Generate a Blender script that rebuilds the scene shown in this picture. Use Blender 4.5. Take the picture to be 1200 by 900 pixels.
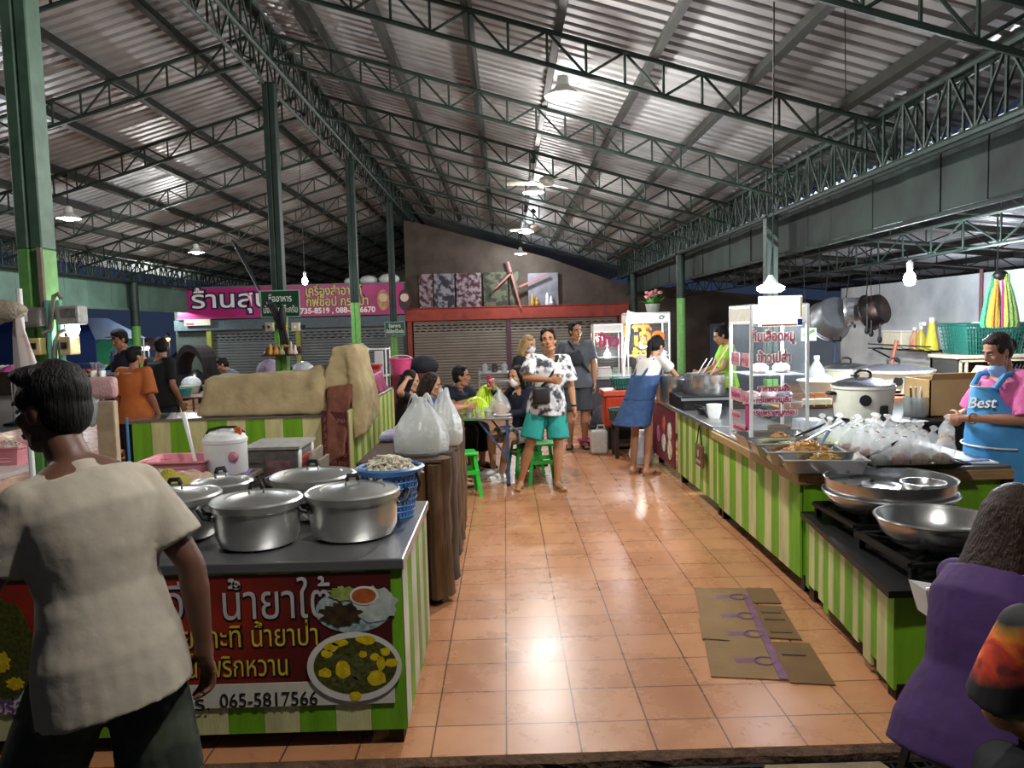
import bpy, bmesh, math, random
from mathutils import Vector, Matrix, Quaternion
from math import sin, cos, pi, radians
random.seed(7)
for o in list(bpy.data.objects): bpy.data.objects.remove(o, do_unlink=True)
SC = bpy.context.scene
COL = SC.collection
# ------------------------------------------------------------------ camera, world, exposure
FPX, PITCH, YAW, ROLL, CH = 900.0, .0757, .0076, -.0263, 1.697
def _cam():
    cp, sp, cy, sy = cos(PITCH), sin(PITCH), cos(YAW), sin(YAW)
    f = Vector((sy*cp, cy*cp, -sp)); r = Vector((cy, -sy, 0)); u = r.cross(f)
    c, s = cos(ROLL), sin(ROLL)
    return r*c+u*s, u*c-r*s, f
CR, CU, CF = _cam()
cd = bpy.data.cameras.new('camera'); cam = bpy.data.objects.new('camera', cd); COL.objects.link(cam)
cd.sensor_width = 36; cd.lens = 36*FPX/1200; cd.clip_end = 300; cd.clip_start = .05
cam.matrix_world = Matrix(((CR.x, CU.x, -CF.x, 0), (CR.y, CU.y, -CF.y, 0), (CR.z, CU.z, -CF.z, CH), (0, 0, 0, 1)))
SC.camera = cam
SC.view_settings.view_transform = 'Standard'; SC.view_settings.look = 'None'
SC.view_settings.exposure = 0.78; SC.view_settings.gamma = 1.0; SC.view_settings.use_curve_mapping = False
SC.cycles.use_denoising = True
SC.cycles.max_bounces = 8; SC.cycles.transparent_max_bounces = 16
SC.cycles.sample_clamp_indirect = 6.0
W = bpy.data.worlds.new('night_sky'); SC.world = W; W.use_nodes = True
wn = W.node_tree.nodes; wn['Background'].inputs[0].default_value = (.012, .018, .035, 1); wn['Background'].inputs[1].default_value = 1.0
def ray(px, py): return CF + CR*((px-600)/FPX) - CU*((py-450)/FPX)
def PY(px, py, y): d = ray(px, py); return Vector((0, 0, CH)) + d*(y/d.y)
def PX(px, py, x): d = ray(px, py); return Vector((0, 0, CH)) + d*(x/d.x)
def PZ(px, py, z): d = ray(px, py); return Vector((0, 0, CH)) + d*((z-CH)/d.z)
def lamp(x, y, z, watt, col=(1, .95, .86), rad=.08, kind='POINT', name='lamp_light'):
    l = bpy.data.lights.new(name, kind); l.energy = watt; l.color = col
    if kind == 'POINT': l.shadow_soft_size = rad
    if kind == 'SPOT': l.shadow_soft_size = rad; l.spot_size = radians(165); l.spot_blend = .3
    o = bpy.data.objects.new(name, l); o.location = (x, y, z); COL.objects.link(o); return o
# ------------------------------------------------------------------ materials
def lin(c):
    if isinstance(c, str): c = [int(c[i:i+2], 16)/255 for i in (0, 2, 4)]
    return tuple(((v+.055)/1.055)**2.4 if v > .04045 else v/12.92 for v in c[:3])
_M = {}
def nd(nt, t, **k):
    n = nt.nodes.new(t)
    for a, b in k.items(): setattr(n, a, b)
    return n
def M(name, hexa=None, rough=.6, metal=0., var=.12, sc=18., bump=0., bsc=60., emit=0., trans=0., alpha=1., coat=0., spec=.5, hex2=None, edge=.5, stretch=None, ior=1.45, sub=0):
    if name in _M: return _M[name]
    m = bpy.data.materials.new(name); m.use_nodes = True; nt = m.node_tree; b = nt.nodes['Principled BSDF']
    L = nt.links.new
    c = lin(hexa); tc = nd(nt, 'ShaderNodeTexCoord'); vec = tc.outputs['Object']
    if stretch:
        mp = nd(nt, 'ShaderNodeMapping'); mp.inputs['Scale'].default_value = stretch; L(vec, mp.inputs[0]); vec = mp.outputs[0]
    n = nd(nt, 'ShaderNodeTexNoise'); n.inputs['Scale'].default_value = sc; n.inputs['Detail'].default_value = 5; L(vec, n.inputs['Vector'])
    r = nd(nt, 'ShaderNodeValToRGB'); e = r.color_ramp.elements
    c2 = lin(hex2) if hex2 else tuple(min(1, v*(1+var)) for v in c); c1 = c if hex2 else tuple(v*(1-var) for v in c)
    e[0].color = (*c1, 1); e[1].color = (*c2, 1)
    w = .06 if hex2 and edge < 0 else .2
    e[0].position = abs(edge)-w; e[1].position = abs(edge)+w
    L(n.outputs['Fac'], r.inputs[0]); L(r.outputs[0], b.inputs['Base Color'])
    b.inputs['Roughness'].default_value = rough; b.inputs['Metallic'].default_value = metal; b.inputs['IOR'].default_value = ior
    b.inputs['Specular IOR Level'].default_value = spec
    b.inputs['Coat Weight'].default_value = coat; b.inputs['Transmission Weight'].default_value = trans; b.inputs['Alpha'].default_value = alpha
    if sub: b.inputs['Subsurface Weight'].default_value = sub; b.inputs['Subsurface Radius'].default_value = (.02, .008, .005)
    if emit: L(r.outputs[0], b.inputs['Emission Color']); b.inputs['Emission Strength'].default_value = emit
    if bump:
        n2 = nd(nt, 'ShaderNodeTexNoise'); n2.inputs['Scale'].default_value = bsc; n2.inputs['Detail'].default_value = 4; L(vec, n2.inputs['Vector'])
        bp = nd(nt, 'ShaderNodeBump'); bp.inputs['Strength'].default_value = bump; bp.inputs['Distance'].default_value = .02
        L(n2.outputs['Fac'], bp.inputs['Height']); L(bp.outputs[0], b.inputs['Normal'])
    _M[name] = m; return m
def film(name, hexa, clear=.5, gloss=.12, rough=.2, bump=0, bsc=20):
    """thin see-through plastic: light passes straight, scatters through, and glints off it"""
    if name in _M: return _M[name]
    m = bpy.data.materials.new(name); m.use_nodes = True; nt = m.node_tree; L = nt.links.new; nt.nodes.remove(nt.nodes['Principled BSDF']); out = nt.nodes['Material Output']; c = (*lin(hexa), 1)
    tc = nd(nt, 'ShaderNodeTexCoord'); n = nd(nt, 'ShaderNodeTexNoise'); n.inputs['Scale'].default_value = bsc; n.inputs['Detail'].default_value = 3; L(tc.outputs['Object'], n.inputs['Vector'])
    bp = nd(nt, 'ShaderNodeBump'); bp.inputs['Strength'].default_value = bump; bp.inputs['Distance'].default_value = .02; L(n.outputs['Fac'], bp.inputs['Height'])
    tl = nd(nt, 'ShaderNodeBsdfTranslucent'); df = nd(nt, 'ShaderNodeBsdfDiffuse'); gl = nd(nt, 'ShaderNodeBsdfGlossy'); tp = nd(nt, 'ShaderNodeBsdfTransparent'); gl.inputs['Roughness'].default_value = rough
    for q in (tl, df): q.inputs[0].default_value = c
    for q in (tl, df, gl): L(bp.outputs[0], q.inputs['Normal'])
    def mix(f, a, b): x = nd(nt, 'ShaderNodeMixShader'); x.inputs[0].default_value = f; L(a, x.inputs[1]); L(b, x.inputs[2]); return x.outputs[0]
    L(mix(gloss, mix(clear, mix(.5, tl.outputs[0], df.outputs[0]), tp.outputs[0]), gl.outputs[0]), out.inputs[0]); _M[name] = m; return m
# ------------------------------------------------------------------ mesh building
def wm(o):
    m = Matrix.Identity(4)
    while o: m = o.matrix_basis @ m; o = o.parent
    return m
def perp(d):
    a = Vector((0, 0, 1)) if abs(d.normalized().z) < .9 else Vector((1, 0, 0))
    u = d.cross(a).normalized(); return u, d.cross(u).normalized()
class MB:
    def __init__(s): s.bm = bmesh.new(); s.mats = []; s.mi = 0
    def use(s, m):
        if m not in s.mats: s.mats.append(m)
        s.mi = s.mats.index(m); return s
    def face(s, vs):
        try: f = s.bm.faces.new(vs)
        except ValueError: return
        f.material_index = s.mi; return f
    def V(s, p): return s.bm.verts.new(p)
    def hexa(s, p):
        v = [s.V(q) for q in p]
        for q in ((3, 2, 1, 0), (4, 5, 6, 7), (0, 1, 5, 4), (1, 2, 6, 5), (2, 3, 7, 6), (3, 0, 4, 7)): s.face([v[i] for i in q])
        return s
    def box(s, x0, x1, y0, y1, z0, z1, R=None, piv=None):
        p = [Vector(q) for q in ((x0, y0, z0), (x1, y0, z0), (x1, y1, z0), (x0, y1, z0), (x0, y0, z1), (x1, y0, z1), (x1, y1, z1), (x0, y1, z1))]
        if R is not None:
            c = Vector(piv) if piv is not None else Vector(((x0+x1)/2, (y0+y1)/2, (z0+z1)/2)); p = [R @ (q-c)+c for q in p]
        return s.hexa(p)
    def bbox(s, x0, x1, y0, y1, z0, z1, r=.01, n=2, R=None, piv=None):
        t = bmesh.new(); bmesh.ops.create_cube(t, size=1)
        for v in t.verts: v.co = Vector((x0+(v.co.x+.5)*(x1-x0), y0+(v.co.y+.5)*(y1-y0), z0+(v.co.z+.5)*(z1-z0)))
        bmesh.ops.bevel(t, geom=t.edges[:], offset=r, segments=n, affect='EDGES', profile=.5)
        if R is not None:
            c = Vector(piv) if piv is not None else Vector(((x0+x1)/2, (y0+y1)/2, (z0+z1)/2))
            for v in t.verts: v.co = R @ (v.co-c)+c
        return s.add(t)
    def add(s, t):
        mp = {v: s.V(v.co) for v in t.verts}
        for f in t.faces: s.face([mp[v] for v in f.verts])
        t.free(); return s
    def rings(s, R, cap=True, closed=False):
        L = [[s.V(p) for p in r] for r in R]; n = len(L[0])
        for a, b in zip(L, L[1:]+([L[0]] if closed else [])):
            for i in range(n): s.face([a[i], a[(i+1) % n], b[(i+1) % n], b[i]])
        if cap and not closed: s.face(L[0][::-1]); s.face(L[-1])
        return s
    def tube(s, pts, r, n=8, cap=True, closed=False, r2=None):
        pts = [Vector(p) for p in pts]; m = len(pts)
        rs = r if isinstance(r, (list, tuple)) else ([r]*m if r2 is None else [r+(r2-r)*i/(m-1) for i in range(m)])
        u = None; R = []
        for i, p in enumerate(pts):
            d = (pts[(i+1) % m]-pts[i-1]) if closed else pts[min(i+1, m-1)]-pts[max(i-1, 0)]
            if d.length < 1e-9: d = Vector((0, 0, 1))
            d.normalize()
            if u is None: u, _ = perp(d)
            else: u = (u-d*u.dot(d)); u = u.normalized() if u.length > 1e-6 else perp(d)[0]
            v = d.cross(u)
            R.append([p+(u*cos(a)+v*sin(a))*rs[i] for a in (2*pi*k/n for k in range(n))])
        return s.rings(R, cap, closed)
    def sq(s, a, b, w, h=None, up=(0, 0, 1)):
        a, b = Vector(a), Vector(b); h = h or w; d = (b-a).normalized(); up = Vector(up)
        if abs(d.dot(up)) > .99: up = Vector((1, 0, 0))
        x = d.cross(up).normalized()*w/2; y = x.cross(d).normalized()*h/2
        return s.hexa([a-x-y, a+x-y, a+x+y, a-x+y, b-x-y, b+x-y, b+x+y, b-x+y])
    def lathe(s, prof, c=(0, 0, 0), n=32, sx=1, sy=1, cap=True, R=None):
        c = Vector(c); L = []
        for r, z in prof:
            q = [Vector((r*cos(2*pi*k/n)*sx, r*sin(2*pi*k/n)*sy, z)) for k in range(n)]
            if R is not None: q = [R @ p for p in q]
            L.append([c+p for p in q])
        return s.rings(L, cap)
    def ell(s, c, r, n=16, m=10, R=None):
        c = Vector(c); r = (r, r, r) if not isinstance(r, (tuple, list)) else r; L = []
        for j in range(m+1):
            t = -pi/2+pi*j/m; cc = max(cos(t), .02); q = [Vector((r[0]*cc*cos(2*pi*k/n), r[1]*cc*sin(2*pi*k/n), r[2]*sin(t))) for k in range(n)]
            if R is not None: q = [R @ p for p in q]
            L.append([c+p for p in q])
        return s.rings(L)
    def poly(s, pts, ext):
        e = Vector(ext); return s.rings([[Vector(p) for p in pts], [Vector(p)+e for p in pts]])
    def grid(s, fn, nu, nv):
        g = [[s.V(fn(i/nu, j/nv)) for j in range(nv+1)] for i in range(nu+1)]
        for i in range(nu):
            for j in range(nv): s.face([g[i][j], g[i+1][j], g[i+1][j+1], g[i][j+1]])
        return s
    def build(s, name, mat=None, parent=None, smooth=False, local=False, mods=()):
        me = bpy.data.meshes.new(name); bmesh.ops.recalc_face_normals(s.bm, faces=s.bm.faces[:]); s.bm.to_mesh(me); s.bm.free()
        for m in (s.mats or [mat]): me.materials.append(m)
        return put(name, me, parent, smooth, local)
def put(name, me, parent=None, smooth=False, local=False):
    if parent and not local: me.transform(wm(parent).inverted())
    if smooth: me.polygons.foreach_set('use_smooth', [True]*len(me.polygons))
    o = bpy.data.objects.new(name, me); COL.objects.link(o)
    if smooth and smooth != 'all': me.set_sharp_from_angle(angle=radians(smooth if smooth is not True else 40))
    if parent: o.parent = parent
    return o
def evalmesh(o):
    bpy.context.view_layer.update(); dg = bpy.context.evaluated_depsgraph_get()
    me = bpy.data.meshes.new_from_object(o.evaluated_get(dg)); d = o.data; bpy.data.objects.remove(o, do_unlink=True); return me
def solid(bmb, name, mat, parent=None, vox=.01, smooth=4, fac=.5, dec=None, disp=0, dsc=.15, local=False):
    """union of the shapes in an MB as one continuous surface"""
    me = bpy.data.meshes.new(name); bmesh.ops.recalc_face_normals(bmb.bm, faces=bmb.bm.faces[:]); bmb.bm.to_mesh(me); bmb.bm.free()
    o = bpy.data.objects.new(name+'_tmp', me); COL.objects.link(o)
    r = o.modifiers.new('r', 'REMESH'); r.mode = 'VOXEL'; r.voxel_size = vox
    if smooth: q = o.modifiers.new('s', 'SMOOTH'); q.iterations = smooth; q.factor = fac
    if disp:
        t = bpy.data.textures.new('folds', 'CLOUDS'); t.noise_scale = dsc; t.noise_depth = 2
        d = o.modifiers.new('d', 'DISPLACE'); d.texture = t; d.strength = disp; d.mid_level = .5; d.texture_coords = 'GLOBAL'
    if dec: q = o.modifiers.new('c', 'DECIMATE'); q.ratio = dec
    me2 = evalmesh(o); me2.materials.clear(); me2.materials.append(mat)
    return put(name, me2, parent, 'all', local)
def tag(o, label, cat, group=None, kind=None):
    o['label'] = label; o['category'] = cat
    if group: o['group'] = group
    if kind: o['kind'] = kind
    return o
def thing(name, label, cat, loc=(0, 0, 0), rz=0, group=None):
    o = bpy.data.objects.new(name, None); o.empty_display_size = .1; COL.objects.link(o); o.location = loc; o.rotation_euler = (0, 0, rz)
    return tag(o, label, cat, group)
def struct(o): o['kind'] = 'structure'; return o
KIDS = {}
def dup(r, loc, rz=None, label=None, sc=None):
    """a copy of a thing together with copies of its parts and sub-parts"""
    c = r.copy(); COL.objects.link(c); c.location = loc
    if rz is not None: c.rotation_euler = (0, 0, rz) if not isinstance(rz, tuple) else rz
    if sc: c.scale = (sc, sc, sc) if not isinstance(sc, tuple) else sc
    if label: c['label'] = label
    for ch in [x for x in bpy.data.objects if x.parent == r]:
        d = ch.copy(); COL.objects.link(d); d.parent = c
        for g in [x for x in bpy.data.objects if x.parent == ch]:
            e = g.copy(); COL.objects.link(e); e.parent = d
    return c
def text(s, size, mat, origin, xdir, ydir, parent, name='lettering', ext=.0015, off=0., align='CENTER', width=None, lift=0., shear=0.):
    """lettering as a thin mesh lying on a surface; origin = anchor of the baseline, xdir reading direction, ydir up"""
    cu = bpy.data.curves.new(name, 'FONT'); cu.body = s; cu.size = size; cu.extrude = ext; cu.offset = off; cu.align_x = align; cu.resolution_u = 3; cu.shear = shear
    o = bpy.data.objects.new(name, cu); COL.objects.link(o); me = evalmesh(o)
    x = Vector(xdir).normalized(); y = Vector(ydir); y = (y-x*y.dot(x)).normalized(); z = x.cross(y)
    sx = 1
    if width and len(me.vertices):
        xs = [v.co.x for v in me.vertices]; sx = width/max(1e-6, max(xs)-min(xs))
    og = Vector(origin)+z*lift
    me.transform(Matrix(((x.x*sx, y.x, z.x, og.x), (x.y*sx, y.y, z.y, og.y), (x.z*sx, y.z, z.z, og.z), (0, 0, 0, 1))))
    me.materials.clear(); me.materials.append(mat)
    return put(name, me, parent)
# ================================================================== hall lamps' light
WARM = (1, .97, .94); COOL = (.86, .93, 1)
# ================================================================== floor, ground, walls, roof
def tile_mat():
    m = bpy.data.materials.new('terracotta_tiles'); m.use_nodes = True; nt = m.node_tree; b = nt.nodes['Principled BSDF']; L = nt.links.new
    tc = nd(nt, 'ShaderNodeTexCoord'); mp = nd(nt, 'ShaderNodeMapping'); mp.inputs['Location'].default_value = (.038+30, -3.163+30, 0); L(tc.outputs['Object'], mp.inputs[0])
    br = nd(nt, 'ShaderNodeTexBrick'); br.offset = 0; br.squash = 1
    for k, v in dict(Scale=1, **{'Mortar Size': .0035, 'Mortar Smooth': .1, 'Bias': 0, 'Brick Width': .3, 'Row Height': .3}).items(): br.inputs[k].default_value = v
    br.inputs['Color1'].default_value = (*lin('bf885f'), 1); br.inputs['Color2'].default_value = (*lin('b47c56'), 1); br.inputs['Mortar'].default_value = (*lin('5a3a2e'), 1)
    L(mp.outputs[0], br.inputs['Vector'])
    n = nd(nt, 'ShaderNodeTexNoise'); n.inputs['Scale'].default_value = 2.2; n.inputs['Detail'].default_value = 8; n.inputs['Roughness'].default_value = .7; L(tc.outputs['Object'], n.inputs['Vector'])
    r = nd(nt, 'ShaderNodeValToRGB'); r.color_ramp.elements[0].color = (.76, .72, .68, 1); r.color_ramp.elements[0].position = .3; r.color_ramp.elements[1].position = .62; L(n.outputs['Fac'], r.inputs[0])
    mx = nd(nt, 'ShaderNodeMix', data_type='RGBA', blend_type='MULTIPLY'); mx.inputs[0].default_value = 1; L(br.outputs[0], mx.inputs[6]); L(r.outputs[0], mx.inputs[7])
    # bare cement patches where the glaze is worn off
    n2 = nd(nt, 'ShaderNodeTexNoise'); n2.inputs['Scale'].default_value = 3.1; n2.inputs['Detail'].default_value = 6; n2.inputs['Roughness'].default_value = .65; L(tc.outputs['Object'], n2.inputs['Vector'])
    r2 = nd(nt, 'ShaderNodeValToRGB'); r2.color_ramp.elements[0].position = .715; r2.color_ramp.elements[1].position = .735; L(n2.outputs['Fac'], r2.inputs[0])
    mx2 = nd(nt, 'ShaderNodeMix', data_type='RGBA'); L(r2.outputs[0], mx2.inputs[0]); L(mx.outputs[2], mx2.inputs[6]); mx2.inputs[7].default_value = (*lin('5d5044'), 1)
    L(mx2.outputs[2], b.inputs['Base Color'])
    rr = nd(nt, 'ShaderNodeMapRange'); rr.inputs[3].default_value = .18; rr.inputs[4].default_value = .38; L(n.outputs['Fac'], rr.inputs[0]); L(rr.outputs[0], b.inputs['Roughness'])
    bp = nd(nt, 'ShaderNodeBump'); bp.inputs['Strength'].default_value = .5; bp.inputs['Distance'].default_value = .004; bp.invert = True; L(br.outputs['Fac'], bp.inputs['Height']); L(bp.outputs[0], b.inputs['Normal'])
    return m
TILE = tile_mat()
mb = MB(); mb.box(-9.2, 9, 2.93, 34, -.12, 0); struct(mb.build('floor', TILE))
# chipped edge of the tiled floor
mb = MB(); rnd = random.Random(3)
xs = [-9.2+i*.08 for i in range(228)]
top = [[(x, 2.93-.012*rnd.random(), -.002), (x, 2.905-.02*rnd.random(), -.02), (x, 2.90-.01*rnd.random(), -.05), (x, 2.95, -.12), (x, 2.95, -.002)] for x in xs]
mb.rings([[Vector(q) for q in r] for r in top]); struct(mb.build('trim_1', M('broken_cement_edge', '5b4433', .9, bump=.8, bsc=40, var=.35)))
mb = MB(); mb.box(-14, 14, -6, 2.95, -.34, -.12); mb.box(-30, -9.2, -6, 60, -.3, -.1); struct(mb.build('ground', M('wet_concrete', '4a443c', .55, var=.35, sc=5, bump=.4)))
STEEL = M('dark_green_steel', '25332c', .55, .3, var=.3, sc=6); DKSTEEL = M('sooty_steel', '23241f', .6, .3, var=.3)
GREENP = M('old_green_paint', '54705c', .5, .1, var=.25, sc=9, hex2='3f5848'); LIME = M('lime_green_paint', '5a8f42', .5, var=.15)
def truss(mb, a, b, h, step, r=.016, web=.009, up=(0, 0, 1), post=True):
    """two chords h apart with posts and diagonals between them; a-b is the lower chord"""
    a, b, up = Vector(a), Vector(b), Vector(up)*h; n = max(1, round((b-a).length/step)); d = (b-a)/n
    mb.tube([a, b], r, 6); mb.tube([a+up, b+up], r, 6)
    for i in range(n+1):
        p = a+d*i
        if post: mb.tube([p, p+up], web, 5)
        if i < n: mb.tube([p+up, p+d] if i % 2 else [p, p+d+up], web, 5)
ZR, SL = 5.0, .29                      # roof underside at the ridge, slope
RX, EX, LX = -2.5, 3.1, -8.1          # ridge, right eave, left eave
def zroof(x): return ZR-SL*abs(x-RX)
def corr(x0, z0, x1, z1, y0, y1, p=.16, h=.03):
    mb = MB(); q = []; y = y0
    while y < y1:
        q += [(y, 0), (y+p*.55, 0), (y+p*.65, h), (y+p*.9, h)]; y += p
    A = [mb.V((x0, a, z0+b)) for a, b in q]; B = [mb.V((x1, a, z1+b)) for a, b in q]
    for i in range(len(q)-1): mb.face([A[i], A[i+1], B[i+1], B[i]])
    return mb
TIN = M('corrugated_tin', 'a9a9a8', .42, .3, var=.3, sc=1.2, hex2='7e7d7b')
struct(corr(RX, ZR, 3.7, zroof(3.7), -4, 27).build('ceiling', TIN))
struct(corr(RX, ZR, -8.7, zroof(-8.7), -4, 34).build('ceiling', TIN))
mb = MB(); mb.box(RX-.1, RX+.1, -4, 34, 4.985, 5.06); struct(mb.build('trim_2', DKSTEEL))
# rafters, purlins, girders
RY = [-.02+2.12*k for k in range(0, 10)]
for y in RY:
    mb = MB(); truss(mb, (RX+.1, y, zroof(RX+.1)-.38), (EX+.1, y, zroof(EX+.1)-.38), .26, .33, .021, .012)
    struct(mb.build('roof_beam', STEEL))
for k in range(16):
    y = -.02+2.12*k
    mb = MB(); truss(mb, (RX-.1, y, zroof(RX-.1)-.38), (LX-.1, y, zroof(LX-.1)-.38), .26, .33, .021, .012)
    struct(mb.build('roof_beam', STEEL))
for x in (-1.85, -1.1, -.24, .5, 1.27, 2.04, 2.79):
    mb = MB(); w = .17 if x == -1.85 else .06; mb.box(x-w/2, x+w/2, -3, 20.6, zroof(x)-.115, zroof(x)-.012, Matrix.Rotation(.28, 3, 'Y')); struct(mb.build('roof_beam', DKSTEEL))
for x in (-3.25, -4.15, -5.05, -5.95, -6.6, -7.2, -7.9):
    mb = MB(); mb.box(x-.03, x+.03, -3, 34, zroof(x)-.115, zroof(x)-.012, Matrix.Rotation(-.28, 3, 'Y')); struct(mb.build('roof_beam', DKSTEEL))
for dx in (-.14, .14):
    mb = MB(); truss(mb, (RX+dx, -2, 4.5), (RX+dx, 33 if dx < 0 else 20.6, 4.5), .4, .3, .022, .012); struct(mb.build('roof_beam', STEEL))
for x, y1 in ((EX, 20.6), (LX, 33)):
    for dx in (-.05, .05):
        mb = MB(); truss(mb, (x+dx, -1, 2.87), (x+dx, y1, 2.87), .43, .3, .024, .012); struct(mb.build('roof_beam', STEEL))
# sheet fascias under the eaves
FAS = M('patchy_green_sheet', '22302a', .8, .05, var=.3, sc=2.5, hex2='0c1110', bump=.3, bsc=12)
mb = MB(); rnd = random.Random(5); y = -1.
while y < 20.5:
    w = rnd.uniform(.38, .6); mb.box(3.28+rnd.random()*.02, 3.31+rnd.random()*.02, y+.006, min(y+w, 20.55), 2.46+rnd.random()*.015, 2.9); y += w
mb.tube([(3.27, -1, 2.44), (3.27, 20.5, 2.44)], .02, 6); struct(mb.build('trim_3', FAS))
mb = MB(); y = -1.
while y < 33:
    w = rnd.uniform(.7, 1.); mb.box(-8.3, -8.27, y+.006, y+w, 2.3, 2.86); y += w
mb.tube([(-8.25, -1, 2.28), (-8.25, 33, 2.28)], .03, 6); struct(mb.build('trim_4', M('pale_green_sheet', '5d7d70', .6, .1, var=.25, sc=2)))
# lean-to on the right
struct(corr(3.35, 3.02, 9.2, 2.45, -3, 21, .13, .02).build('ceiling', M('lean_to_tin', 'a4a8b0', .45, .35, var=.25, sc=1.5)))
for y in (1, 3.1, 5.2, 7.3, 9.4, 11.5, 13.6, 15.7, 17.8):
    mb = MB(); truss(mb, (3.4, y, 2.74), (9.1, y, 2.18), .2, .45, .016, .009); mb.sq((3.4, y, 2.96), (9.1, y, 2.42), .04, .06); struct(mb.build('roof_beam', DKSTEEL))
mb = MB(); truss(mb, (4.35, -1, 2.3), (4.35, 20, 2.3), .28, .55, .016, .01); struct(mb.build('roof_beam', STEEL))
for x in (5.2, 6.4, 7.6, 8.8):
    z = 3.02-.57*(x-3.35)/5.85; mb = MB(); mb.box(x-.03, x+.03, -3, 21, z-.09, z-.008); struct(mb.build('roof_beam', DKSTEEL))
# walls
PLAS = M('grey_plaster', 'c2c6c8', .85, var=.12, sc=3, hex2='a3a8ab', bump=.25, bsc=30)
mb = MB(); mb.box(5.5, 5.62, 2, 12.55, 0, 2.16); struct(mb.build('wall_right', PLAS))
mb = MB(); mb.box(5.5, 5.62, 12.55, 20.6, 0, 1.62); struct(mb.build('wall_right', M('blue_grey_panel', '5b6878', .7, var=.15, sc=2)))
DARKW = M('sooty_brick_wall', '4a4038', .9, var=.3, sc=2.5, bump=.4, bsc=20)
zt = lambda x: zroof(x)-.45
mb = MB(); mb.poly([(-2.6, 20.6, 0), (9, 20.6, 0), (9, 20.6, 2.1), (3.1, 20.6, 2.75), (1.2, 20.6, zt(1.2)), (-2.5, 20.6, zt(-2.5)), (-2.6, 20.6, zt(-2.5))], (0, .15, 0)); struct(mb.build('wall_back', DARKW))
mb = MB(); mb.box(-8.75, -2.6, 20.55, 20.7, 0, 2.9); struct(mb.build('wall_back', M('shop_wall', '4b5450', .8, var=.2)))
mb = MB(); mb.box(-9.2, -2.7, 33.6, 33.8, 0, 4.9); struct(mb.build('wall_back', M('pale_green_wall', 'b9c3a2', .8, var=.1, sc=2)))
# ================================================================== lamps and fans
BULB = M('glowing_bulb', 'fff6e6', .5, var=0, emit=30.); BULBC = M('glowing_cool_bulb', 'eef4ff', .5, var=0, emit=30.)
WENAM = M('white_enamel', 'd9d9d4', .35, .0, var=.05); BLK = M('black_plastic', '161616', .45, var=.2); WHITEP = M('white_plastic', 'e4e4e0', .4, var=.05)
def pendant(x, y, z, top, watt, label, group, cool=False, r=.15):
    t = thing('pendant_lamp', label, 'lamp', (x, y, z), 0, group)
    mb = MB(); n = 24; mb.lathe([(r, 0), (r*.93, .012), (r*.62, .05), (r*.36, .085), (.05, .12), (.045, .16), (.02, .17), (.018, .16), (.04, .115), (r*.34, .075), (r*.6, .042), (r*.9, .004)], n=n, cap=False); mb.build('lamp_shade', WENAM, t, True, True)
    mb = MB(); mb.lathe([(.004, .07), (.05, .06), (.075, .03), (.085, .0), (.06, -.02), (.004, -.03)], n=20); mb.build('bulb', BULBC if cool else BULB, t, True, True)
    mb = MB(); mb.tube([(0, 0, .165), (0, 0, top-z)], .008, 6); mb.bbox(-.035, .035, -.03, .03, top-z-.06, top-z, .006); mb.build('hanging_rod', DKSTEEL, t, False, True)
    lamp(x, y, z-.06, watt, COOL if cool else WARM, .07)
    return t
PEND = 'white shaded pendant lamps over the aisle'
pendant(.53, 6.45, 3.56, zroof(.53)-.4, 190, 'white pendant lamp over the aisle, largest and closest of the row', PEND)
pendant(.46, 11.0, 3.56, zroof(.46)-.12, 150, 'white pendant lamp hanging just below the nearer ceiling fan', PEND)
pendant(.48, 15.6, 3.56, zroof(.48)-.12, 110, 'small pendant lamp beside the farther ceiling fan', PEND)
pendant(.45, 19.6, 3.5, zroof(.45)-.12, 90, 'farthest pendant lamp, in front of the sooty back wall', PEND, True)
pendant(.5, 1.9, 3.56, zroof(.5)-.4, 150, 'white pendant lamp over the front edge of the tiled floor', PEND)
pendant(-5.86, 10.6, 3.3, zroof(-5.86)-.12, 120, 'bright pendant lamp under the left roof beside the big green column', 'pendant lamps under the left roof', True)
pendant(-5.86, 14.9, 3.25, zroof(-5.86)-.12, 130, 'pendant lamp under the left roof above the pink shop sign', 'pendant lamps under the left roof', False)
pendant(-5.86, 4.5, 3.3, zroof(-5.86)-.4, 90, 'pendant lamp under the left roof nearest the viewer', 'pendant lamps under the left roof', False)
def fan(x, y, z, top, a, label):
    t = thing('ceiling_fan', label, 'fan', (x, y, z), a, 'ceiling fans')
    mb = MB(); mb.lathe([(.03, .09), (.09, .06), (.11, .02), (.1, -.02), (.05, -.05), (.01, -.055)], n=20); mb.build('motor', M('fan_cream', 'a8a698', .4, .2), t, True, True)
    mb = MB(); mb.tube([(0, 0, .08), (0, 0, top-z)], .012, 8); mb.lathe([(.05, top-z-.08), (.05, top-z-.03), (.02, top-z)], n=12); mb.build('down_rod', BLK, t, False, True)
    for k in range(3):
        b = a+2*pi*k/3; u = Vector((cos(b), sin(b), 0)); v = Vector((-sin(b), cos(b), 0)); mb = MB(); R = []
        for s, w in ((.1, .03), (.16, .045), (.3, .062), (.5, .066), (.54, .05)):
            R.append([u*s+v*w+Vector((0, 0, .012)), u*s-v*w+Vector((0, 0, -.012)), u*s-v*w+Vector((0, 0, -.018)), u*s+v*w+Vector((0, 0, .006))])
        mb.rings(R); mb.build('blade', M('fan_cream', 'a8a698', .4, .2), t, False, True)
fan(.62, 10.58, 3.62, zroof(.62)-.38, .5, 'ceiling fan over the aisle nearer the viewer, with three pale blades')
fan(.62, 15.3, 3.6, zroof(.62)-.12, 1.3, 'farther ceiling fan over the aisle near the sooty back wall')
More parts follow.
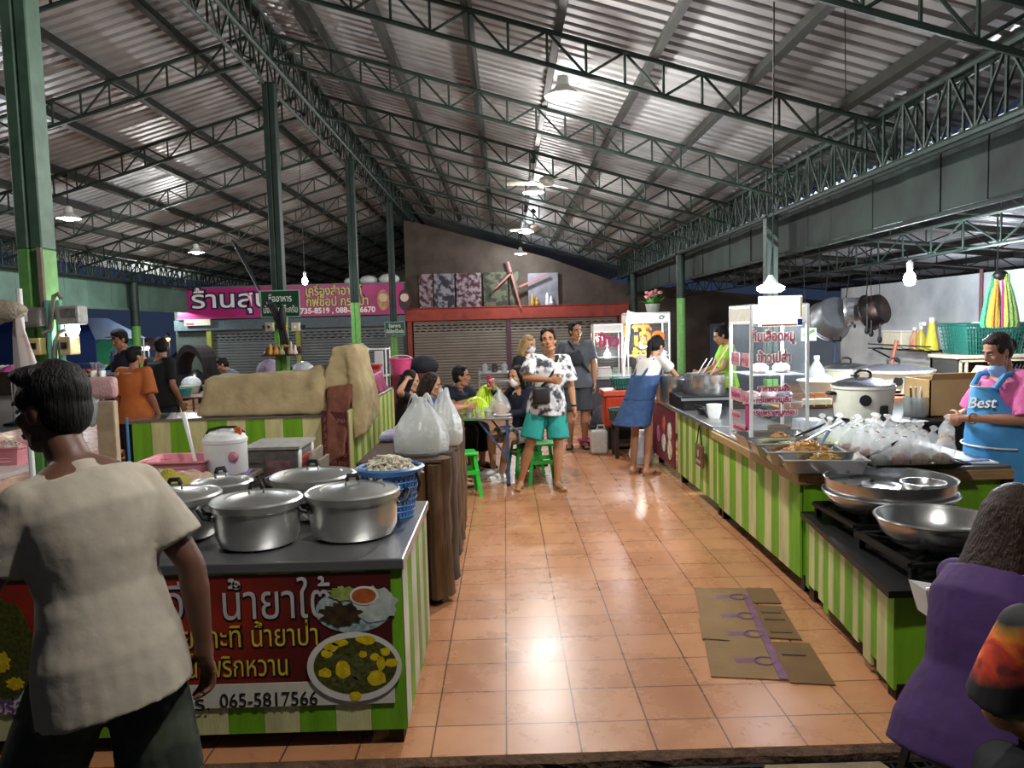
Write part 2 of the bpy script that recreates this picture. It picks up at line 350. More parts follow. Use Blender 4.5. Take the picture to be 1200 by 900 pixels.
# ================================================================== columns
def column(x, y, z0, z1, zl, label, w=.135, gap=True, group='green steel columns'):
    t = thing('steel_column', label, 'column', (x, y, z0), 0, group)
    def shaft(a, b, m, nm):
        mb = MB()
        if gap:
            for s in (-1, 1): mb.bbox(s*w*.27-w*.23, s*w*.27+w*.23, -w/2, w/2, a, b, .006, 1)
            mb.box(-w*.06, w*.06, -w*.4, w*.4, a, b)
        else: mb.lathe([(w/2, a), (w/2, b)], n=20)
        mb.build(nm, m, t, 30 if not gap else False, True)
    shaft(0, zl, LIME if zl < 2 else M('fresh_green_paint', '64994f', .5, var=.15), 'lower_shaft'); shaft(zl, z1-z0, GREENP if 'large' in label else STEEL, 'upper_shaft')
    mb = MB(); mb.box(-w*.8, w*.8, -w*.8, w*.8, 0, .012); mb.box(-w*.75, w*.75, -w*.75, w*.75, z1-z0-.012, z1-z0); mb.build('end_plate', STEEL, t, False, True)
    return t
column(-2.5, 4.19, 0, 4.5, 2.17, 'large green steel column at left carrying the meter boxes', .135)
column(-2.6, 8.98, 0, 4.5, 1.95, 'green column behind the tan tarp, carrying the dark green board and spirit shelf')
column(-2.5, 13.0, 0, 4.5, 2.15, 'thin green column in front of the right half of the pink sign')
column(-2.5, 17.4, 0, 4.5, 1.6, 'thin green column with the small green notice, near the red lintel')
column(3.1, 8.95, 0, 2.87, 1.0, 'green column behind the lit food display case')
column(3.1, 13.5, 0, 2.87, 2.1, 'round green post behind the woman in denim overalls', .15, False)
column(3.1, 18.4, 0, 2.87, .5, 'dark post near the right end of the back wall', .15, False)
column(-8.1, 17.0, 0, 2.87, 1.9, 'green post at the far left under the eave, next to the night market', .19, False)
column(-8.1, 21.5, 0, 2.87, 1.9, 'green eave post beyond the pink sign', .19, False)
# ================================================================== back wall: shutters, lintel, posters
def shutter(x0, x1, y, z1, nm, m):
    mb = MB(); mb.use(m); h = .075; z = .02
    while z < z1:
        zz = min(z+h, z1); mb.rings([[Vector((x, y, z)), Vector((x, y-.012, z+.01)), Vector((x, y-.016, z+h*.5)), Vector((x, y-.012, zz-.012)), Vector((x, y, zz-.004)), Vector((x, y+.02, zz-.004)), Vector((x, y+.02, z))] for x in (x0, x1)]); z += h
    for k in range(14):          # vent slots of the top slats
        for j in range(3):
            x = x0+(x1-x0)*(k+.5+.3*(j % 2))/14.5; zc = z1-.12-.075*j; mb.use(M('slot_black', '0a0a0a', .9)); mb.box(x-.05, x+.05, y-.019, y-.012, zc-.012, zc+.012); mb.use(m)
    o = mb.build(nm, m); struct(o); return o
SHUT = M('taupe_shutter', '7c7469', .5, .1, var=.12, sc=3); SHUTG = M('grey_shutter', '666c6e', .45, .15, var=.15, sc=3)
def shut(x0, x1, y, z1, nm, m):
    mb = MB(); mb.use(m); return shutter(x0, x1, y, z1, nm, m)
shut(-2.42, .05, 20.5, 1.88, 'door_1', SHUT); shut(.16, 3.0, 20.5, 1.88, 'door_2', SHUT)
RED = M('worn_red_paint', '9c3a2a', .6, var=.2, sc=4, hex2='7a2c22')
mb = MB(); mb.bbox(-2.62, 3.3, 20.38, 20.56, 1.88, 2.2, .01, 1); mb.tube([(-2.6, 20.37, 2.21), (3.3, 20.37, 2.21)], .015, 6); struct(mb.build('trim_5', RED))
for x, m, nm in ((-2.52, RED, 'trim_6'), (.105, M('purple_brown_post', '553243', .6), 'trim_7'), (3.1, RED, 'trim_8')):
    mb = MB(); mb.bbox(x-.06, x+.06, 20.42, 20.55, 0, 1.88, .006, 1); struct(mb.build(nm, m))
ORN = M('ornate_panel', '8a8790', .7, sc=9, hex2='2a2830', edge=-.5); ORNR = M('ornate_reddish_panel', '93848a', .7, sc=8, hex2='45242a', edge=-.5); ORNG = M('mossy_panel', '5a5c48', .8, sc=7, hex2='33352a', edge=-.48)
for i, (a, b, m, l) in enumerate(((192, 253, ORNR, 'reddish ornate panel leaning on the back wall, first from the left'), (257, 348, ORN, 'pale grey ornate panel with dark scrolls on the red lintel'), (354, 466, ORNR, 'ornate panel with red and white scrolls beside the mossy one'), (474, 582, ORNG, 'mossy green panel in the middle of the lintel'), (588, 630, ORNG, 'narrow mossy panel behind the pink poles'))):
    p0 = PY(440+(a+5)/3.75, 360, 20.5); p1 = PY(440+(b-3)/3.75, 318, 20.5); mb = MB(); mb.bbox(p0.x, p1.x, 20.5, 20.54, 2.215, 3.12, .006, 1); mb.sq((p0.x, 20.495, 2.22), (p0.x, 20.495, 3.12), .03, .02)
    tag(mb.build('ornate_panel', m), l, 'panel', 'panels standing on the red lintel')
t = thing('glass_ornament_board', 'board with small gold and white ornaments above the second shutter', 'board', (1.05, 20.5, 2.22)); mb = MB(); mb.bbox(-.4, .4, -.01, .02, 0, .85, .005, 1); mb.build('board', M('dusty_grey_board', '77757c', .7, var=.3, sc=4), t, False, True)
for dx, c, h in ((-.3, 'b58a3a', .3), (-.18, 'a87a30', .22), (.1, 'd8d8e0', .33), (.2, 'cfcfd8', .25)):
    mb = MB(); mb.lathe([(.05, 0), (.07, .05), (.04, h*.5), (.05, h*.7), (.01, h)], (dx, -.09, 0), 10); mb.build('ornament', M('orn'+c, c, .4), t, True, True)
t = thing('pole_frame', 'tangle of three pinkish wooden poles leaning in front of the back wall', 'poles', (.6, 20.3, 2.2))
for p, q in (((583, 325), (640, 530)), ((525, 445), (600, 372)), ((632, 435), (752, 382))):
    a = PY(440+p[0]/3.75, 220+p[1]/3.75, 20.34); b = PY(440+q[0]/3.75, 220+q[1]/3.75, 20.34); mb = MB(); mb.sq(a, b, .045); mb.build('pole', M('pinkish_wood', '9a5c58', .7), t)
# left shops
mb = MB(); mb.bbox(-8.7, -2.62, 20.36, 20.56, 1.78, 2.06, .01, 1); struct(mb.build('trim_9', M('blue_grey_lintel', '55646c', .6, var=.15)))
shut(-7.75, -5.55, 20.5, 1.78, 'door_3', SHUTG); shut(-5.4, -2.7, 20.5, 1.78, 'door_4', SHUTG)
for x in (-7.82, -5.47): mb = MB(); mb.box(x-.06, x+.06, 20.4, 20.53, 0, 1.8); struct(mb.build('trim_10', M('yellow_green_post', '8f9440', .6)))
PINK = M('magenta_vinyl', 'c2247e', .4, var=.15, sc=1.5, hex2='a01b62'); WHT = M('white_letter', 'f2f0ea', .5, var=.02); NAVY = M('navy_letter', '1c2050', .5); GOLDT = M('gold_letter', 'd8c878', .5); DKT = M('dark_letter', '1c1216', .5)
sg = thing('shop_sign', 'long magenta shop sign with white lettering above the grey shutters', 'sign', (-5.57, 20.3, 2.1))
mb = MB(); mb.bbox(-8.55, -2.62, 20.26, 20.35, 2.1, 2.88, .01, 1); mb.build('sign_panel', PINK, sg)
mb = MB(); mb.box(-8.58, -2.6, 20.255, 20.36, 2.865, 2.9); mb.box(-8.58, -2.6, 20.255, 20.36, 2.08, 2.11); mb.build('frame', M('sign_frame', '8d4a68', .5), sg)
Xd, Zd = (1, 0, 0), (0, 0, 1)
def sgt(s, px0, px1, py, size, m, m2=None, off=.03):
    a = PY(px0, py, 20.26); b = PY(px1, py, 20.26)
    if m2: text(s, size, m2, ((a.x+b.x)/2, 20.255, (a.z+b.z)/2), Xd, Zd, sg, off=off, width=b.x-a.x+off*2, ext=.002)
    text(s, size, m, ((a.x+b.x)/2, 20.25, (a.z+b.z)/2), Xd, Zd, sg, width=b.x-a.x, ext=.003, off=.006)
sgt('ร้านสุน', 226, 318, 360, .62, WHT, NAVY, .05)
sgt('เครื่องสำอางค์', 358, 424, 345.5, .33, GOLDT, DKT, .02); sgt('กิ๊ฟช๊อป กระเป๋า', 359, 432, 358, .33, GOLDT, DKT, .02); sgt('735-8519 , 088-33 6670', 352, 440, 366.5, .2, WHT)
for px, c, hc in ((449, 'd9b9a0', 'b08a5c'), (474, 'e0bfae', '3a2430')):
    p = PY(px, 350, 20.25); mb = MB(); mb.lathe([(.16, 0), (.16, .008)], n=24, sy=1.7, R=Matrix.Rotation(pi/2, 3, 'X'), c=p+Vector((0, .004, -.03))); mb.build('picture', M('pic'+hc, hc, .5, sc=12, var=.4), sg)
    mb = MB(); mb.lathe([(.11, 0), (.11, .008)], n=24, R=Matrix.Rotation(pi/2, 3, 'X'), c=p+Vector((0, -.006, .03))); mb.build('picture', M('pic'+c, c, .5), sg)
p = PY(217, 382, 20.3); q = PY(247, 377, 20.3); mb = MB(); mb.bbox(p.x, q.x, 20.26, 20.3, p.z, 2.09, .004, 1); ns = mb.build('notice_strip', M('strip_cream', 'd9d0bf', .5), sg); mb = MB(); mb.box(p.x+.03, p.x+.25, 20.255, 20.26, p.z+.02, q.z-.02); mb.build('red_block', M('strip_red', 'c03a4a', .5), ns)
for i, (px, w) in enumerate(((412, .2), (432, .24), (456, .28))):
    p = PY(px, 332, 20.6); mb = MB(); mb.ell((p.x, 20.62, 2.9+w*.42), (w, .22, w*.55), 16, 10)
    o = mb.build('white_sack', M('white_sack', 'd8dad6', .6, bump=.6, bsc=9), None, True); tag(o, ['white plastic sack on the roof ledge left of the lamp', 'larger white sack on the ledge above the shop phone number', 'white sack on the ledge above the sign pictures'][i], 'sack', 'white sacks on the ledge over the magenta sign')
mb = MB(); mb.box(-8.75, -2.6, 20.4, 21.4, 2.88, 2.93); struct(mb.build('trim_11', SHUTG))
# tube lamp and small lamps on the left
t = thing('tube_lamp', 'bright tube lamp left of the magenta sign', 'lamp', (-8.75, 19.8, 2.5)); mb = MB(); mb.tube([(-.4, 0, 0), (.4, 0, 0)], .025, 10); mb.build('tube', BULBC, t, True, True); mb = MB(); mb.bbox(-.45, .45, -.03, .03, .03, .08, .005, 1); mb.tube([(0, 0, .08), (0, 0, .36)], .01, 6); mb.build('fitting', WHITEP, t, False, True); lamp(-8.75, 19.7, 2.4, 60, (.85, 1, .9), .1)
def bulb(x, y, z, top, watt, label, cool=True, r=.035, group=None, horiz=None):
    t = thing('light_bulb', label, 'lamp', (x, y, z), 0, group); mb = MB(); mb.lathe([(.004, -r*1.3), (r*.7, -r*1.1), (r, -r*.3), (r*.9, r*.4), (r*.45, r*1.1), (r*.4, r*1.5)], n=16); mb.build('bulb', BULBC if cool else BULB, t, True, True)
    mb = MB(); mb.lathe([(r*.5, r*1.4), (r*.55, r*2.6), (r*.2, r*3)], n=12); mb.build('socket', WHITEP, t, True, True)
    mb = MB(); mb.tube([(0, 0, r*2.8), (0, 0, top-z)] if not horiz else [(0, 0, r*2.8), horiz], .006, 6); mb.build('cord', BLK, t, False, True)
    lamp(x, y, z-r*1.5, watt, COOL if cool else WARM, .05); return t
bulb(-3.25, 12.7, 2.52, zroof(-3.25)-.1, 35, 'bare bulb shining beside the thin column, over the sign phone number', True, .05)
p = PY(85, 384, 4.1); bulb(p.x, 4.1, p.z, p.z+.3, 12, 'bare bulb shining on the meter box side of the large left column', True, .035, horiz=(-.08, .05, .1))
# night sky and dark surroundings outside on the left: market stalls' lamps
for i, (px, py, y, c, l) in enumerate(((156, 407, 30, BULBC, 'left one of the twin lamps of the night market'), (170, 407, 30, BULBC, 'right one of the twin lamps of the night market'), (195, 397, 36, M('orange_bulb', 'ff9a3a', .5, emit=14), 'orange lamp of the night market beyond the eave post'), (220, 408, 34, BULBC, 'white lamp of the night market under the blue awning'))):
    p = PY(px, py, y); t = thing('market_lamp', l, 'lamp', p, 0, 'lamps of the night market'); mb = MB(); mb.ell((0, 0, 0), (.16, .16, .12), 14, 8); mb.build('bulb', c, t, True, True)
    mb = MB(); mb.lathe([(.22, .02), (.2, .08), (.05, .16), (.02, .2)], n=14, cap=False); mb.build('shade', WENAM, t, True, True); mb = MB(); mb.tube([(0, 0, .18), (0, .1, .26), (0, .3, .24), (0, .32, -.1-p.z)], .03, 6); mb.build('pole', DKSTEEL, t, False, True)
    lamp(p.x, p.y, p.z-.2, 40, COOL if c is BULBC else (1, .6, .25), .15)
# ================================================================== right-hand stall
GRN = M('green_board', '6ba31c', .55, var=.18, sc=5, stretch=(3, 3, .5), bump=.15); CRM = M('cream_board', 'c2c189', .6, var=.2, sc=5, stretch=(3, 3, .5), bump=.15)
SS = M('stainless_steel', 'c8c8c6', .24, .92, var=.08, sc=3); SSB = M('brushed_steel', 'a5a6a6', .35, .9, var=.1, sc=4); BIRON = M('black_iron', '131312', .5, .4, var=.3)
WOODT = M('pale_wood', 'a08458', .6, var=.3, sc=6, stretch=(1, 8, 8)); GLASS = film('clear_glass', 'dfe8e8', .985, .06, .03); ALU = M('aluminium', 'd0d2d2', .35, .6, var=.04)
def boards(mb, a, b, z0, z1, n, first=0, th=.018, jit=.0, seed=1, zf=None, wj=.15):
    """upright painted boards, green and cream by turns, along the line a-b on the floor plan"""
    rd = random.Random(seed); a, b = Vector((*a, 0)), Vector((*b, 0)); ws = [1+rd.uniform(-wj, wj) for _ in range(n)]; s = sum(ws); d = (b-a)/s; t = 0
    nrm = (b-a).normalized().cross(Vector((0, 0, 1)))*th
    for i, w in enumerate(ws):
        p, q = a+d*(t+.01), a+d*(t+w-.01); t += w; f = t/s; g = (f-w/s); mb.use((GRN, CRM)[(i+first) % 2]); lo = z0+rd.uniform(-jit, jit); o = nrm*rd.uniform(.7, 1.1)
        za, zb = (zf(g), zf(f)) if zf else (z1, z1)
        mb.hexa([p+Vector((0, 0, lo)), q+Vector((0, 0, lo)), q+o+Vector((0, 0, lo)), p+o+Vector((0, 0, lo)), p+Vector((0, 0, za)), q+Vector((0, 0, zb)), q+o+Vector((0, 0, zb)), p+o+Vector((0, 0, za))])
# --- main counter
t = thing('stall_counter', 'long green and cream striped counter on the right holding trays and the display case', 'counter', (2.4, 6.6, 0))
mb = MB(); boards(mb, (1.78, 4.62), (1.80, 6.5), .1, .70, 11, 0, seed=2); mb.build('front_boards', GRN, t)
mb = MB(); boards(mb, (1.82, 6.5), (1.80, 8.05), .1, .73, 13, 1, seed=4); mb.build('front_boards', GRN, t)
mb = MB(); mb.use(GRN).box(1.8, 2.2, 4.6, 4.62, .12, .69); mb.use(CRM).box(2.2, 2.42, 4.602, 4.62, .12, .69); mb.use(GRN).box(2.42, 3.0, 4.6, 4.62, .12, .69); mb.build('end_boards', GRN, t)
mb = MB(); mb.bbox(1.745, 1.8, 4.56, 6.52, .69, .755, .006, 1); mb.bbox(1.8, 3.06, 4.56, 4.61, .69, .755, .006, 1); mb.build('edge_strip', WOODT, t)
mb = MB(); mb.bbox(1.76, 3.05, 4.57, 5.75, .755, .775, .004, 1); mb.bbox(1.76, 2.38, 5.75, 6.52, .755, .775, .004, 1); mb.bbox(1.76, 2.38, 6.53, 7.4, .755, .79, .004, 1); mb.bbox(1.76, 2.75, 7.4, 9.3, .755, .79, .004, 1); mb.build('counter_top', SSB, t)
for x, y in ((1.85, 4.68), (1.86, 6.48), (1.86, 6.6), (1.86, 8.0), (2.95, 4.68), (2.3, 6.4), (2.7, 9.2), (1.86, 9.2)): mb = MB(); mb.box(x-.03, x+.03, y-.03, y+.03, 0, .755); mb.build('leg', BIRON, t)
mb = MB(); mb.box(1.85, 2.3, 6.4, 6.44, .1, .74); mb.box(2.34, 2.37, 5.8, 7.3, .1, .74); mb.build('inner_panel', BIRON, t)
mb = MB(); mb.box(3.0, 3.06, 4.57, 4.7, .28, .69); mb.build('corner_post', BIRON, t)
bn = thing('menu_banner', 'dark red food banner fixed to the far end of the right counter', 'banner', (1.78, 8.7, .4)); mb = MB(); mb.bbox(1.772, 1.786, 8.08, 9.3, .12, .74, .003, 1); mb.build('banner_sheet', M('maroon_vinyl', '6d1c2c', .45, var=.2, sc=3), bn)
rd = random.Random(9)
for k, (y, z, r, c) in enumerate(((8.3, .5, .1, 'd9d0c0'), (8.3, .3, .11, 'cfc4a8'), (8.6, .55, .09, 'b55a3c'), (8.62, .33, .1, 'd8d2c8'), (8.9, .4, .1, 'c46a90'))):
    mb = MB(); mb.lathe([(r, 0), (r, .004)], c=(1.77, y, z), n=20, R=Matrix.Rotation(-pi/2, 3, 'Y')); mb.lathe([(r*.7, 0), (r*.7, .006)], c=(1.77, y, z), n=20, R=Matrix.Rotation(-pi/2, 3, 'Y')); mb.build('food_picture', M('foodpic'+c, c, .5, sc=30, var=.5), bn)
# hanging wooden plaque
t = thing('wooden_plaque', 'small brown plaque hanging on a cord from the right counter edge', 'plaque', (1.76, 7.0, .5)); mb = MB(); mb.bbox(1.755, 1.78, 6.88, 7.12, .36, .56, .004, 1); mb.build('board', M('plaque_brown', '6e4a38', .6, var=.2), t)
mb = MB(); mb.tube([(1.765, 6.9, .55), (1.765, 7.0, .74), (1.765, 7.1, .55)], .005, 6); mb.build('cord', BIRON, t); mb = MB(); mb.lathe([(.035, 0), (.035, .003)], c=(1.753, 7.0, .48), n=14, R=Matrix.Rotation(-pi/2, 3, 'Y')); mb.box(1.751, 1.754, 6.92, 7.08, .39, .42); mb.build('marking', M('plaque_pale', 'a8928a', .6), t)
# --- low stove stand
t = thing('stove_stand', 'low weathered green and cream board stand with black top in front', 'stand', (2.1, 3.9, 0))
F0, F1 = (1.66, 3.24), (1.80, 4.58)
mb = MB(); boards(mb, F0, F1, .08, .5, 15, 0, .02, .035, seed=8, wj=.3); mb.build('front_boards', GRN, t)
mb = MB(); boards(mb, (2.62, 3.2), F0, .08, .5, 6, 1, .02, .03, seed=3, wj=.2); mb.build('end_boards', GRN, t)
mb = MB(); mb.hexa([Vector(q) for q in ((1.6, 3.17, .5), (2.68, 3.17, .5), (2.7, 4.56, .5), (1.76, 4.56, .5), (1.6, 3.17, .53), (2.68, 3.17, .53), (2.7, 4.56, .53), (1.76, 4.56, .53))]); mb.build('top', BIRON, t)
for x, y in ((1.72, 3.3), (2.58, 3.3), (1.84, 4.5), (2.6, 4.5)): mb = MB(); mb.box(x-.035, x+.035, y-.035, y+.035, 0, .5); mb.build('leg', M('old_dark_wood', '3a2c20', .8, var=.3), t)
def gasring(x, y, z, w, label, rz=0):
    t = thing('gas_burner', label, 'burner', (x, y, z), rz, 'black gas burners'); mb = MB(); h = .07
    for a, b in (((-w, -w), (w, -w)), ((w, -w), (w, w)), ((w, w), (-w, w)), ((-w, w), (-w, -w))): mb.sq((*a, h), (*b, h), .035, .02)
    mb.build('frame', BIRON, t, False, True)
    for sx in (-1, 1):
        for sy in (-1, 1): mb = MB(); mb.sq((sx*w*.95, sy*w*.95, 0), (sx*w*.95, sy*w*.95, h), .03); mb.build('leg', BIRON, t, False, True)
    mb = MB(); mb.lathe([(.11, .01), (.12, .04), (.1, .055), (.06, .05), (.05, .01)], n=24)
    for k in range(4): a = pi/4+k*pi/2; mb.sq((cos(a)*.06, sin(a)*.06, h), (cos(a)*w*1.3, sin(a)*w*1.3, h), .02, .015)
    mb.build('burner_ring', BIRON, t, False, True); return t
gasring(2.02, 3.55, .53, .26, 'black gas burner under the front steel bowl'); gasring(2.08, 4.2, .53, .27, 'black gas burner under the wide basin with the strainer')
def bowl(x, y, z, r, h, label, name='mixing_bowl', group='large steel bowls on the stove stand'):
    t = thing(name, label, 'bowl', (x, y, z), 0, group); mb = MB()
    mb.lathe([(.0, 0), (r*.45, 0), (r*.72, h*.18), (r*.9, h*.5), (r*.985, h*.85), (r*.99, h*.95), (r*1.0, h*.96), (r*.985, h*.99), (r*.96, h*.9), (r*.87, h*.5), (r*.7, h*.21), (r*.45, .006), (0, .004)], n=56, cap=False); mb.build('bowl_body', SS, t, True, True)
    mb = MB(); mb.tube([(cos(2*pi*k/48)*r*1.005, sin(2*pi*k/48)*r*1.005, h*.97) for k in range(48)], .008, 8, closed=True); mb.build('rolled_rim', SS, t, True, True); return t
bowl(1.99, 3.53, .605, .252, .15, 'steel mixing bowl, empty, front one on the low stove stand')
b = bowl(2.1, 4.17, .605, .34, .13, 'wide steel wok bowl behind the front bowl, with copper-tinted underside', 'wok_bowl')
b['label'] = 'wide steel bowl holding the strainer basin, behind the empty front bowl'
t = thing('strainer_basin', 'steel basin with half-moon perforated tray sitting in the wide bowl', 'basin', (2.1, 4.17, .705)); mb = MB(); r = .335; mb.lathe([(r*.96, .0), (r, .1), (r*1.01, .105), (r*.98, .1), (r*.94, .006), (0, .004)], n=56, cap=False); mb.build('basin_wall', SS, t, True, True)
mb = MB(); mb.poly([(cos(a)*r*.93, sin(a)*r*.93, .045) for a in [radians(75+210*k/24) for k in range(25)]], (0, 0, .008)); mb.build('half_tray', SSB, t, False, True)
mb = MB()
for k in range(14): a = rd.uniform(1.6, 4.4); q = r*rd.uniform(.2, .85); mb.lathe([(.012, 0), (.012, .002)], (cos(a)*q, sin(a)*q, .0535), 10)
mb.build('drain_hole', BIRON, t, False, True)['kind'] = 'stuff'
t = thing('small_steel_bowl', 'small steel bowl lying inside the strainer basin', 'bowl', (2.25, 4.1, .715)); mb = MB(); mb.lathe([(0, 0), (.06, 0), (.1, .04), (.115, .075), (.108, .075), (.09, .04), (.055, .008), (0, .006)], n=32, cap=False); mb.build('bowl_body', SS, t, True, True); mb = MB(); mb.tube([(cos(2*pi*k/32)*.112, sin(2*pi*k/32)*.112, .076) for k in range(32)], .004, 6, closed=True); mb.build('rolled_rim', SS, t, True, True)
t = thing('gas_valve', 'black gas valve with yellow-green knob behind the front bowl', 'valve', (2.42, 3.45, .53)); mb = MB(); mb.bbox(-.06, .06, -.05, .05, 0, .06, .008); mb.build('body', BIRON, t, False, True); mb = MB(); mb.lathe([(.03, 0), (.032, .03), (.02, .04)], (0, -.02, .06), 14); mb.build('knob', M('yellow_green_knob', 'b6d43a', .4), t, True, True)
# --- metal food trays on the counter
def tray(x, y, z, w, d, h, rz, label, food=None, group='steel food trays on the counter', m=None, name='food_tray'):
    t = thing(name, label, 'tray', (x, y, z), rz, group); m = m or SS; mb = MB(); a, b = w/2, d/2; k = .86; R = []
    for s, q in ((k, 0), (.985, h), (1.06, h+.003), (1.06, h), (1.0, h-.004), (k+.02, -.003)): R.append([(-a*s, -b*s, q), (a*s, -b*s, q), (a*s, b*s, q), (-a*s, b*s, q)])
    R = [[Vector(p) for p in r] for r in R]; mb.rings(R, cap=False); L = [mb.V(p) for p in ((-a*k, -b*k, 0), (a*k, -b*k, 0), (a*k, b*k, 0), (-a*k, b*k, 0))]; mb.face(L); mb.build('tray_body', m, t, False, True)
    mb = MB(); mb.tube([(sx*a*1.05, sy*b*1.05, h+.002) for sx, sy in ((-1, -1), (1, -1), (1, 1), (-1, 1))], .006, 6, closed=True); mb.build('rolled_rim', m, t, False, True); return t
def heap(x, y, z, rx, ry, h, m, label, n=120, ln=.05, r=.006, seed=1, flat=False):
    rd = random.Random(seed); mb = MB(); mb.lathe([(rx, 0), (rx*.8, h*.45), (rx*.4, h*.85), (.01, h)], (x, y, z), 20, 1, ry/rx)
    for i in range(n):
        a = rd.uniform(0, 2*pi); q = math.sqrt(rd.random())*.95; px, py = x+cos(a)*q*rx, y+sin(a)*q*ry; pz = z+h*(1-q**1.6)+.004; b = rd.uniform(0, 2*pi); u = Vector((cos(b), sin(b), rd.uniform(-.4, .4)))*ln*rd.uniform(.5, 1)
        p = Vector((px, py, pz)); mb.tube([p-u/2, p+Vector((0, 0, ln*.15)), p+u/2], r*rd.uniform(.6, 1.1), 5)
    o = mb.build('food_heap', m, None, True); tag(o, label, 'food', None, 'stuff'); return o
TR = [(1.87, 5.36, .03, -.02, 'first steel tray from the display case, with a little fried meat'), (1.87, 5.1, .018, -.1, 'second steel tray from the case, holding stir-fried greens'), (1.88, 4.85, .009, -.16, 'third steel tray from the case, heaped with fried noodles'), (1.9, 4.6, .0, -.2, 'front steel tray at the counter corner with a small noodle heap')]
for x, y, dz, rz, l in TR: tray(x, y, .78+dz, .46, .31, .075, rz, l)
heap(1.93, 5.4, .82, .11, .07, .06, M('fried_meat', 'b07c40', .6, sc=40, var=.5), 'small pile of fried meat in the tray beside the display case', 60, .04, .008, 1)
heap(1.88, 5.12, .805, .13, .08, .055, M('stir_fried_greens', '8a8f58', .6, sc=40, hex2='c9bfa0'), 'pale stir-fried greens in the second tray from the case', 90, .05, .005, 2)
heap(1.92, 4.87, .795, .19, .1, .11, M('fried_noodles', 'a8743a', .5, sc=40, hex2='c79a55'), 'large heap of fried noodles in the third tray from the case', 200, .06, .006, 3)
heap(1.93, 4.62, .785, .13, .08, .085, M('noodles_with_greens', '9a8a3c', .5, sc=50, hex2='b08040'), 'small heap of noodles with greens in the front tray', 120, .05, .005, 4)
def ladle(a, b, label, m=None, w=.045, name='serving_spoon'):
    a, b = Vector(a), Vector(b); t = thing(name, label, 'spoon', a, 0, 'spoons in the food trays'); d = (b-a); mb = MB(); mb.tube([Vector((0, 0, 0)), d*.3, d], .0075, 8, r2=.011); mb.build('handle', m or SSB, t, True, True)
    mb = MB(); q = -d.normalized()*.04; mb.ell(q, (w, w*.8, .012), 14, 6); mb.build('spoon_bowl', SS, t, True, True); return t
ladle((2.05, 5.4, .86), (2.24, 5.32, .96), 'dark-handled spoon leaning in the tray beside the case', BIRON); ladle((1.98, 5.08, .87), (2.23, 5.06, 1.0), 'pale steel spoon leaning in the second tray', ALU); ladle((2.0, 4.86, .88), (2.05, 4.83, .985), 'short bluish spoon upright in the noodle heap', M('bluish_handle', '8aa0c0', .4)); ladle((2.08, 4.55, .815), (2.38, 4.62, .93), 'black spoon handle crossing the front tray', BIRON)
# --- black tray full of knotted bags
tray(2.44, 4.95, .778, .52, 1.0, .04, -.02, 'long black tray carrying the rows of knotted food bags', None, None, BIRON, 'bag_tray')
FILM = film('clear_plastic_film', 'e4e7e7', .68, .1, .2, .4, 60); FILM2 = film('milky_film', 'e6e8e6', .4, .08)
def bagproto(food, nm, label, group, h=.2, w=.06, lean=0):
    t = thing('food_bag', label, 'bag', (0, 0, 0), 0, group); rd = random.Random(nm); mb = MB(); R = []
    for z, s, f in ((0, .92, .5), (.012, 1.05, .75), (.05, 1.06, .72), (.085, 1.0, .6), (.108, .78, .42), (.128, .36, .25), (.137, .15, .15), (.143, .28, .26), (.152, .42, .4), (.158, .3, .28), (.163, .1, .1)):
        R.append([Vector((cos(2*pi*k/20)*w*s*(1+.06*sin(5*k+z*90)), sin(2*pi*k/20)*w*f*(1+.06*cos(7*k+z*60)), z*h/.15)) for k in range(20)])
    mb.rings(R, False); mb.build('plastic_film', FILM, t, True, True)
    mb = MB(); mb.lathe([(w*.85, .002), (w*.98, .014), (w*1.0, .045), (w*.75, .062), (w*.3, .075), (.004, .07)], n=18, sy=.68); mb.build('food', food, t, True, True)
    mb = MB(); mb.tube([(cos(a)*w*.17, sin(a)*w*.17, .135*h/.15) for a in [2*pi*k/12 for k in range(12)]], .003, 5, closed=True); mb.build('rubber_band', M('rubber_band', 'c9a860', .6), t, False, True); return t
CUR = M('brown_curry', '5a3a1c', .5, sc=60, hex2='8a6638'); DKC = M('dark_green_curry', '34351a', .5, sc=60, hex2='5c5c34'); SOUP = M('yellow_green_soup', 'a4ac38', .3, sc=20, var=.2); RDC = M('red_brown_curry', '5c2a12', .5, sc=60, hex2='8a4a24')
LB = 'knotted bag of brown curry standing in the close rows on the black tray'; LS = 'knotted clear bag with yellow-green soup at the case end of the black tray'
protos = [bagproto(c, i, LB, 'bags of curry on the black tray') for i, c in enumerate((CUR, CUR, RDC, CUR, DKC))]; soup = bagproto(SOUP, 9, LS, 'bags of soup on the black tray')
used = set(); rd = random.Random(12)
for r_, y in enumerate((4.55, 4.69, 4.83, 4.97)):
    for c in range(4):
        x = 2.235+c*.125+rd.uniform(-.012, .012); k = rd.randrange(5); rot = (rd.uniform(-.12, .08), rd.uniform(.05, .3), rd.uniform(-.3, .3)); p = protos[k]
        if k not in used: used.add(k); p.location = (x, y, .795); p.rotation_euler = rot
        else: dup(p, (x, y+rd.uniform(-.02, .02), .795), rot, sc=rd.uniform(.95, 1.12))
for i, p in enumerate(protos):
    if i not in used: p.location = (2.3+.12*i, 5.04, .795)
first = True
for r_, y in enumerate((5.09, 5.2, 5.3, 5.4)):
    for c in range(4):
        x = 2.24+c*.12+rd.uniform(-.012, .012); rot = (rd.uniform(-.1, .1), rd.uniform(-.1, .3), rd.uniform(-.5, .5))
        if first: soup.location = (x, y, .79); soup.rotation_euler = rot; first = False
        else: dup(soup, (x, y, .79), rot, sc=rd.uniform(.95, 1.1))
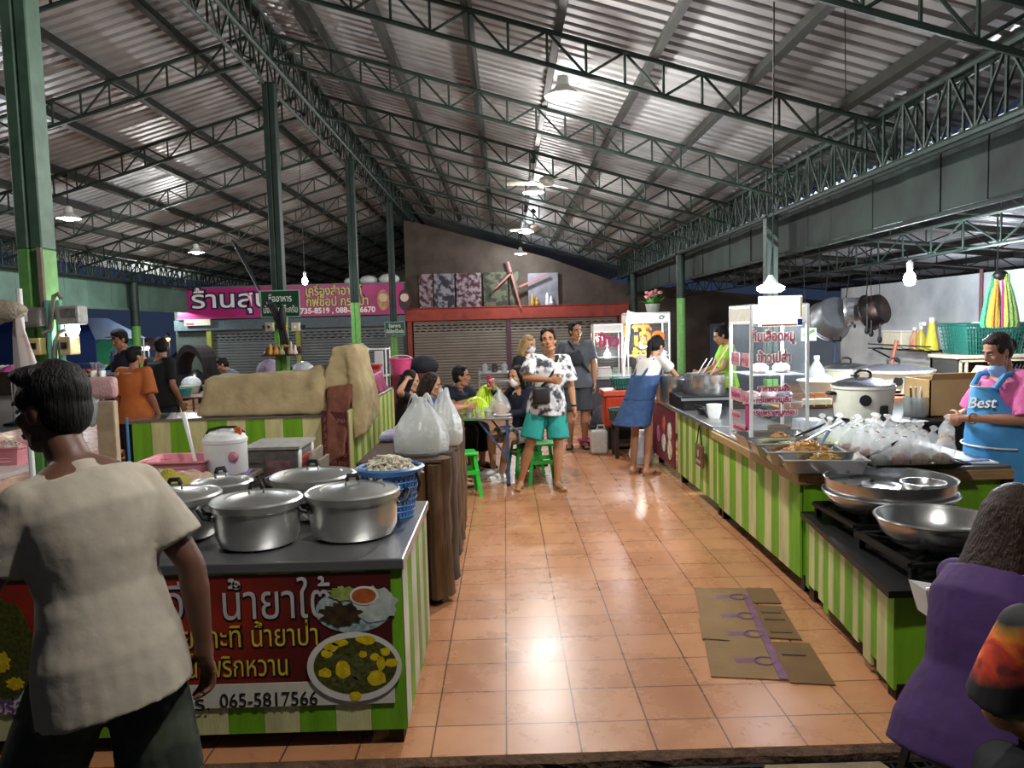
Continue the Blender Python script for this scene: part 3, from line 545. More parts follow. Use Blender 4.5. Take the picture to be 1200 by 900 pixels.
t = thing('paper_sheets', 'folded white and blue papers at the counter end beside the bag tray', 'paper', (2.86, 4.68, .777)); mb = MB(); mb.bbox(-.12, .14, -.06, .05, 0, .012, .003, 1, Matrix.Rotation(-.15, 3, 'Z')); mb.build('sheet', M('paper_white', 'd8dade', .6, var=.05), t, False, True); mb = MB(); mb.bbox(-.1, .1, -.04, .04, .013, .02, .002, 1, Matrix.Rotation(.1, 3, 'Z')); mb.build('sheet', M('paper_blue', '7d8fb8', .6, var=.3, sc=40), t, False, True)
# --- glazed display case
CX0, CX1, CY0, CY1, CZ0, CZ1 = 1.765, 2.17, 5.5, 6.0, .775, 1.8
def showcase(x0, x1, y0, y1, z0, z1, label, head=.13, shelves=(.35,), name='display_case', frame=ALU, headm=None, topm=None):
    t = thing(name, label, 'display case', ((x0+x1)/2, (y0+y1)/2, z0), 0); w = .022
    for x in (x0, x1):
        for y in (y0, y1): mb = MB(); mb.bbox(x-w/2, x+w/2, y-w/2, y+w/2, z0, z1, .003, 1); mb.build('corner_post', frame, t)
    mb = MB()
    for z in (z0+.01, z1-.01, z1-head):
        for a, b in (((x0, y0), (x1, y0)), ((x1, y0), (x1, y1)), ((x1, y1), (x0, y1)), ((x0, y1), (x0, y0))): mb.sq((*a, z), (*b, z), .018)
    mb.build('rails', frame, t); hm = headm or WHITEP
    mb = MB(); mb.box(x0+.01, x1-.01, y0-.004, y0, z1-head+.01, z1-.02); mb.build('header_panel', hm, t); mb = MB(); mb.box(x0-.004, x0, y0+.01, y1-.01, z1-head+.01, z1-.02); mb.build('header_panel', M('cream_header', 'c9c6b8', .5), t); mb = MB(); mb.box(x0, x1, y0, y1, z1-.006, z1+.006); mb.build('roof_panel', topm or hm, t)
    mb = MB(); mb.box(x0+.012, x1-.012, y0, y0+.004, z0+.02, z1-head-.01); mb.build('front_glass', GLASS, t); mb = MB(); mb.box(x0, x0+.004, y0+.012, y1-.012, z0+.02, z1-head-.01); mb.build('side_glass', GLASS, t); mb = MB(); mb.box(x1-.004, x1, y0+.012, y1-.012, z0+.02, z1-head-.01); mb.build('side_glass', GLASS, t)
    for f in shelves: mb = MB(); z = z0+(z1-z0)*f; mb.box(x0+.015, x1-.015, y0+.02, y1-.015, z, z+.008); mb.build('shelf', M('shelf_glass', 'c4cdd0', .1, alpha=.5), t)
    mb = MB(); mb.box(x0, x1, y0, y1, z0, z0+.012); mb.build('base_tray', SSB, t); return t
case = showcase(CX0, CX1, CY0, CY1, CZ0, CZ1, 'tall glass display case with red and white Thai lettering on the right counter', .13, (.3, .5), frame=M('white_aluminium', 'e6e8e8', .35, .1, var=.03), topm=GLASS)
MAG = M('magenta_letter', 'b0175c', .5, var=.05); ROSE = M('rose_letter', 'c8607a', .5, var=.05)
def csign(s, py, px0, px1, size, m, halo=.012):
    a = PY(px0, py, CY0); b = PY(px1, py, CY0); c = ((a.x+b.x)/2, CY0-.004, a.z)
    text(s, size, WHT, c, Xd, Zd, case, off=halo, ext=.0008, width=b.x-a.x+halo*2); text(s, size, m, (c[0], CY0-.0065, c[2]), Xd, Zd, case, ext=.001, width=b.x-a.x, off=.0015)
csign('ต้มเลือดหมู', 400, 880, 931, .1, ROSE, .008); csign('ข้าวเปล่า', 425, 888, 926, .1, ROSE, .008); csign('อาหารตามสั่ง', 458.5, 888, 925, .055, MAG, .006); csign('กระเพราหมูสับ', 472, 886, 927, .055, MAG, .006); csign('กระเพราะหมูกรอบ', 487, 881, 934, .055, MAG, .006)
for (y, z, w, h, tx) in ((5.87, 1.4, .2, .1, 'ข้าว'), (5.63, 1.4, .16, .1, 'หมู'), (5.85, 1.13, .26, .1, 'ต้มเลือดหมู'), (5.62, 1.12, .15, .1, 'ต้ม'), (5.85, .97, .22, .055, 'ตามสั่ง'), (5.75, .88, .36, .06, 'กระเพราหมูกรอบ')):
    mb = MB(); mb.box(CX0-.006, CX0-.001, y-w/2, y+w/2, z-h/2, z+h/2); mb.build('side_notice', M('rosy_notice', 'b98a90', .5), case); text(tx, h*.62, MAG, (CX0-.0075, y, z-h*.22), (0, -1, 0), Zd, case, width=w*.85, ext=.0006)
mb = MB(); mb.box(CX0-.006, CX0-.001, 5.53, 5.62, .86, 1.08); mb.build('side_notice', M('magenta_notice', 'a82a6a', .5), case)
# things inside the case
def jar(x, y, z, r, h, m, label, name='bowl', group=None, cat='bowl'):
    mb = MB(); mb.lathe([(0, 0), (r*.7, 0), (r*.9, h*.4), (r, h), (r*.95, h), (r*.85, h*.4), (r*.6, .01), (0, .008)], (x, y, z), 24, cap=False); return tag(mb.build(name, m, None, True), label, cat, group)
jar(1.87, 5.56, .79, .06, .07, M('blue_plastic', '5aa5c8', .4), 'light blue bowl at the bottom of the glass display case'); jar(2.03, 5.68, .79, .085, .11, M('brown_clay', '8a6a3c', .6), 'brown clay pot at the bottom of the glass display case', 'clay_pot', None, 'pot'); jar(2.12, 5.6, .79, .03, .1, WHITEP, 'white cup beside the clay pot in the display case', 'cup', None, 'cup')
for i, (x, z, c) in enumerate(((1.84, 1.092, 'e8e4e0'), (1.96, 1.092, 'd8d0d8'), (2.08, 1.092, '9ab0d0'), (1.9, 1.296, 'e8e0d8'), (2.06, 1.296, 'd0d8e0'))):
    mb = MB(); mb.ell((x, 5.72, z+.035), (.06, .1, .04), 14, 8); tag(mb.build('food_packet', M('packet'+c, c, .35, sc=30, hex2='b06a60', bump=.5, bsc=25), None, True), ['white food packet on the lower case shelf, leftmost', 'pinkish food packet in the middle of the lower case shelf', 'bluish food packet at the right of the lower case shelf', 'pale food packet on the upper case shelf, left', 'pale food packet on the upper case shelf, right'][i], 'packet', 'packets in the display case')
# sign panel with a backlit glow put into its material, and the case lamp
t = thing('glow_sign_panel', 'small white sign with blue and yellow corner on top of the display case', 'sign', (2.04, 5.44, 1.62)); a = PY(889, 383, 5.44); b = PY(940, 346, 5.44)
mb = MB(); mb.bbox(a.x, b.x, 5.435, 5.45, a.z, b.z, .003, 1); mb.build('panel', M('white_sign_glow', 'f0f0ec', .4, var=.02, emit=.8), t); mb = MB(); mb.box(b.x-.035, b.x-.002, 5.431, 5.436, a.z+.005, a.z+.05); mb.build('corner_patch', M('royal_blue', '2a55a8', .4), t); mb = MB(); mb.box(a.x+.02, b.x-.04, 5.431, 5.436, a.z+.003, a.z+.015); mb.build('stripe', M('orange_stripe', 'd8803a', .4), t); mb = MB(); mb.box(b.x-.014, b.x-.004, 5.431, 5.436, a.z+.06, b.z-.01); mb.build('stripe', M('yellow_stripe', 'd8c060', .4), t)
p = PY(903, 338, 5.76); t = thing('led_lamp', 'dazzling round lamp hanging above the glass display case', 'lamp', p); mb = MB(); mb.lathe([(.004, -.03), (.07, -.028), (.1, -.01), (.1, .01), (.06, .03)], n=28); mb.build('bulb', BULBC, t, True, True); mb = MB(); mb.lathe([(.06, .03), (.03, .07), (.015, .1)], n=20); mb.build('lamp_base', WHITEP, t, True, True); mb = MB(); mb.tube([(0, 0, .09), (0, -.05, .3), PY(907, 2, 4.75)-p], .005, 6); mb.build('cord', BIRON, t, False, True)
lamp(p.x, p.y-.02, p.z-.045, 120, COOL, .08)
# clear plastic box beside the case
t = thing('plastic_bag_box', 'clear plastic box of folded bags to the right of the display case', 'box', (2.27, 5.75, .777)); mb = MB(); mb.bbox(-.09, .1, -.08, .08, 0, .16, .01); mb.build('box', M('box_film', 'd8e0ea', .25, alpha=.55), t, False, True)
for k in range(4): mb = MB(); mb.bbox(-.07+.04*k, -.045+.04*k, -.06, .06, .01, .15, .006, 1); mb.build('folded_bag', FILM2, t, False, True)
jar(2.2, 5.35, .777, .045, .05, M('brown_clay', '8a6a3c', .6), 'small brown cup between the spoons and the knotted bags', 'cup', None, 'cup')
# --- far part of the counter: noodle pots, stove
gas = thing('noodle_stove', 'black box stove under the steel noodle pots on the right counter', 'stove', (2.2, 8.05, .79)); mb = MB(); mb.bbox(-.42, .4, -.3, .32, 0, .14, .012, 1); mb.build('stove_box', BIRON, gas, False, True); mb = MB(); mb.box(-.43, .41, -.32, -.3, .1, .125); mb.build('front_rail', SSB, gas, False, True)
def stockpot(x, y, z, r, h, label, lid=False, group='pots on the noodle stove'):
    t = thing('stock_pot', label, 'pot', (x, y, z), 0, group); mb = MB(); mb.lathe([(0, 0), (r*.95, 0), (r, .02), (r, h), (r*1.04, h+.006), (r*.97, h+.002), (r*.97, h*.6), (0, h*.6)], n=36, cap=False); mb.build('pot_body', SS, t, 35, True)
    for s in (-1, 1): mb = MB(); mb.tube([(s*r, -.05, h*.75), (s*(r+.04), -.045, h*.78), (s*(r+.04), .045, h*.78), (s*r, .05, h*.75)], .007, 8); mb.build('handle', SSB, t, True, True)
    return t
stockpot(2.1, 8.1, .93, .22, .2, 'steel noodle pot on the black stove, next to the display case'); stockpot(1.9, 8.65, .79, .2, .3, 'tall steel pot beside the hands of the woman in overalls')
ladle((2.15, 8.1, 1.1), (2.38, 8.2, 1.42), 'long wooden-handled ladle standing in the noodle pot', M('bare_wood', 'a88a68', .6))
for i, (x, y) in enumerate(((1.95, 8.0), (2.05, 8.15))):
    t = thing('noodle_strainer', ['wire noodle strainer hooked in the pot, nearer the woman', 'wire noodle strainer hooked in the pot, nearer the case'][i], 'strainer', (x, y, 1.1), 0, 'noodle strainers'); mb = MB(); mb.tube([(cos(a)*.06, sin(a)*.06, .05) for a in [2*pi*k/16 for k in range(16)]], .005, 6, closed=True); mb.lathe([(.058, .05), (.05, -.02), (.02, -.05), (.004, -.055)], n=16, cap=False); mb.build('basket', SSB, t, False, True); mb = MB(); mb.tube([(.06, 0, .05), (.12, .02, .14), (.16, .02, .2)], .006, 6); mb.build('handle', SSB, t, True, True)
jar(1.93, 7.1, .79, .07, .13, M('frosted_tub', 'd8dad4', .4), 'white plastic tub on the counter left of the display case', 'plastic_tub', None, 'tub'); t = thing('bent_handle_pan', 'dark pan with bent handle on the counter before the stove', 'pan', (2.0, 7.42, .79)); mb = MB(); mb.lathe([(0, 0), (.13, 0), (.16, .06), (.155, .06), (.12, .008), (0, .006)], n=28, cap=False); mb.build('pan_body', BIRON, t, 40, True); mb = MB(); mb.tube([(-.14, -.03, .05), (-.2, -.1, .1), (-.15, -.22, .09), (-.12, -.26, 0)], .012, 8); mb.build('handle', BIRON, t, True, True)
t = thing('tissue_box', 'white box and crumpled paper at the far end of the right counter', 'box', (1.93, 9.1, .79)); mb = MB(); mb.bbox(-.1, .1, -.14, .1, 0, .12, .01); mb.build('box', WHITEP, t, False, True); mb = MB(); mb.ell((0, 0, .13), (.07, .07, .06), 10, 8); mb.build('paper', M('crumpled_white', 'e0e0dc', .6, bump=1, bsc=20), t, False, True)
# --- black table behind with rice cookers
t = thing('work_table', 'black-draped work table behind the counter under the front rice cooker', 'table', (3.3, 6.6, 0)); mb = MB(); mb.bbox(2.42, 4.0, 5.9, 7.3, .84, .87, .005, 1); mb.build('table_top', BIRON, t); mb = MB(); mb.box(2.45, 3.97, 5.93, 5.95, .15, .84); mb.box(2.45, 2.47, 5.93, 7.27, .15, .84); mb.build('skirt', M('black_cloth', '0e0e12', .8), t)
for x, y in ((2.48, 5.96), (3.94, 5.96), (2.48, 7.24), (3.94, 7.24)): mb = MB(); mb.box(x-.025, x+.025, y-.025, y+.025, 0, .84); mb.build('leg', BIRON, t)
t = thing('wooden_bench', 'long brown wooden bench along the grey wall carrying the rear cookers', 'bench', (3.8, 8.4, 0)); mb = MB()
for k in range(5): mb.bbox(3.22+.23*k, 3.43+.23*k, 7.45, 9.4, .72, .9, .008, 1)
mb.build('bench_top', M('brown_wood', '6a4028', .6, var=.3, sc=4, stretch=(6, 1, 1)), t)
for x in (3.3, 4.28):
    for y in (7.55, 9.3): mb = MB(); mb.box(x-.04, x+.04, y-.04, y+.04, 0, .72); mb.build('leg', M('brown_wood'), t)
COOK = M('cream_enamel', 'b9b6a4', .3, var=.05); LIDM = M('cooker_lid', '8a8a92', .2, .9, var=.05)
def cooker(x, y, z, r, h, label, badge=True):
    t = thing('rice_cooker', label, 'rice cooker', (x, y, z), 0, 'large rice cookers'); mb = MB(); mb.lathe([(0, .01), (r*.86, .01), (r*.9, .02), (r, h*.9), (r*1.03, h*.93), (r*1.03, h), (r*.9, h)], n=40); mb.build('cooker_body', COOK, t, 35, True)
    mb = MB(); mb.lathe([(r*.99, h), (r*1.0, h+.012), (r*.8, h+.035), (r*.4, h+.06), (.005, h+.066)], n=40); mb.build('lid', LIDM, t, True, True)
    mb = MB(); mb.tube([(-.06, 0, h+.06), (-.06, 0, h+.1), (-.03, 0, h+.12), (.03, 0, h+.12), (.06, 0, h+.1), (.06, 0, h+.06)], .012, 8); mb.build('lid_handle', BIRON, t, True, True)
    for s in (-1, 1): mb = MB(); mb.bbox(s*(r+.02)-.03, s*(r+.02)+.03, -.05, .05, h*.74, h*.84, .01); mb.build('side_handle', BIRON, t, False, True)
    if badge:
        mb = MB(); a = -pi/2-.35; mb.lathe([(.045, 0), (.045, .006)], (cos(a)*r*.965, sin(a)*r*.965, h*.62), 20, R=Matrix.Rotation(a+pi/2, 3, 'Z') @ Matrix.Rotation(pi/2, 3, 'X')); mb.build('round_badge', BIRON, t, False, True)
        mb = MB(); a = -pi/2+.3; mb.bbox(-.035, .035, -.02, .02, h*.1, h*.46, .008, 1, Matrix.Rotation(a+pi/2, 3, 'Z')); 
        for v in mb.bm.verts: v.co += Vector((cos(a)*r*.93, sin(a)*r*.93, 0))
        mb.build('switch_plate', BIRON, t, False, True); mb = MB(); mb.bbox(-.015, .015, -.03, .0, h*.14, h*.22, .004, 1, Matrix.Rotation(a+pi/2, 3, 'Z'))
        for v in mb.bm.verts: v.co += Vector((cos(a)*r*.96, sin(a)*r*.96, 0))
        mb.build('switch', WHITEP, t, False, True)
    return t
cooker(2.9, 6.2, .87, .24, .27, 'large cream rice cooker with black badge and switch, closest of the cookers')
cooker(4.0, 7.88, .9, .38, .24, 'widest cream rice cooker with a wooden paddle behind, back right'); cooker(3.98, 8.95, .9, .3, .2, 'cream rice cooker half hidden behind the closest one, back left', False)
t = thing('white_tub', 'low white enamel tub left of the rear cookers', 'tub', (3.34, 8.0, .9)); mb = MB(); mb.lathe([(0, 0), (.2, 0), (.27, .13), (.28, .14), (.26, .13), (.19, .01), (0, .01)], n=30, cap=False); mb.build('tub_body', COOK, t, 40, True); mb = MB(); mb.lathe([(.28, .137), (.285, .145), (.275, .15)], n=30, cap=False); mb.build('rim', WHITEP, t, True, True)
mb = MB(); mb.ell((3.52, 8.5, .99), (.12, .12, .09), 14, 10); tag(mb.build('plastic_bag', M('white_bag_film', 'd5d8da', .35, bump=1.2, bsc=14), None, True), 'crumpled white plastic bag behind the low white tub', 'bag')
t = thing('water_bottle', 'clear bottle standing behind the white tub near the blue cord', 'bottle', (3.6, 8.85, .9)); mb = MB(); mb.lathe([(0, 0), (.09, 0), (.1, .1), (.09, .2), (.03, .3), (.03, .33)], n=18, cap=False); mb.build('bottle_body', M('bottle_film', 'c8d2d0', .2, alpha=.55), t, True, True); mb = MB(); mb.lathe([(.033, .32), (.033, .36), (.0, .36)], n=14); mb.build('cap', WHITEP, t, True, True)
t = thing('wooden_paddle', 'reddish wooden paddle leaning behind the widest rice cooker', 'paddle', (4.24, 8.5, .9)); mb = MB(); mb.tube([(0, 0, 0), (.16, .1, .52)], .022, 8); mb.build('handle', M('reddish_wood', '7a3a28', .6), t, True, True); mb = MB(); mb.bbox(-.06, .06, -.012, .012, 0, .16, .01); mb.build('blade', M('reddish_wood'), t, False, True)
t = thing('utensil_tub', 'clear tub of spoons beside the closest rice cooker', 'tub', (3.36, 6.25, .87)); mb = MB(); mb.lathe([(0, 0), (.09, 0), (.1, .16), (.095, .16), (.085, .01), (0, .01)], n=24, cap=False); mb.build('tub_body', M('tub_film', 'b8c4c4', .2, alpha=.5), t, 40, True)
for k in range(3): mb = MB(); mb.tube([(-.03+.03*k, 0, .02), (-.06+.06*k, .03*(k-1), .24)], .008, 6); mb.build('spoon', M('dark_wood_spoon', '4a3020', .6) if k == 0 else SSB, t, True, True)
jar(4.2, 7.3+.2, .9, .1, .1, COOK, 'small pale bowl right of the widest rice cooker', 'bowl')
t = thing('wooden_crate', 'brown wooden crate with a pale tub lid below the white tub', 'crate', (2.9, 7.6, .87)); 
t.location = (2.75, 7.12, .87); mb = MB(); mb.bbox(-.25, .3, -.12, .12, 0, .015, .003, 1)
for k in range(5): mb.bbox(-.25+.11*k, -.15+.11*k, -.13, -.115, 0, .14, .003, 1)
mb.build('slats', M('orange_wood', '96603a', .6, var=.25, sc=5), t, False, True); mb = MB(); mb.bbox(-.05, .22, -.17, -.132, .03, .09, .006, 1); mb.build('plastic_lid', M('cream_lid', 'd0c9a8', .5), t, False, True)
# --- wall shelf with bottles, cabinet, basket
t = thing('wall_shelf', 'thin black wire shelf on the grey wall with sauce bottles', 'shelf', (5.35, 10.0, 1.25)); mb = MB()
for y in (9.25, 9.5, 9.75, 10.0, 10.25, 10.5, 10.75): mb.tube([(5.12, y, 1.25), (5.5, y, 1.25)], .008, 5)
for x in (5.12, 5.3, 5.48): mb.tube([(x, 9.2, 1.25), (x, 10.8, 1.25)], .009, 5)
mb.tube([(5.12, 9.2, 1.31), (5.12, 10.8, 1.31)], .009, 5); mb.build('wire_frame', BIRON, t)
for y in (9.3, 10.7): mb = MB(); mb.sq((5.5, y, 1.05), (5.14, y, 1.24), .02); mb.build('bracket', BIRON, t)
t = thing('plastic_box', 'pale yellow and white storage box on the wire wall shelf', 'box', (5.3, 10.25, 1.26)); mb = MB(); mb.bbox(-.13, .13, -.25, .25, 0, .22, .015); mb.build('box', M('cream_box', 'd9d4bc', .5, var=.08), t, False, True); mb = MB(); mb.bbox(-.14, .14, -.26, .26, .22, .245, .008); mb.build('lid', WHITEP, t, False, True)
def bottle(x, y, z, r, h, m, capm, label, group=None, spray=False, shape=0):
    t = thing('bottle', label, 'bottle', (x, y, z), 0, group); mb = MB(); mb.lathe([(0, 0), (r, 0), (r, h*.5), (r*.5, h*.75), (r*.35, h*.88), (.0, h*.88)] if not shape else [(0, 0), (r, 0), (r*.95, h*.15), (r*.35, h*.9), (0, h*.9)], n=18); mb.build('bottle_body', m, t, 40, True)
    mb = MB(); mb.lathe([(r*.4, h*.86), (r*.4, h), (0, h)], n=14); mb.build('cap', capm, t, 40, True)
    if spray: mb = MB(); mb.bbox(-.02, .02, -.08, .03, h, h+.05, .008); mb.build('spray_head', WHITEP, t, False, True)
    return t
bottle(5.27, 9.85, 1.26, .06, .28, M('orange_label', 'c4683a', .4, sc=12, hex2='d8b890'), WHITEP, 'orange-labelled bottle on the wall shelf beside the storage box', 'bottles on the wall shelf'); bottle(5.25, 9.66, 1.26, .055, .3, M('yellow_cleaner', 'c9b440', .3), WHITEP, 'spray bottle of yellow liquid with white head on the wall shelf', 'bottles on the wall shelf', True); bottle(5.25, 9.42, 1.26, .08, .4, M('yellow_bottle', 'd4c93c', .4), WHITEP, 'tall yellow cone-shaped bottle at the right end of the wall shelf', 'bottles on the wall shelf', False, 1)
t = thing('mesh_cabinet', 'old pale wooden cabinet with black wire-mesh front against the grey wall', 'cabinet', (5.05, 8.1, 0)); CW = M('pale_old_wood', 'a39a86', .7, var=.25, sc=6)
mb = MB(); mb.bbox(4.64, 5.46, 7.85, 8.4, 1.23, 1.27, .006, 1); mb.build('cabinet_top', CW, t); mb = MB(); mb.box(4.66, 4.7, 7.88, 8.38, .5, 1.23); mb.box(5.41, 5.45, 7.88, 8.38, .5, 1.23); mb.box(4.66, 5.43, 8.34, 8.38, .5, 1.23); mb.box(4.66, 5.43, 7.9, 8.36, .5, .54); mb.build('carcass', M('dark_cabinet', '2c2a28', .7), t)
mb = MB()
for a, b in (((4.68, .53), (5.43, .53)), ((4.68, 1.21), (5.43, 1.21)), ((4.69, .53), (4.69, 1.21)), ((4.75, .53), (4.75, 1.21)), ((5.41, .53), (5.41, 1.21))): mb.sq((a[0], 7.875, a[1]), (b[0], 7.875, b[1]), .04, .02)
mb.build('front_frame', CW, t)
mb = MB()
for k in range(15): x = 4.78+.04*k; mb.tube([(x, 7.885, .55), (min(x+.33, 5.4), 7.885, .55+.66*min(1, (5.4-x)/.33))], .004, 4); mb.tube([(x, 7.885, 1.21), (min(x+.33, 5.4), 7.885, 1.21-.66*min(1, (5.4-x)/.33))], .004, 4)
mb.build('wire_mesh', BIRON, t)
for x in (4.68, 5.42):
    for y in (7.9, 8.36): mb = MB(); mb.box(x-.025, x+.025, y-.025, y+.025, 0, .5); mb.build('leg', CW, t)
def basket(name, x, y, z, w, d, h, m, label, nx=12, ny=8, nz=5, flare=.88, rz=0, group=None):
    t = thing(name, label, 'basket', (x, y, z), rz, group); mb = MB(); a, b = w/2, d/2
    def P(u, f): s = flare+(1-flare)*f; return Vector((u[0]*a*s, u[1]*b*s, h*f))
    per = [(-1+2*i/nx, -1) for i in range(nx)]+[(1, -1+2*i/ny) for i in range(ny)]+[(1-2*i/nx, 1) for i in range(nx)]+[(-1, 1-2*i/ny) for i in range(ny)]
    for u in per: mb.sq(P(u, 0), P(u, 1), .02, .008)
    for k in range(nz+1): f = k/nz; mb.tube([P(u, f) for u in ((-1, -1), (1, -1), (1, 1), (-1, 1))], .009, 5, closed=True)
    mb.box(-a*flare, a*flare, -b*flare, b*flare, 0, .01); mb.build('lattice_wall', m, t, False, True)
    mb = MB(); mb.tube([P(u, 1)*1.0+Vector((0, 0, .005)) for u in ((-1, -1), (1, -1), (1, 1), (-1, 1))], .02, 8, closed=True); mb.build('rim', m, t, False, True); return t
TEAL = M('teal_plastic', '0f4a40', .4, var=.1); basket('plastic_basket', 5.1, 8.12, 1.275, .72, .5, .3, TEAL, 'large teal lattice basket on top of the mesh cabinet', 22, 14, 7)
t = thing('crumpled_wrap', 'white wrappings lying in the teal basket', 'wrapping', (5.1, 8.12, 1.29)); mb = MB(); mb.ell((0, 0, .15), (.3, .2, .14), 20, 12); mb.build('bundle', M('white_wrap', 'a8b4b4', .5, bump=1, bsc=9), t, True, True); mb = MB(); mb.ell((-.15, -.1, .27), (.1, .08, .05), 12, 8); mb.build('crumpled_paper', M('crumpled_white'), t, True, True)
t = thing('cardboard_carton', 'open cardboard carton standing beside the woman in pink', 'carton', (3.75, 6.6, .87)); CARD = M('cardboard', 'a88a5c', .8, var=.12, sc=4); t.location = (3.72, 6.35, .87)
mb = MB(); mb.box(-.3, .26, -.2, -.19, 0, .3); mb.box(-.3, -.29, -.2, .2, 0, .3); mb.box(.25, .26, -.2, .2, 0, .3); mb.box(-.3, .26, .19, .2, 0, .3); mb.box(-.3, .26, -.2, .2, 0, .01); mb.build('carton_body', CARD, t, False, True); mb = MB(); mb.box(-.29, .25, -.2, -.19, .3, .36, Matrix.Rotation(.5, 3, 'X'), (0, -.2, .3)); mb.build('flap', CARD, t, False, True); mb = MB(); mb.box(.255, .265, -.19, .19, .28, .4, Matrix.Rotation(.6, 3, 'Y'), (.26, 0, .3)); mb.build('flap', CARD, t, False, True)
# hanging pans
def hang_pan(px, py, y, r, h, m, label, tilt, name='cooking_pot', hd=True, rz=0):
    p = PY(px, py, y); t = thing(name, label, 'pot', p, 0, 'pots and pans hanging by the grey wall'); R = Matrix.Rotation(rz, 3, 'Z') @ Matrix.Rotation(tilt, 3, 'X'); mb = MB(); mb.lathe([(0, h*.5), (r*.82, h*.5), (r*.9, h*.42), (r, -h*.3), (r*1.06, -h*.34), (r*1.08, -h*.5), (r*.98, -h*.5), (r*.9, h*.3), (0, h*.44)], n=36, cap=False, R=R); mb.build('pan_body', m, t, 40, True)
    mb = MB(); mb.tube([R @ Vector((cos(a)*r*1.07, sin(a)*r*1.07, -h*.42)) for a in [2*pi*k/36 for k in range(36)]], .012, 6, closed=True); mb.build('rim', m, t, True, True)
    if hd: mb = MB(); mb.tube([R @ Vector(q) for q in ((-.06, -r*1.0, -h*.1), (-.06, -r*1.2, -h*.1), (.06, -r*1.2, -h*.1), (.06, -r*1.0, -h*.1))], .012, 8); mb.build('handle', BIRON, t, True, True)
    mb = MB(); top = R @ Vector((0, r*.9, -h*.4)); mb.tube([top, (0, .1, 2.55-p.z)], .006, 5); mb.build('hook_wire', BIRON, t, False, True); return t
DULL = M('dull_aluminium', '84878a', .4, .8, var=.15, sc=6); CHAR = M('charred_pan', '1e1a18', .4, .6, sc=6, hex2='6a4636', edge=.66)
hang_pan(976, 372, 9.9, .26, .3, DULL, 'big dull aluminium pot hanging upside out, left of the pan group', 1.15, rz=.1); hang_pan(1003, 364, 9.6, .17, .26, SS, 'small shiny saucepan hanging beside the big aluminium pot', 1.5, 'saucepan', rz=1.1); hang_pan(1026, 364, 9.3, .2, .2, CHAR, 'charred copper-coloured wok hanging under the right roof', 1.3, 'wok', False, .6)
for i, (px, py, l) in enumerate(((1016, 378, .16), (1021, 380, .18), (1031, 385, .22))):
    p = PY(px, py, 9.2); t = thing('hanging_ladle', ['short black utensil hanging under the wok, leftmost', 'short black utensil under the wok, in the middle', 'longest black utensil hanging under the wok'][i], 'utensil', p, 0, 'utensils under the wok'); mb = MB(); mb.tube([(0, 0, -l*.5), (0, 0, .22)], .013, 6); mb.tube([(0, 0, .2), (0, .05, 2.72-p.z)], .004, 5); mb.build('handle', BIRON, t, True, True); mb = MB(); mb.ell((0, 0, -l*.6), (.03, .015, .045), 10, 8); mb.build('blade', BIRON, t, True, True)
p = PY(978, 400, 9.95); t = thing('blue_rope', 'blue cord hanging below the big aluminium pot', 'cord', p); mb = MB(); mb.tube([(0, 0, .2), (.01, 0, -.1), (0, 0, -.4), (-.02, 0, -.75)], .012, 6); mb.build('cord', M('blue_cord', '3a4a78', .6), t, True, True)
# coloured net bags
p = PY(1167, 355, 7.6); t = thing('net_bags', 'green, yellow and magenta net bags hanging in a bunch by the wall', 'net bag', p)
for i, (c, dx, w) in enumerate((('3fae7a', -.09, .07), ('b8c23a', -.02, .09), ('e08a2c', -.03, .05), ('b02a7a', .05, .035), ('a8b84a', .1, .07), ('7a9a4a', .13, .05))):
    mb = MB(); n = 14; R = []
    for z, s in ((.28, .2), (.2, .24), (.1, .5), (-.05, .8), (-.2, 1.0), (-.24, .9)): R.append([Vector((dx*(.3+s*.7)+cos(2*pi*k/n)*w*s, -.02*i+sin(2*pi*k/n)*w*.4*s*(1+.3*sin(3*k)), z)) for k in range(n)])
    mb.rings(R); mb.build('net', M('net'+c, tuple(int(c[i:i+2], 16)/255*.78 for i in (0, 2, 4)), .8, bump=.8, bsc=80, var=.35, sc=60, alpha=.75), t, True, True)
mb = MB(); mb.tube([(0, 0, .24), (.01, 0, .45), (0, 0, .9)], .008, 6); mb.ell((.02, -.03, .27), (.07, .06, .05), 12, 8); mb.build('hanging_hook', BIRON, t, True, True)
p = PY(1066, 326, 7.2); bulb(p.x, p.y, p.z, zroof(3.1)-.2, 280, 'bright bare bulb under the right lean-to roof in front of the grey wall', True, .055, horiz=(4.35-p.x, 0, 2.3-p.z))
p = PY(1000, 437, 12.); 
mb = MB(); p = PY(944, 392, 9.5); mb.bbox(p.x-.06, p.x+.13, 9.48, 9.5, p.z-.08, p.z+.08, .004, 1); t = thing('wall_notice', 'small white and green notice to the right of the lit case', 'notice', p); mb.build('sheet', WHITEP, t); mb = MB(); mb.box(p.x-.04, p.x+.11, 9.474, 9.479, p.z, p.z+.04, Matrix.Rotation(-.4, 3, 'Y')); mb.build('green_band', LIME, t); mb = MB(); mb.tube([(p.x, 9.49, p.z+.08), (p.x, 9.6, 2.6)], .004, 5); mb.build('cord', BIRON, t)

a = PX(1149, 322, 5.46); b = PX(1149, 374, 5.46); mb = MB(); mb.tube([(5.47, a.y, 2.2), (5.47, a.y, 1.0)], .02, 8); tag(mb.build('wall_pipe', M('reddish_pipe', '6a4448', .6)), 'thin reddish pipe standing against the grey wall left of the net bags', 'pipe')

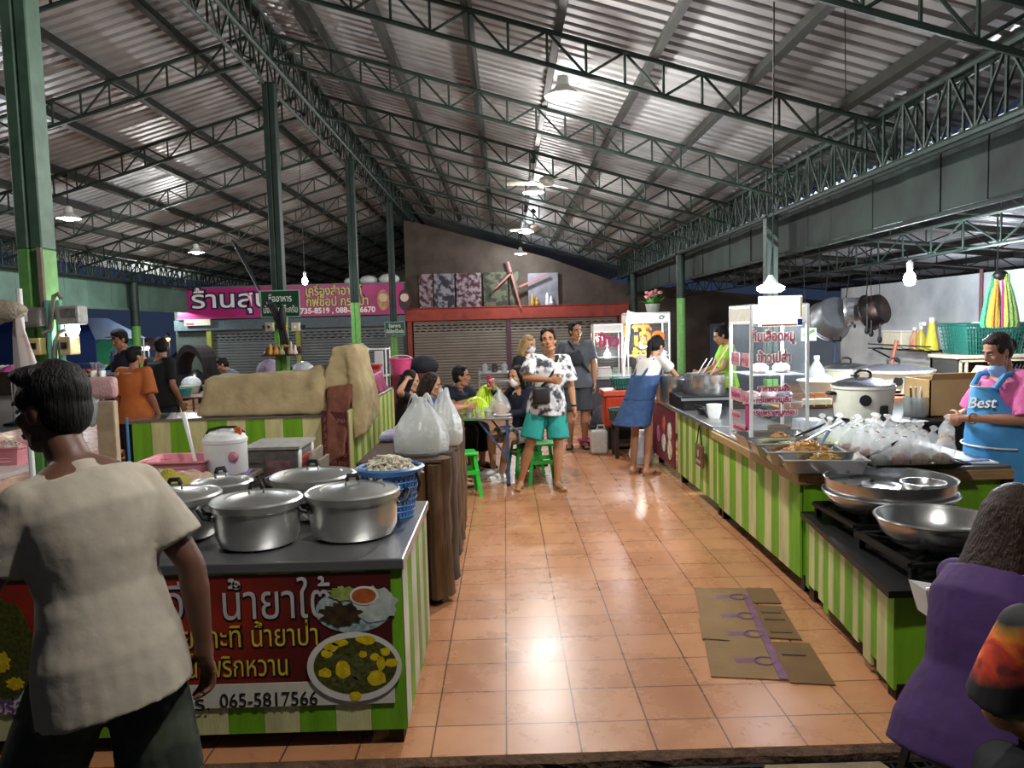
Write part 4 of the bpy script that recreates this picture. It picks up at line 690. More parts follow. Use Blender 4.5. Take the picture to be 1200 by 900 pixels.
for y in (7.4, 11.6): bulb(7.3, y, 1.85, 3.02-.57*(7.3-3.35)/5.85-.02, 70, 'unseen bulb added beyond the grey wall to light the lean-to roof, %s' % ('nearer' if y < 9 else 'farther'), True, .05, 'added bulbs beyond the grey wall')  # added out of sight behind the wall to brighten the lean-to roof
mb = MB(); a = PY(990, -8, 5.0); b = PY(991, 116, 5.0); c = PY(996, 52, 5.0); d = PY(1003, -6, 5.0); mb.tube([a, b], .003, 5); tag(mb.build('hanging_wire', BIRON), 'thin black wire dangling from the roof above the front trays', 'wire')
# ================================================================== front left noodle stall
t = thing('noodle_stall', 'steel-topped stall at front left with a red Thai noodle banner and striped base', 'stall', (-1.6, 3.4, 0))
LX0, LX1, LY0, LY1, LT = -3.1, -.44, 3.02, 4.02, .785
mb = MB(); mb.bbox(LX0, LX1+.012, LY0-.02, LY1, LT-.045, LT, .006, 2); mb.build('steel_top', SSB, t)
mb = MB()
for i in range(18): x1 = LX1-.145*i; mb.use((GRN, CRM)[i % 2]); mb.box(x1-.143, x1, LY0, LY0+.02, .07, LT-.05)
mb.build('front_boards', GRN, t)
WHB = M('whitewashed_board', 'c9c6b4', .6, var=.15, sc=5, stretch=(3, 3, .5), bump=.15)
mb = MB()
for i, (w, m) in enumerate(((.17, WHB), (.14, GRN), (.17, WHB), (.12, GRN), (.15, WHB), (.12, GRN), (.1, WHB))):
    y = LY0+.001+sum((.17, .14, .17, .12, .15, .12, .1)[:i]); mb.use(m); mb.box(LX1-.02, LX1, y, y+w-.003, .07, LT-.05)
mb.build('side_boards', GRN, t)
for x, y in ((LX1-.05, LY0+.06), (LX1-.05, LY1-.06), (LX0+.05, LY0+.06), (LX0+.05, LY1-.06), (-1.8, LY0+.06)): mb = MB(); mb.box(x-.03, x+.03, y-.03, y+.03, 0, LT-.04); mb.build('leg', M('old_dark_wood'), t)
mb = MB(); mb.box(LX0, LX1-.03, LY1-.03, LY1-.01, .07, LT-.05); mb.box(LX0, LX1-.03, LY0+.03, LY1-.03, .12, .14); mb.build('inner_shelf', M('old_dark_wood'), t)
bn = thing('noodle_banner', 'dark red vinyl banner with Thai lettering, phone number and two food pictures', 'banner', (-1.5, 3.0, .47)); BY = LY0-.006
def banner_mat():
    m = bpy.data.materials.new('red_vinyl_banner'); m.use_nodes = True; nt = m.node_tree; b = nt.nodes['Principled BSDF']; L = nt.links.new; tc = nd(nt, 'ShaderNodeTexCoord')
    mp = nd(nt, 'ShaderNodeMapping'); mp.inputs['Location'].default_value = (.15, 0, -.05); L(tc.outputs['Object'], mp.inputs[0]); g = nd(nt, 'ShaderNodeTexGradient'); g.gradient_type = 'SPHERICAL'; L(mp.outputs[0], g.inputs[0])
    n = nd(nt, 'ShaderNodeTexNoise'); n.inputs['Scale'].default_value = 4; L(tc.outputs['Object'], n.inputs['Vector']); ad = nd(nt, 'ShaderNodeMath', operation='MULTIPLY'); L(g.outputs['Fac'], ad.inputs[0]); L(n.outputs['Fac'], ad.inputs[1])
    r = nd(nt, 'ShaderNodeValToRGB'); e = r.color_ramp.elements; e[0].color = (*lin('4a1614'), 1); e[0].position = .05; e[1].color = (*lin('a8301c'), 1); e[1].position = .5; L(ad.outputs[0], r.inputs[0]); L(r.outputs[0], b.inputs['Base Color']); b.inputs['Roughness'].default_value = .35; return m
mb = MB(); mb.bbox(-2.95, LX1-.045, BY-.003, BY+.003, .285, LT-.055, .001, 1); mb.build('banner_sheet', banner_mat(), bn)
mb = MB(); mb.bbox(-2.95, LX1-.045, BY-.0035, BY+.003, .185, .285, .001, 1); mb.build('white_strip', M('white_vinyl', 'cfc8b8', .4, var=.05), bn)
SIL = M('silver_letter', 'b9b4b0', .45, var=.1); YEL = M('yellow_letter', 'd8b83c', .45, var=.1); BLKT = M('black_letter', '141414', .5); PUR = M('purple_letter', '7a3a8a', .5)
def btx(s, px0, px1, py, size, m, out=None):
    a = PY(px0, py, BY); b = PY(px1, py, BY); c = ((a.x+b.x)/2, BY-.004, (a.z+b.z)/2)
    if out: text(s, size, out, (c[0]+.004, c[1], c[2]-.004), Xd, Zd, bn, width=b.x-a.x+.012, ext=.0006, off=.004)
    text(s, size, m, (c[0], BY-.006, c[2]), Xd, Zd, bn, width=b.x-a.x, ext=.0008)
btx('น้ำยาใต้', 262, 388, 724, .2, SIL, BLKT); btx('ขนมจีน', 118, 243, 727, .2, SIL, BLKT)
btx('น้ำยากะทิ', 186, 283, 759, .125, YEL, BLKT); btx('น้ำยาป่า', 296, 373, 756, .125, YEL, BLKT); btx('น้ำพริกหวาน', 221, 338, 792, .12, YEL, BLKT); btx('น้ำยาปลา', 112, 200, 796, .12, YEL, BLKT)
btx('065-5817566', 259, 373, 827, .085, BLKT); btx('โทร.', 205, 247, 832, .085, BLKT); btx('ของอร่อย', -40, 45, 836, .09, PUR)
def disc(px, py, rx, ry, dy, m, n=40, wob=0, seed=1):
    p = PY(px, py, BY); s = p.y/FPX*1.0; rd = random.Random(seed); mb = MB(); Rr = [1+wob*rd.uniform(-1, 1) for _ in range(n)]
    mb.poly([(p.x+cos(2*pi*k/n)*rx*s*Rr[k], BY-dy, p.z+sin(2*pi*k/n)*ry*s*Rr[k]) for k in range(n)], (0, .001, 0)); return mb
def pic(*a, nm='food_picture', **k): m = a[-1]; return disc(*a, **k).build(nm, m, bn)
PW = M('print_white', 'd8d4c8', .4, var=.05); CURP = M('print_curry', '2c2c12', .4, sc=60, hex2='5a5a20', edge=.5); PYEL = M('print_yellow', 'd0b41c', .4, sc=40, var=.3)
pic(414, 715, 45, 27, .006, M('print_plate', 'a9b8b4', .4, sc=60, hex2='4a6a70', edge=.55)); pic(438, 708, 28, 22, .008, M('print_noodle', 'c8ccc0', .4, sc=30, hex2='9aa8a0'), wob=.12); pic(400, 720, 24, 15, .0085, M('print_dark', '241c14', .4, sc=30, hex2='4a3a20'), wob=.2); pic(402, 695, 16, 9, .009, M('print_greenish', '8a9a50', .4, sc=30, var=.4), wob=.2)
pic(427, 697, 17, 11.5, .0095, PW); pic(427, 697, 14.5, 9, .0105, M('print_sauce', 'a8552a', .4, sc=30, var=.3))
pic(416, 780, 57, 43, .011, PW); pic(417, 779, 50, 35, .012, CURP)
rd = random.Random(4)
for px, py, rx, ry in ((389, 757, 9, 6), (430, 748, 12, 6), (400, 752, 10, 4), (452, 762, 6, 5), (403, 783, 9, 10), (442, 793, 11, 10), (382, 787, 8, 6), (459, 775, 8, 5), (417, 814, 7, 6), (440, 768, 6, 5), (384, 765, 7, 5), (426, 765, 5, 4), (447, 776, 5, 9)): pic(px, py, rx, ry, .013, PYEL, wob=.15, n=12, seed=int(px))
for px, py, rx, ry in ((420, 782, 9, 16), (395, 770, 14, 4), (405, 797, 15, 10), (435, 780, 6, 10)): pic(px, py, rx, ry, .0125, M('print_olive', '6a6a3a', .4, sc=50, hex2='26280f'), wob=.12, n=16, seed=int(py))
pic(8, 760, 34, 62, .012, CURP, wob=.05); pic(2, 775, 12, 14, .013, PYEL, wob=.2); pic(20, 800, 10, 8, .013, PYEL, wob=.2)
# aluminium pots
POT = M('pot_aluminium', 'cacac6', .3, .85, var=.1, sc=5)
def pot(x, y, z, r, h, label, rz=0):
    t = thing('aluminium_pot', label, 'pot', (x, y, z), rz, 'lidded aluminium pots on the noodle stall'); mb = MB()
    mb.lathe([(0, .0), (r*.72, 0), (r*.86, .012), (r*.95, h*.3), (r*.97, h*.97), (r*1.03, h), (r*1.03, h+.006), (0, h+.006)], n=48); mb.build('pot_body', POT, t, 30, True)
    mb = MB(); mb.lathe([(r*1.04, h+.004), (r*1.05, h+.03), (r*1.0, h+.038), (r*.97, h+.034), (r*.72, h+.044), (r*.68, h+.04), (r*.4, h+.052), (.0, h+.056)], n=48); mb.build('lid', POT, t, 30, True)
    mb = MB(); mb.tube([(-.03, 0, h+.052), (-.028, 0, h+.075), (.028, 0, h+.075), (.03, 0, h+.052)], .006, 8); mb.build('lid_bracket', SSB, t, True, True); mb = MB(); mb.tube([(-.026, 0, h+.075), (-.018, 0, h+.098), (.018, 0, h+.098), (.026, 0, h+.075)], .011, 8); mb.build('lid_handle', BLK, t, True, True)
    for s in (-1, 1):
        mb = MB(); mb.tube([(s*r*.98, -.045, h*.8), (s*(r+.03), -.045, h*.86), (s*(r+.05), -.03, h*1.05), (s*(r+.05), .03, h*1.05), (s*(r+.03), .045, h*.86), (s*r*.98, .045, h*.8)], .01, 8); mb.build('side_handle', BLK, t, True, True)
        mb = MB(); mb.bbox(s*r*.98-.006, s*r*.98+.006, -.055, .055, h*.72, h*.84, .003, 1); mb.build('handle_plate', SSB, t, False, True)
    return t
pot(-.695, 3.38, LT, .2, .17, 'lidded aluminium pot at the right, beside the blue basket', .35); pot(-1.09, 3.28, LT, .185, .165, 'lidded aluminium pot in the middle of the stall front', .3); pot(-1.5, 3.42, LT, .19, .165, 'lidded aluminium pot at the left, half hidden behind the walking man', .2); pot(-.97, 3.78, LT, .2, .17, 'lidded aluminium pot behind the middle and right pots', -.2); pot(-1.42, 3.76, LT, .145, .15, 'smallest lidded aluminium pot, behind the left ones', .9)
# blue noodle basket
BLUEP = M('blue_plastic_basket', '3c6fa8', .4, var=.1); t = thing('noodle_basket', 'round blue lattice basket heaped with white noodles at the stall corner', 'basket', (-.575, 3.7, LT)); mb = MB(); rb, rt, h = .105, .145, .24; n = 36
for k in range(n): a = 2*pi*k/n; mb.sq((cos(a)*rb, sin(a)*rb, .01), (cos(a)*rt, sin(a)*rt, h), .014, .005)
for k in range(9): f = k/8; r = rb+(rt-rb)*f; mb.tube([(cos(2*pi*j/36)*r, sin(2*pi*j/36)*r, .01+(h-.01)*f) for j in range(36)], .006, 5, closed=True)
mb.lathe([(rb, 0), (rb, .012)], n=36); mb.build('lattice_wall', BLUEP, t, False, True)
mb = MB(); mb.lathe([(rt-.004, h-.025), (rt+.012, h-.02), (rt+.022, h+.004), (rt+.008, h+.012), (rt-.006, h+.006)], n=40, cap=False); mb.build('rim', BLUEP, t, True, True); mb = MB(); mb.tube([(rt*.9, -.08, h), (rt*1.05, -.09, h-.06), (rt*.97, -.085, h-.1)], .008, 6); mb.build('clip', BLK, t, True, True)
o = heap(-.575, 3.7, LT+.2, .135, .135, .085, M('white_noodles', 'c9c2ac', .35, sc=30, var=.15), 'heap of white noodles filling the blue basket', 260, .09, .006, 7)
# log bar
LOG = M('log_slab', '4a341e', .75, sc=3, hex2='6e5030', stretch=(9, 9, .7), bump=.7, bsc=5); LOGD = M('dark_log_slab', '2e2014', .8, sc=3, hex2='4a3420', stretch=(9, 9, .7), bump=.7, bsc=5)
t = thing('log_bar', 'bar counter faced with upright rough log slabs behind the blue basket', 'bar counter', (-.6, 5.6, 0)); rd = random.Random(6)
def slab(mb, a, b, z0, z1, th):
    a, b = Vector((*a, 0)), Vector((*b, 0)); u = b-a; nrm = Vector((u.y, -u.x, 0)).normalized(); R = []
    for i in range(7):
        f = i/6; z = z0+(z1-z0)*f; s = rd.uniform(-.012, .012); R.append([a+u*.02+nrm*.005+Vector((0, 0, z)), a+u*.2+nrm*(th*.8+s)+Vector((0, 0, z)), a+u*(.5+s*3)+nrm*(th*1.15+s)+Vector((0, 0, z)), a+u*.82+nrm*(th*.75-s)+Vector((0, 0, z)), b-u*.02+nrm*.005+Vector((0, 0, z)), b-nrm*.03+Vector((0, 0, z)), a-nrm*.03+Vector((0, 0, z))])
    mb.rings(R)
for i, (a, b) in enumerate((((-.9, 4.6), (-.74, 4.6)), ((-.74, 4.6), (-.6, 4.6)), ((-.6, 4.6), (-.505, 4.6)), ((-.505, 4.6), (-.4, 4.6)))): mb = MB(); slab(mb, a, b, .05, .875, .05); mb.build('log_slab', (LOG, LOGD)[i % 2] if i < 3 else LOG, t, True)
y = 4.6
for i in range(9): w = rd.uniform(.17, .27); mb = MB(); slab(mb, (-.4, y), (-.4, y+w-.01), .03+rd.uniform(0, .08), .88+rd.uniform(-.03, .05), rd.uniform(.025, .06)); mb.build('log_slab', (LOG, LOGD)[i % 2], t, True); y += w
mb = MB(); mb.bbox(-.92, -.4, 4.58, y, .875, .9, .01, 1); mb.build('bar_top', LOGD, t); mb = MB(); mb.box(-.88, -.43, 4.63, y-.03, .0, .06); mb.build('plinth', BLK, t)
WB = M('white_bag_film'); 
def carrier(x, y, z, w, d, h, label, tilt=0, seed=1):
    t = thing('carrier_bag', label, 'bag', (x, y, z), tilt, 'white carrier bags on the log bar'); rd = random.Random(seed); mb = MB(); R = []; n = 28
    for f, s in ((0, .85), (.06, 1.0), (.28, 1.0), (.48, .88), (.66, .66), (.82, .42), (.93, .27), (1.0, .24)):
        R.append([Vector((cos(2*pi*k/n)*w*s*(1+(.04+.2*f*f)*sin(5*k+4*f)+.05*sin(11*k+seed)), sin(2*pi*k/n)*d*s*(1+(.05+.2*f*f)*cos(5*k+4*f)), h*f)) for k in range(n)])
    mb.rings(R); mb.build('bag_body', film('carrier_film', 'e2e4e3', .12, .06, .3, .8, 16), t, True, True)
    for s in (-1, 1): mb = MB(); R = [[Vector((s*w*(.05+.42*q)+a*.3, b*3+.03*s*q, h*(.93-.1*q+.16*sin(q*pi))+a)) for a, b in ((-.012, -.006), (.012, -.006), (.012, .006), (-.012, .006))] for q in [i/8 for i in range(9)]]; mb.rings(R); mb.build('handle', M('carrier_film'), t, True, True)
    mb = MB(); mb.lathe([(w*.7, .01), (w*.85, .04), (w*.6, .12), (.01, .14)], n=18, sy=d/w); mb.build('contents', M('pale_contents', 'c8c49a', .6, var=.2), t, True, True); return t
carrier(-.55, 4.85, .9, .165, .14, .36, 'nearer white carrier bag standing on the log bar', 0, 1); carrier(-.43, 5.22, .9, .12, .12, .36, 'white carrier bag behind the nearer one on the log bar', .6, 2)
for i, (x, y, c, l) in enumerate(((-.78, 5.5, '5a4a8a', 'purple printed packet on the left side of the log bar'), (-.74, 5.85, '8a9a70', 'pale green plastic packet on the log bar behind the purple one'))):
    mb = MB(); mb.bbox(x-.13, x+.12, y-.14, y+.14, .9, .96, .03, 3); tag(mb.build('packet', M('packet'+c, c, .35, sc=8, hex2='c9c4d0', bump=.6, bsc=14), None, True), l, 'packet', 'packets on the log bar')
# ================================================================== wing of the front stall with wash things
t = thing('side_table', 'wing table covered by a shiny purple sheet behind the noodle stall', 'table', (-2.0, 4.6, 0)); mb = MB(); mb.bbox(-2.37, -1.66, 4.05, 5.15, .75, .785, .006, 1); mb.build('table_top', M('grey_board', '5c5248', .7, var=.2), t)
mb = MB(); mb.grid(lambda u, v: Vector((-2.36+u*.68, 4.1+v*1.0, .789+.008*sin(u*17+v*9)+.006*sin(v*23))), 24, 20); mb.build('plastic_sheet', M('purple_sheet', '5a4a9a', .25, sc=10, hex2='8a7ac0', bump=.5, bsc=12), t, True)
mb = MB(); mb.grid(lambda u, v: Vector((-1.95+u*.25, 4.08+v*.3, .803+.01*sin(u*9+v*7))), 8, 8); mb.build('green_sheet', M('bright_green_sheet', '5ab040', .35, bump=.4), t, True)
for x, y in ((-2.33, 4.1), (-1.7, 4.1), (-2.33, 5.1), (-1.7, 5.1)): mb = MB(); mb.box(x-.03, x+.03, y-.03, y+.03, 0, .75); mb.build('leg', M('old_dark_wood'), t)
mb = MB(); mb.box(-2.33, -1.75, 5.1, 5.13, .1, .75); mb.build('back_board', M('old_dark_wood'), t)
t = thing('water_jug', 'round white water jug with black strap on the purple sheet', 'jug', (-1.84, 4.98, .79)); mb = MB(); mb.lathe([(0, 0), (.125, 0), (.135, .015), (.135, .2), (.14, .205), (.14, .225), (.13, .235), (.12, .26), (.06, .275), (0, .277)], n=36); mb.build('jug_body', M('jug_white', 'd6d4cf', .4, sc=14, var=.06), t, 40, True); mb = MB(); mb.lathe([(.05, .27), (.052, .295), (0, .3)], n=24); mb.build('lid', WHITEP, t, 40, True)
mb = MB(); mb.tube([(-.12, -.03, .24), (-.08, -.06, .29), (0, -.05, .305), (.08, -.02, .3), (.12, .02, .26)], .009, 8); mb.build('strap', BLK, t, True, True); mb = MB(); mb.bbox(.08, .12, -.05, -.02, .25, .3, .006); mb.build('spout_cap', M('orange_cap', 'c0501e', .4), t, False, True)
mb = MB(); mb.lathe([(.03, 0), (.035, .02), (.02, .04)], (.09, -.1, .12), 10, R=Matrix.Rotation(pi/2, 3, 'X')); mb.build('flower_print', M('reddish_print', 'b0707a', .5), t, True, True)
t = thing('white_ladle', 'white plastic handle leaning against the water jug', 'ladle', (-2.02, 4.95, .79)); mb = MB(); mb.tube([(0, 0, .03), (-.04, .02, .2), (-.085, .04, .4)], [.012, .012, .017], 8); mb.build('handle', WHITEP, t, True, True); mb = MB(); mb.ell((.0, 0, .03), (.05, .05, .025), 14, 8); mb.build('spoon_bowl', WHITEP, t, True, True)
def cloth(name, x, y, z, w, d, h, m, label, seed=1, cat='cloth', drape=0, rz=0, group=None):
    t = bpy.data.objects; rd = random.Random(seed); ph = [rd.uniform(0, 6) for _ in range(6)]; mb = MB(); R_ = Matrix.Rotation(rz, 3, 'Z')
    def f(u, v, top=True):
        px, py = (u-.5)*w, (v-.5)*d; e = min(u, 1-u, v, 1-v)*4; b = min(1, e)
        zz = h*(b**.5)*(.62+.2*sin(u*9+ph[0])+.2*sin(v*7+u*5+ph[1])+.12*sin(u*19+v*13+ph[2])) if top else 0
        if drape and v < .35: zz -= drape*((.35-v)/.35)**1.3; py += .0
        return Vector((x, y, z)) + R_ @ Vector((px, py, zz+.004))
    mb.grid(f, 36, 30); o = mb.build(name, m, None, True); s = o.modifiers.new('thickness', 'SOLIDIFY'); s.thickness = .006; s.offset = 1; return tag(o, label, cat, group)
YTOW = M('mustard_towel', 'a89a34', .9, sc=8, hex2='8c7f26', bump=.8, bsc=90); cloth('towel', -2.06, 4.24, .79, .5, .42, .16, YTOW, 'mustard yellow towel heaped on the front edge of the purple sheet', 3, 'towel', .1, .15); cloth('towel', -1.93, 4.6, .79, .3, .25, .09, M('beige_towel', 'b89a84', .9, var=.15, bump=.8, bsc=80), 'beige and pink towel crumpled behind the yellow one', 5, 'towel', 0, .5); cloth('towel', -2.2, 4.7, .79, .25, .22, .07, M('grey_green_cloth', '9aa088', .9, bump=.8, bsc=80), 'grey-green cloth between the pink basin and beige towel', 8, 'towel')
def basin(x, y, z, w, d, h, m, label, group='pink plastic basins', name='plastic_basin'):
    t = thing(name, label, 'basin', (x, y, z), 0, group); mb = MB(); a, b = w/2, d/2; R = []
    for s, q in ((.82, 0), (.97, h*.95), (1.05, h), (1.05, h-.012), (1.0, h-.01), (.94, h*.9), (.8, .012)): R.append([Vector((cos(k*2*pi/40)*0+a*s*max(-1, min(1, 1.35*cos(k*2*pi/40))), b*s*max(-1, min(1, 1.35*sin(k*2*pi/40))), q)) for k in range(40)])
    mb.rings(R, False); mb.lathe([(a*.7, .012), (.0, .012)], n=24, sy=b/a, cap=False); mb.build('basin_wall', m, t, 40, True)
    mb = MB()
    for k in range(4): q = h*(.2+.18*k); s = .82+.15*q/h; mb.tube([(sx*a*s, sy*b*s, q) for sx, sy in ((-.72, -1), (.72, -1), (1, -.72), (1, .72), (.72, 1), (-.72, 1), (-1, .72), (-1, -.72))], .004, 5, closed=True)
    mb.build('ribs', m, t, False, True); return t
PK = M('pink_plastic', 'd98a94', .4, var=.08); basin(-2.13, 4.98, .79, .42, .34, .11, PK, 'pink basin behind the towels next to the white jug'); MAGS = M('magenta_sheet', 'c070b0', .35, bump=.5)
cloth('plastic_sheet', -2.22, 4.4, .79, .26, .3, .05, MAGS, 'mauve plastic sheet left of the yellow towel', 11, 'sheet')
# left table with pink baskets (behind the walking man)
t = thing('serving_table', 'white-edged table at the far left carrying pink baskets of vegetables', 'table', (-3.2, 4.3, 0)); 
t.location = (-4.2, 5.6, 0); mb = MB(); mb.bbox(-.75, .75, -.5, .45, .74, .775, .006, 1); mb.build('table_top', M('white_edge', 'b8aca8', .5), t, False, True)
for x in (-.7, .7):
    for y in (-.45, .4): mb = MB(); mb.box(x-.025, x+.025, y-.025, y+.025, 0, .74); mb.build('leg', SSB, t, False, True)
basin(-4.25, 5.45, .775, .7, .45, .14, PK, 'ribbed pink basin of vegetables at the far left edge'); basin(-3.75, 5.75, .775, .4, .4, .14, PK, 'smaller pink basin beside the ribbed one, right of it'); heap(-4.25, 5.45, .83, .28, .18, .12, M('cut_vegetables', 'c9c08c', .6, sc=25, hex2='8aa060'), 'cut vegetables heaped in the ribbed pink basin', 150, .07, .009, 5); heap(-3.75, 5.75, .83, .15, .15, .1, M('pale_sprouts', 'ccc8b8', .6, sc=25, hex2='b08a80'), 'pale bean sprouts in the smaller pink basin', 120, .06, .005, 6)
# grey metal box with red louvres
t = thing('metal_stove_box', 'grey corrugated metal box with a red louvred side behind the rear pots', 'box', (-1.62, 5.5, 0)); mb = MB(); mb.bbox(-1.83, -1.47, 5.32, 5.75, .3, .88, .008, 1)
for k in range(7): mb.box(-1.83, -1.7, 5.305, 5.322, .34+.075*k, .375+.075*k)
mb.build('box_body', M('grey_sheet_box', '6c6862', .5, .3, var=.2), t); mb = MB(); mb.box(-1.69, -1.52, 5.312, 5.322, .42, .8); mb.build('printed_plate', M('pinkish_plate', '7c5c60', .5, sc=14, var=.4), t); mb = MB(); mb.box(-1.85, -1.45, 5.3, 5.77, .88, .9); mb.build('lid', M('dusty_white', '8a8880', .6, var=.2), t)
mb = MB()
for k in range(11): mb.sq((-1.465, 5.4, .4+.04*k), (-1.465, 5.68, .4+.04*k), .02, .022)
mb.build('louvres', M('red_louvre', 'b0403a', .5), t); mb = MB(); mb.box(-1.472, -1.46, 5.33, 5.4, .3, .88); mb.box(-1.472, -1.46, 5.68, 5.74, .3, .88); mb.build('side_frame', WHITEP, t)
for x in (-1.8, -1.5):
    for y in (5.36, 5.7): mb = MB(); mb.box(x-.02, x+.02, y-.02, y+.02, 0, .3); mb.build('leg', SSB, t)
t = thing('sheet_pack', 'clear plastic-wrapped sheets leaning beside the grey metal box', 'sheets', (-1.4, 5.6, 0)); mb = MB(); mb.box(-1.43, -1.41, 5.4, 5.75, .2, .84, Matrix.Rotation(.06, 3, 'Y')); mb.box(-1.39, -1.37, 5.42, 5.7, .0, .78, Matrix.Rotation(.09, 3, 'Y')); mb.build('wrapped_sheets', M('film_wrap', 'a8a090', .3, bump=.6, alpha=.7), t); mb = MB(); mb.bbox(-1.44, -1.34, 5.39, 5.76, 0, .06, .01); mb.build('base', M('dusty_white'), t)
# ================================================================== middle left counter with tarps
LT2 = .8
p0 = PY(158, 545, 8.2).x; p1 = PY(379, 545, 8.2).x
t = thing('striped_counter', 'green and cream striped counter under the tan tarp in the middle left', 'counter', ((p0+p1)/2, 8.5, 0)); mb = MB(); boards(mb, (p0, 8.2), (p1, 8.2), .27, .77, 10, 0, .02, 0, 2, wj=.04)
mb.build('front_boards', GRN, t); mb = MB(); mb.bbox(p0-.03, p1+.01, 8.17, 8.85, .77, .8, .005, 1); mb.build('counter_top', SS, t)
for x in (p0+.05, (p0+p1)/2, p1-.3):
    for y in (8.26, 8.8): mb = MB(); mb.box(x-.03, x+.03, y-.03, y+.03, 0, .77); mb.build('leg', BIRON, t)
mb = MB(); mb.box(p0, p1, 8.22, 8.83, .27, .29); mb.build('low_shelf', BIRON, t)
mb = MB(); mb.tube([(p0-.03, 8.15, 0), (p0-.03, 8.15, .83)], .015, 8); tag(mb.build('blue_pipe', M('blue_pipe', '4a80b0', .4)), 'thin blue pipe at the left corner of the striped counter', 'pipe')
t = thing('corner_counter', 'counter wing with narrow green stripes and dark red poster end, under the tall tarp', 'counter', (-1.9, 9.3, 0)); C0, C1 = PY(410, 553, 8.0), PY(462, 509, 10.75)
mb = MB(); boards(mb, (C0.x, 8.0), (C1.x, 10.75), .17, .86, 17, 1, .02, 0, 5); mb.build('side_boards', GRN, t); mb = MB(); mb.bbox(-2.2, C1.x+.01, 8.25, 10.75, .86, .885, .004, 1); mb.build('counter_top', SSB, t)
for x in (-2.15, C0.x-.06):
    for y in (8.32, 9.5, 10.7): mb = MB(); mb.box(x-.025, x+.025, y-.025, y+.025, 0, .86); mb.build('leg', BIRON, t)
POSTER = M('dark_red_poster', '5c2226', .5, sc=20, hex2='8a5a58', edge=.6, stretch=(1, 1, 6)); mb = MB(); q = Vector((C0.x, 7.98, 0)); r = Vector((p1, 8.19, 0)); mb.hexa([q+Vector((0, 0, .17)), q+Vector((.01, .012, .17)), r+Vector((.01, .012, .17)), r+Vector((0, 0, .17)), q+Vector((0, 0, .84)), q+Vector((.01, .012, .84)), r+Vector((.01, .012, .84)), r+Vector((0, 0, .84))]); mb.build('poster_panel', POSTER, t)
for k in range(6): zz = .28+.09*k; text('ส้มตำ ลาบ', .07, M('faded_letter', 'b89a94', .6), (r+(q-r)*.5+Vector((0, -.006, zz))), (q-r), Zd, t, width=(q-r).length*.8, ext=.0006)
TARP = M('tan_canvas', 'b3a27a', .85, var=.14, sc=5, hex2='9a8962', bump=.35, bsc=14); TARP2 = TARP
def blob(name, m, shapes, parent=None, vox=.025, disp=.05, dsc=.25, smooth=6):
    mb = MB(); shapes(mb); return solid(mb, name, m, parent, vox, smooth, .6, None, disp, dsc)
a = PY(228, 484, 8.2); b = PY(386, 484, 8.2)
o = blob('canvas_tarp', TARP, lambda mb: (mb.hexa([Vector(q) for q in ((a.x, 8.2, .802), (b.x+.02, 8.2, .802), (b.x-.02, 8.84, .802), (a.x, 8.84, .802), (a.x+.1, 8.3, 1.22), (b.x-.14, 8.3, 1.27), (b.x-.15, 8.75, 1.27), (a.x+.1, 8.75, 1.24))]), mb.ell((b.x-.16, 8.5, 1.1), (.17, .27, .22))), None, .025, .05, .3)
tag(o, 'long tan canvas tarp covering goods on the striped counter', 'tarp')
a = PY(378, 470, 8.3); b = PY(436, 470, 8.6)
t = thing('tarp_covered_cabinet', 'tall cabinet covered by a tan canvas sheet at the counter corner', 'cabinet', ((a.x+b.x)/2, 8.6, .885))
mb = MB(); mb.box(a.x+.12, b.x-.2, 8.45, 8.8, .885, 1.38); mb.build('cabinet_body', M('dark_cabinet'), t)
blob('canvas_sheet', TARP, lambda mb: (mb.hexa([Vector(q) for q in ((a.x-.03, 8.28, 1.03), (b.x-.16, 8.28, 1.1), (b.x-.16, 8.95, 1.05), (a.x-.02, 8.95, 1.0), (a.x+.1, 8.38, 1.5), (b.x-.12, 8.38, 1.55), (b.x-.12, 8.88, 1.55), (a.x+.1, 8.88, 1.5))]), mb.hexa([Vector(q) for q in ((b.x-.13, 8.1, .52), (b.x+.03, 8.1, .6), (b.x+.04, 9.0, .75), (b.x-.1, 9.0, .75), (b.x-.22, 8.35, 1.52), (b.x-.1, 8.35, 1.5), (b.x-.08, 8.9, 1.5), (b.x-.2, 8.9, 1.53))])), t, .02, .05, .2)
BRC = M('rust_brown_cloth', '6c4030', .9, var=.2, sc=6, bump=.4, bsc=12)
blob('brown_cloth', BRC, lambda mb: mb.hexa([Vector(q) for q in ((C0.x-.22, 7.86, .3), (C0.x-.02, 7.82, .42), (C0.x-.03, 7.92, .42), (C0.x-.22, 7.94, .3), (a.x+.06, 8.24, 1.1), (b.x-.14, 8.24, 1.12), (b.x-.14, 8.36, 1.12), (a.x+.06, 8.36, 1.1))]), t, .018, .04, .12)
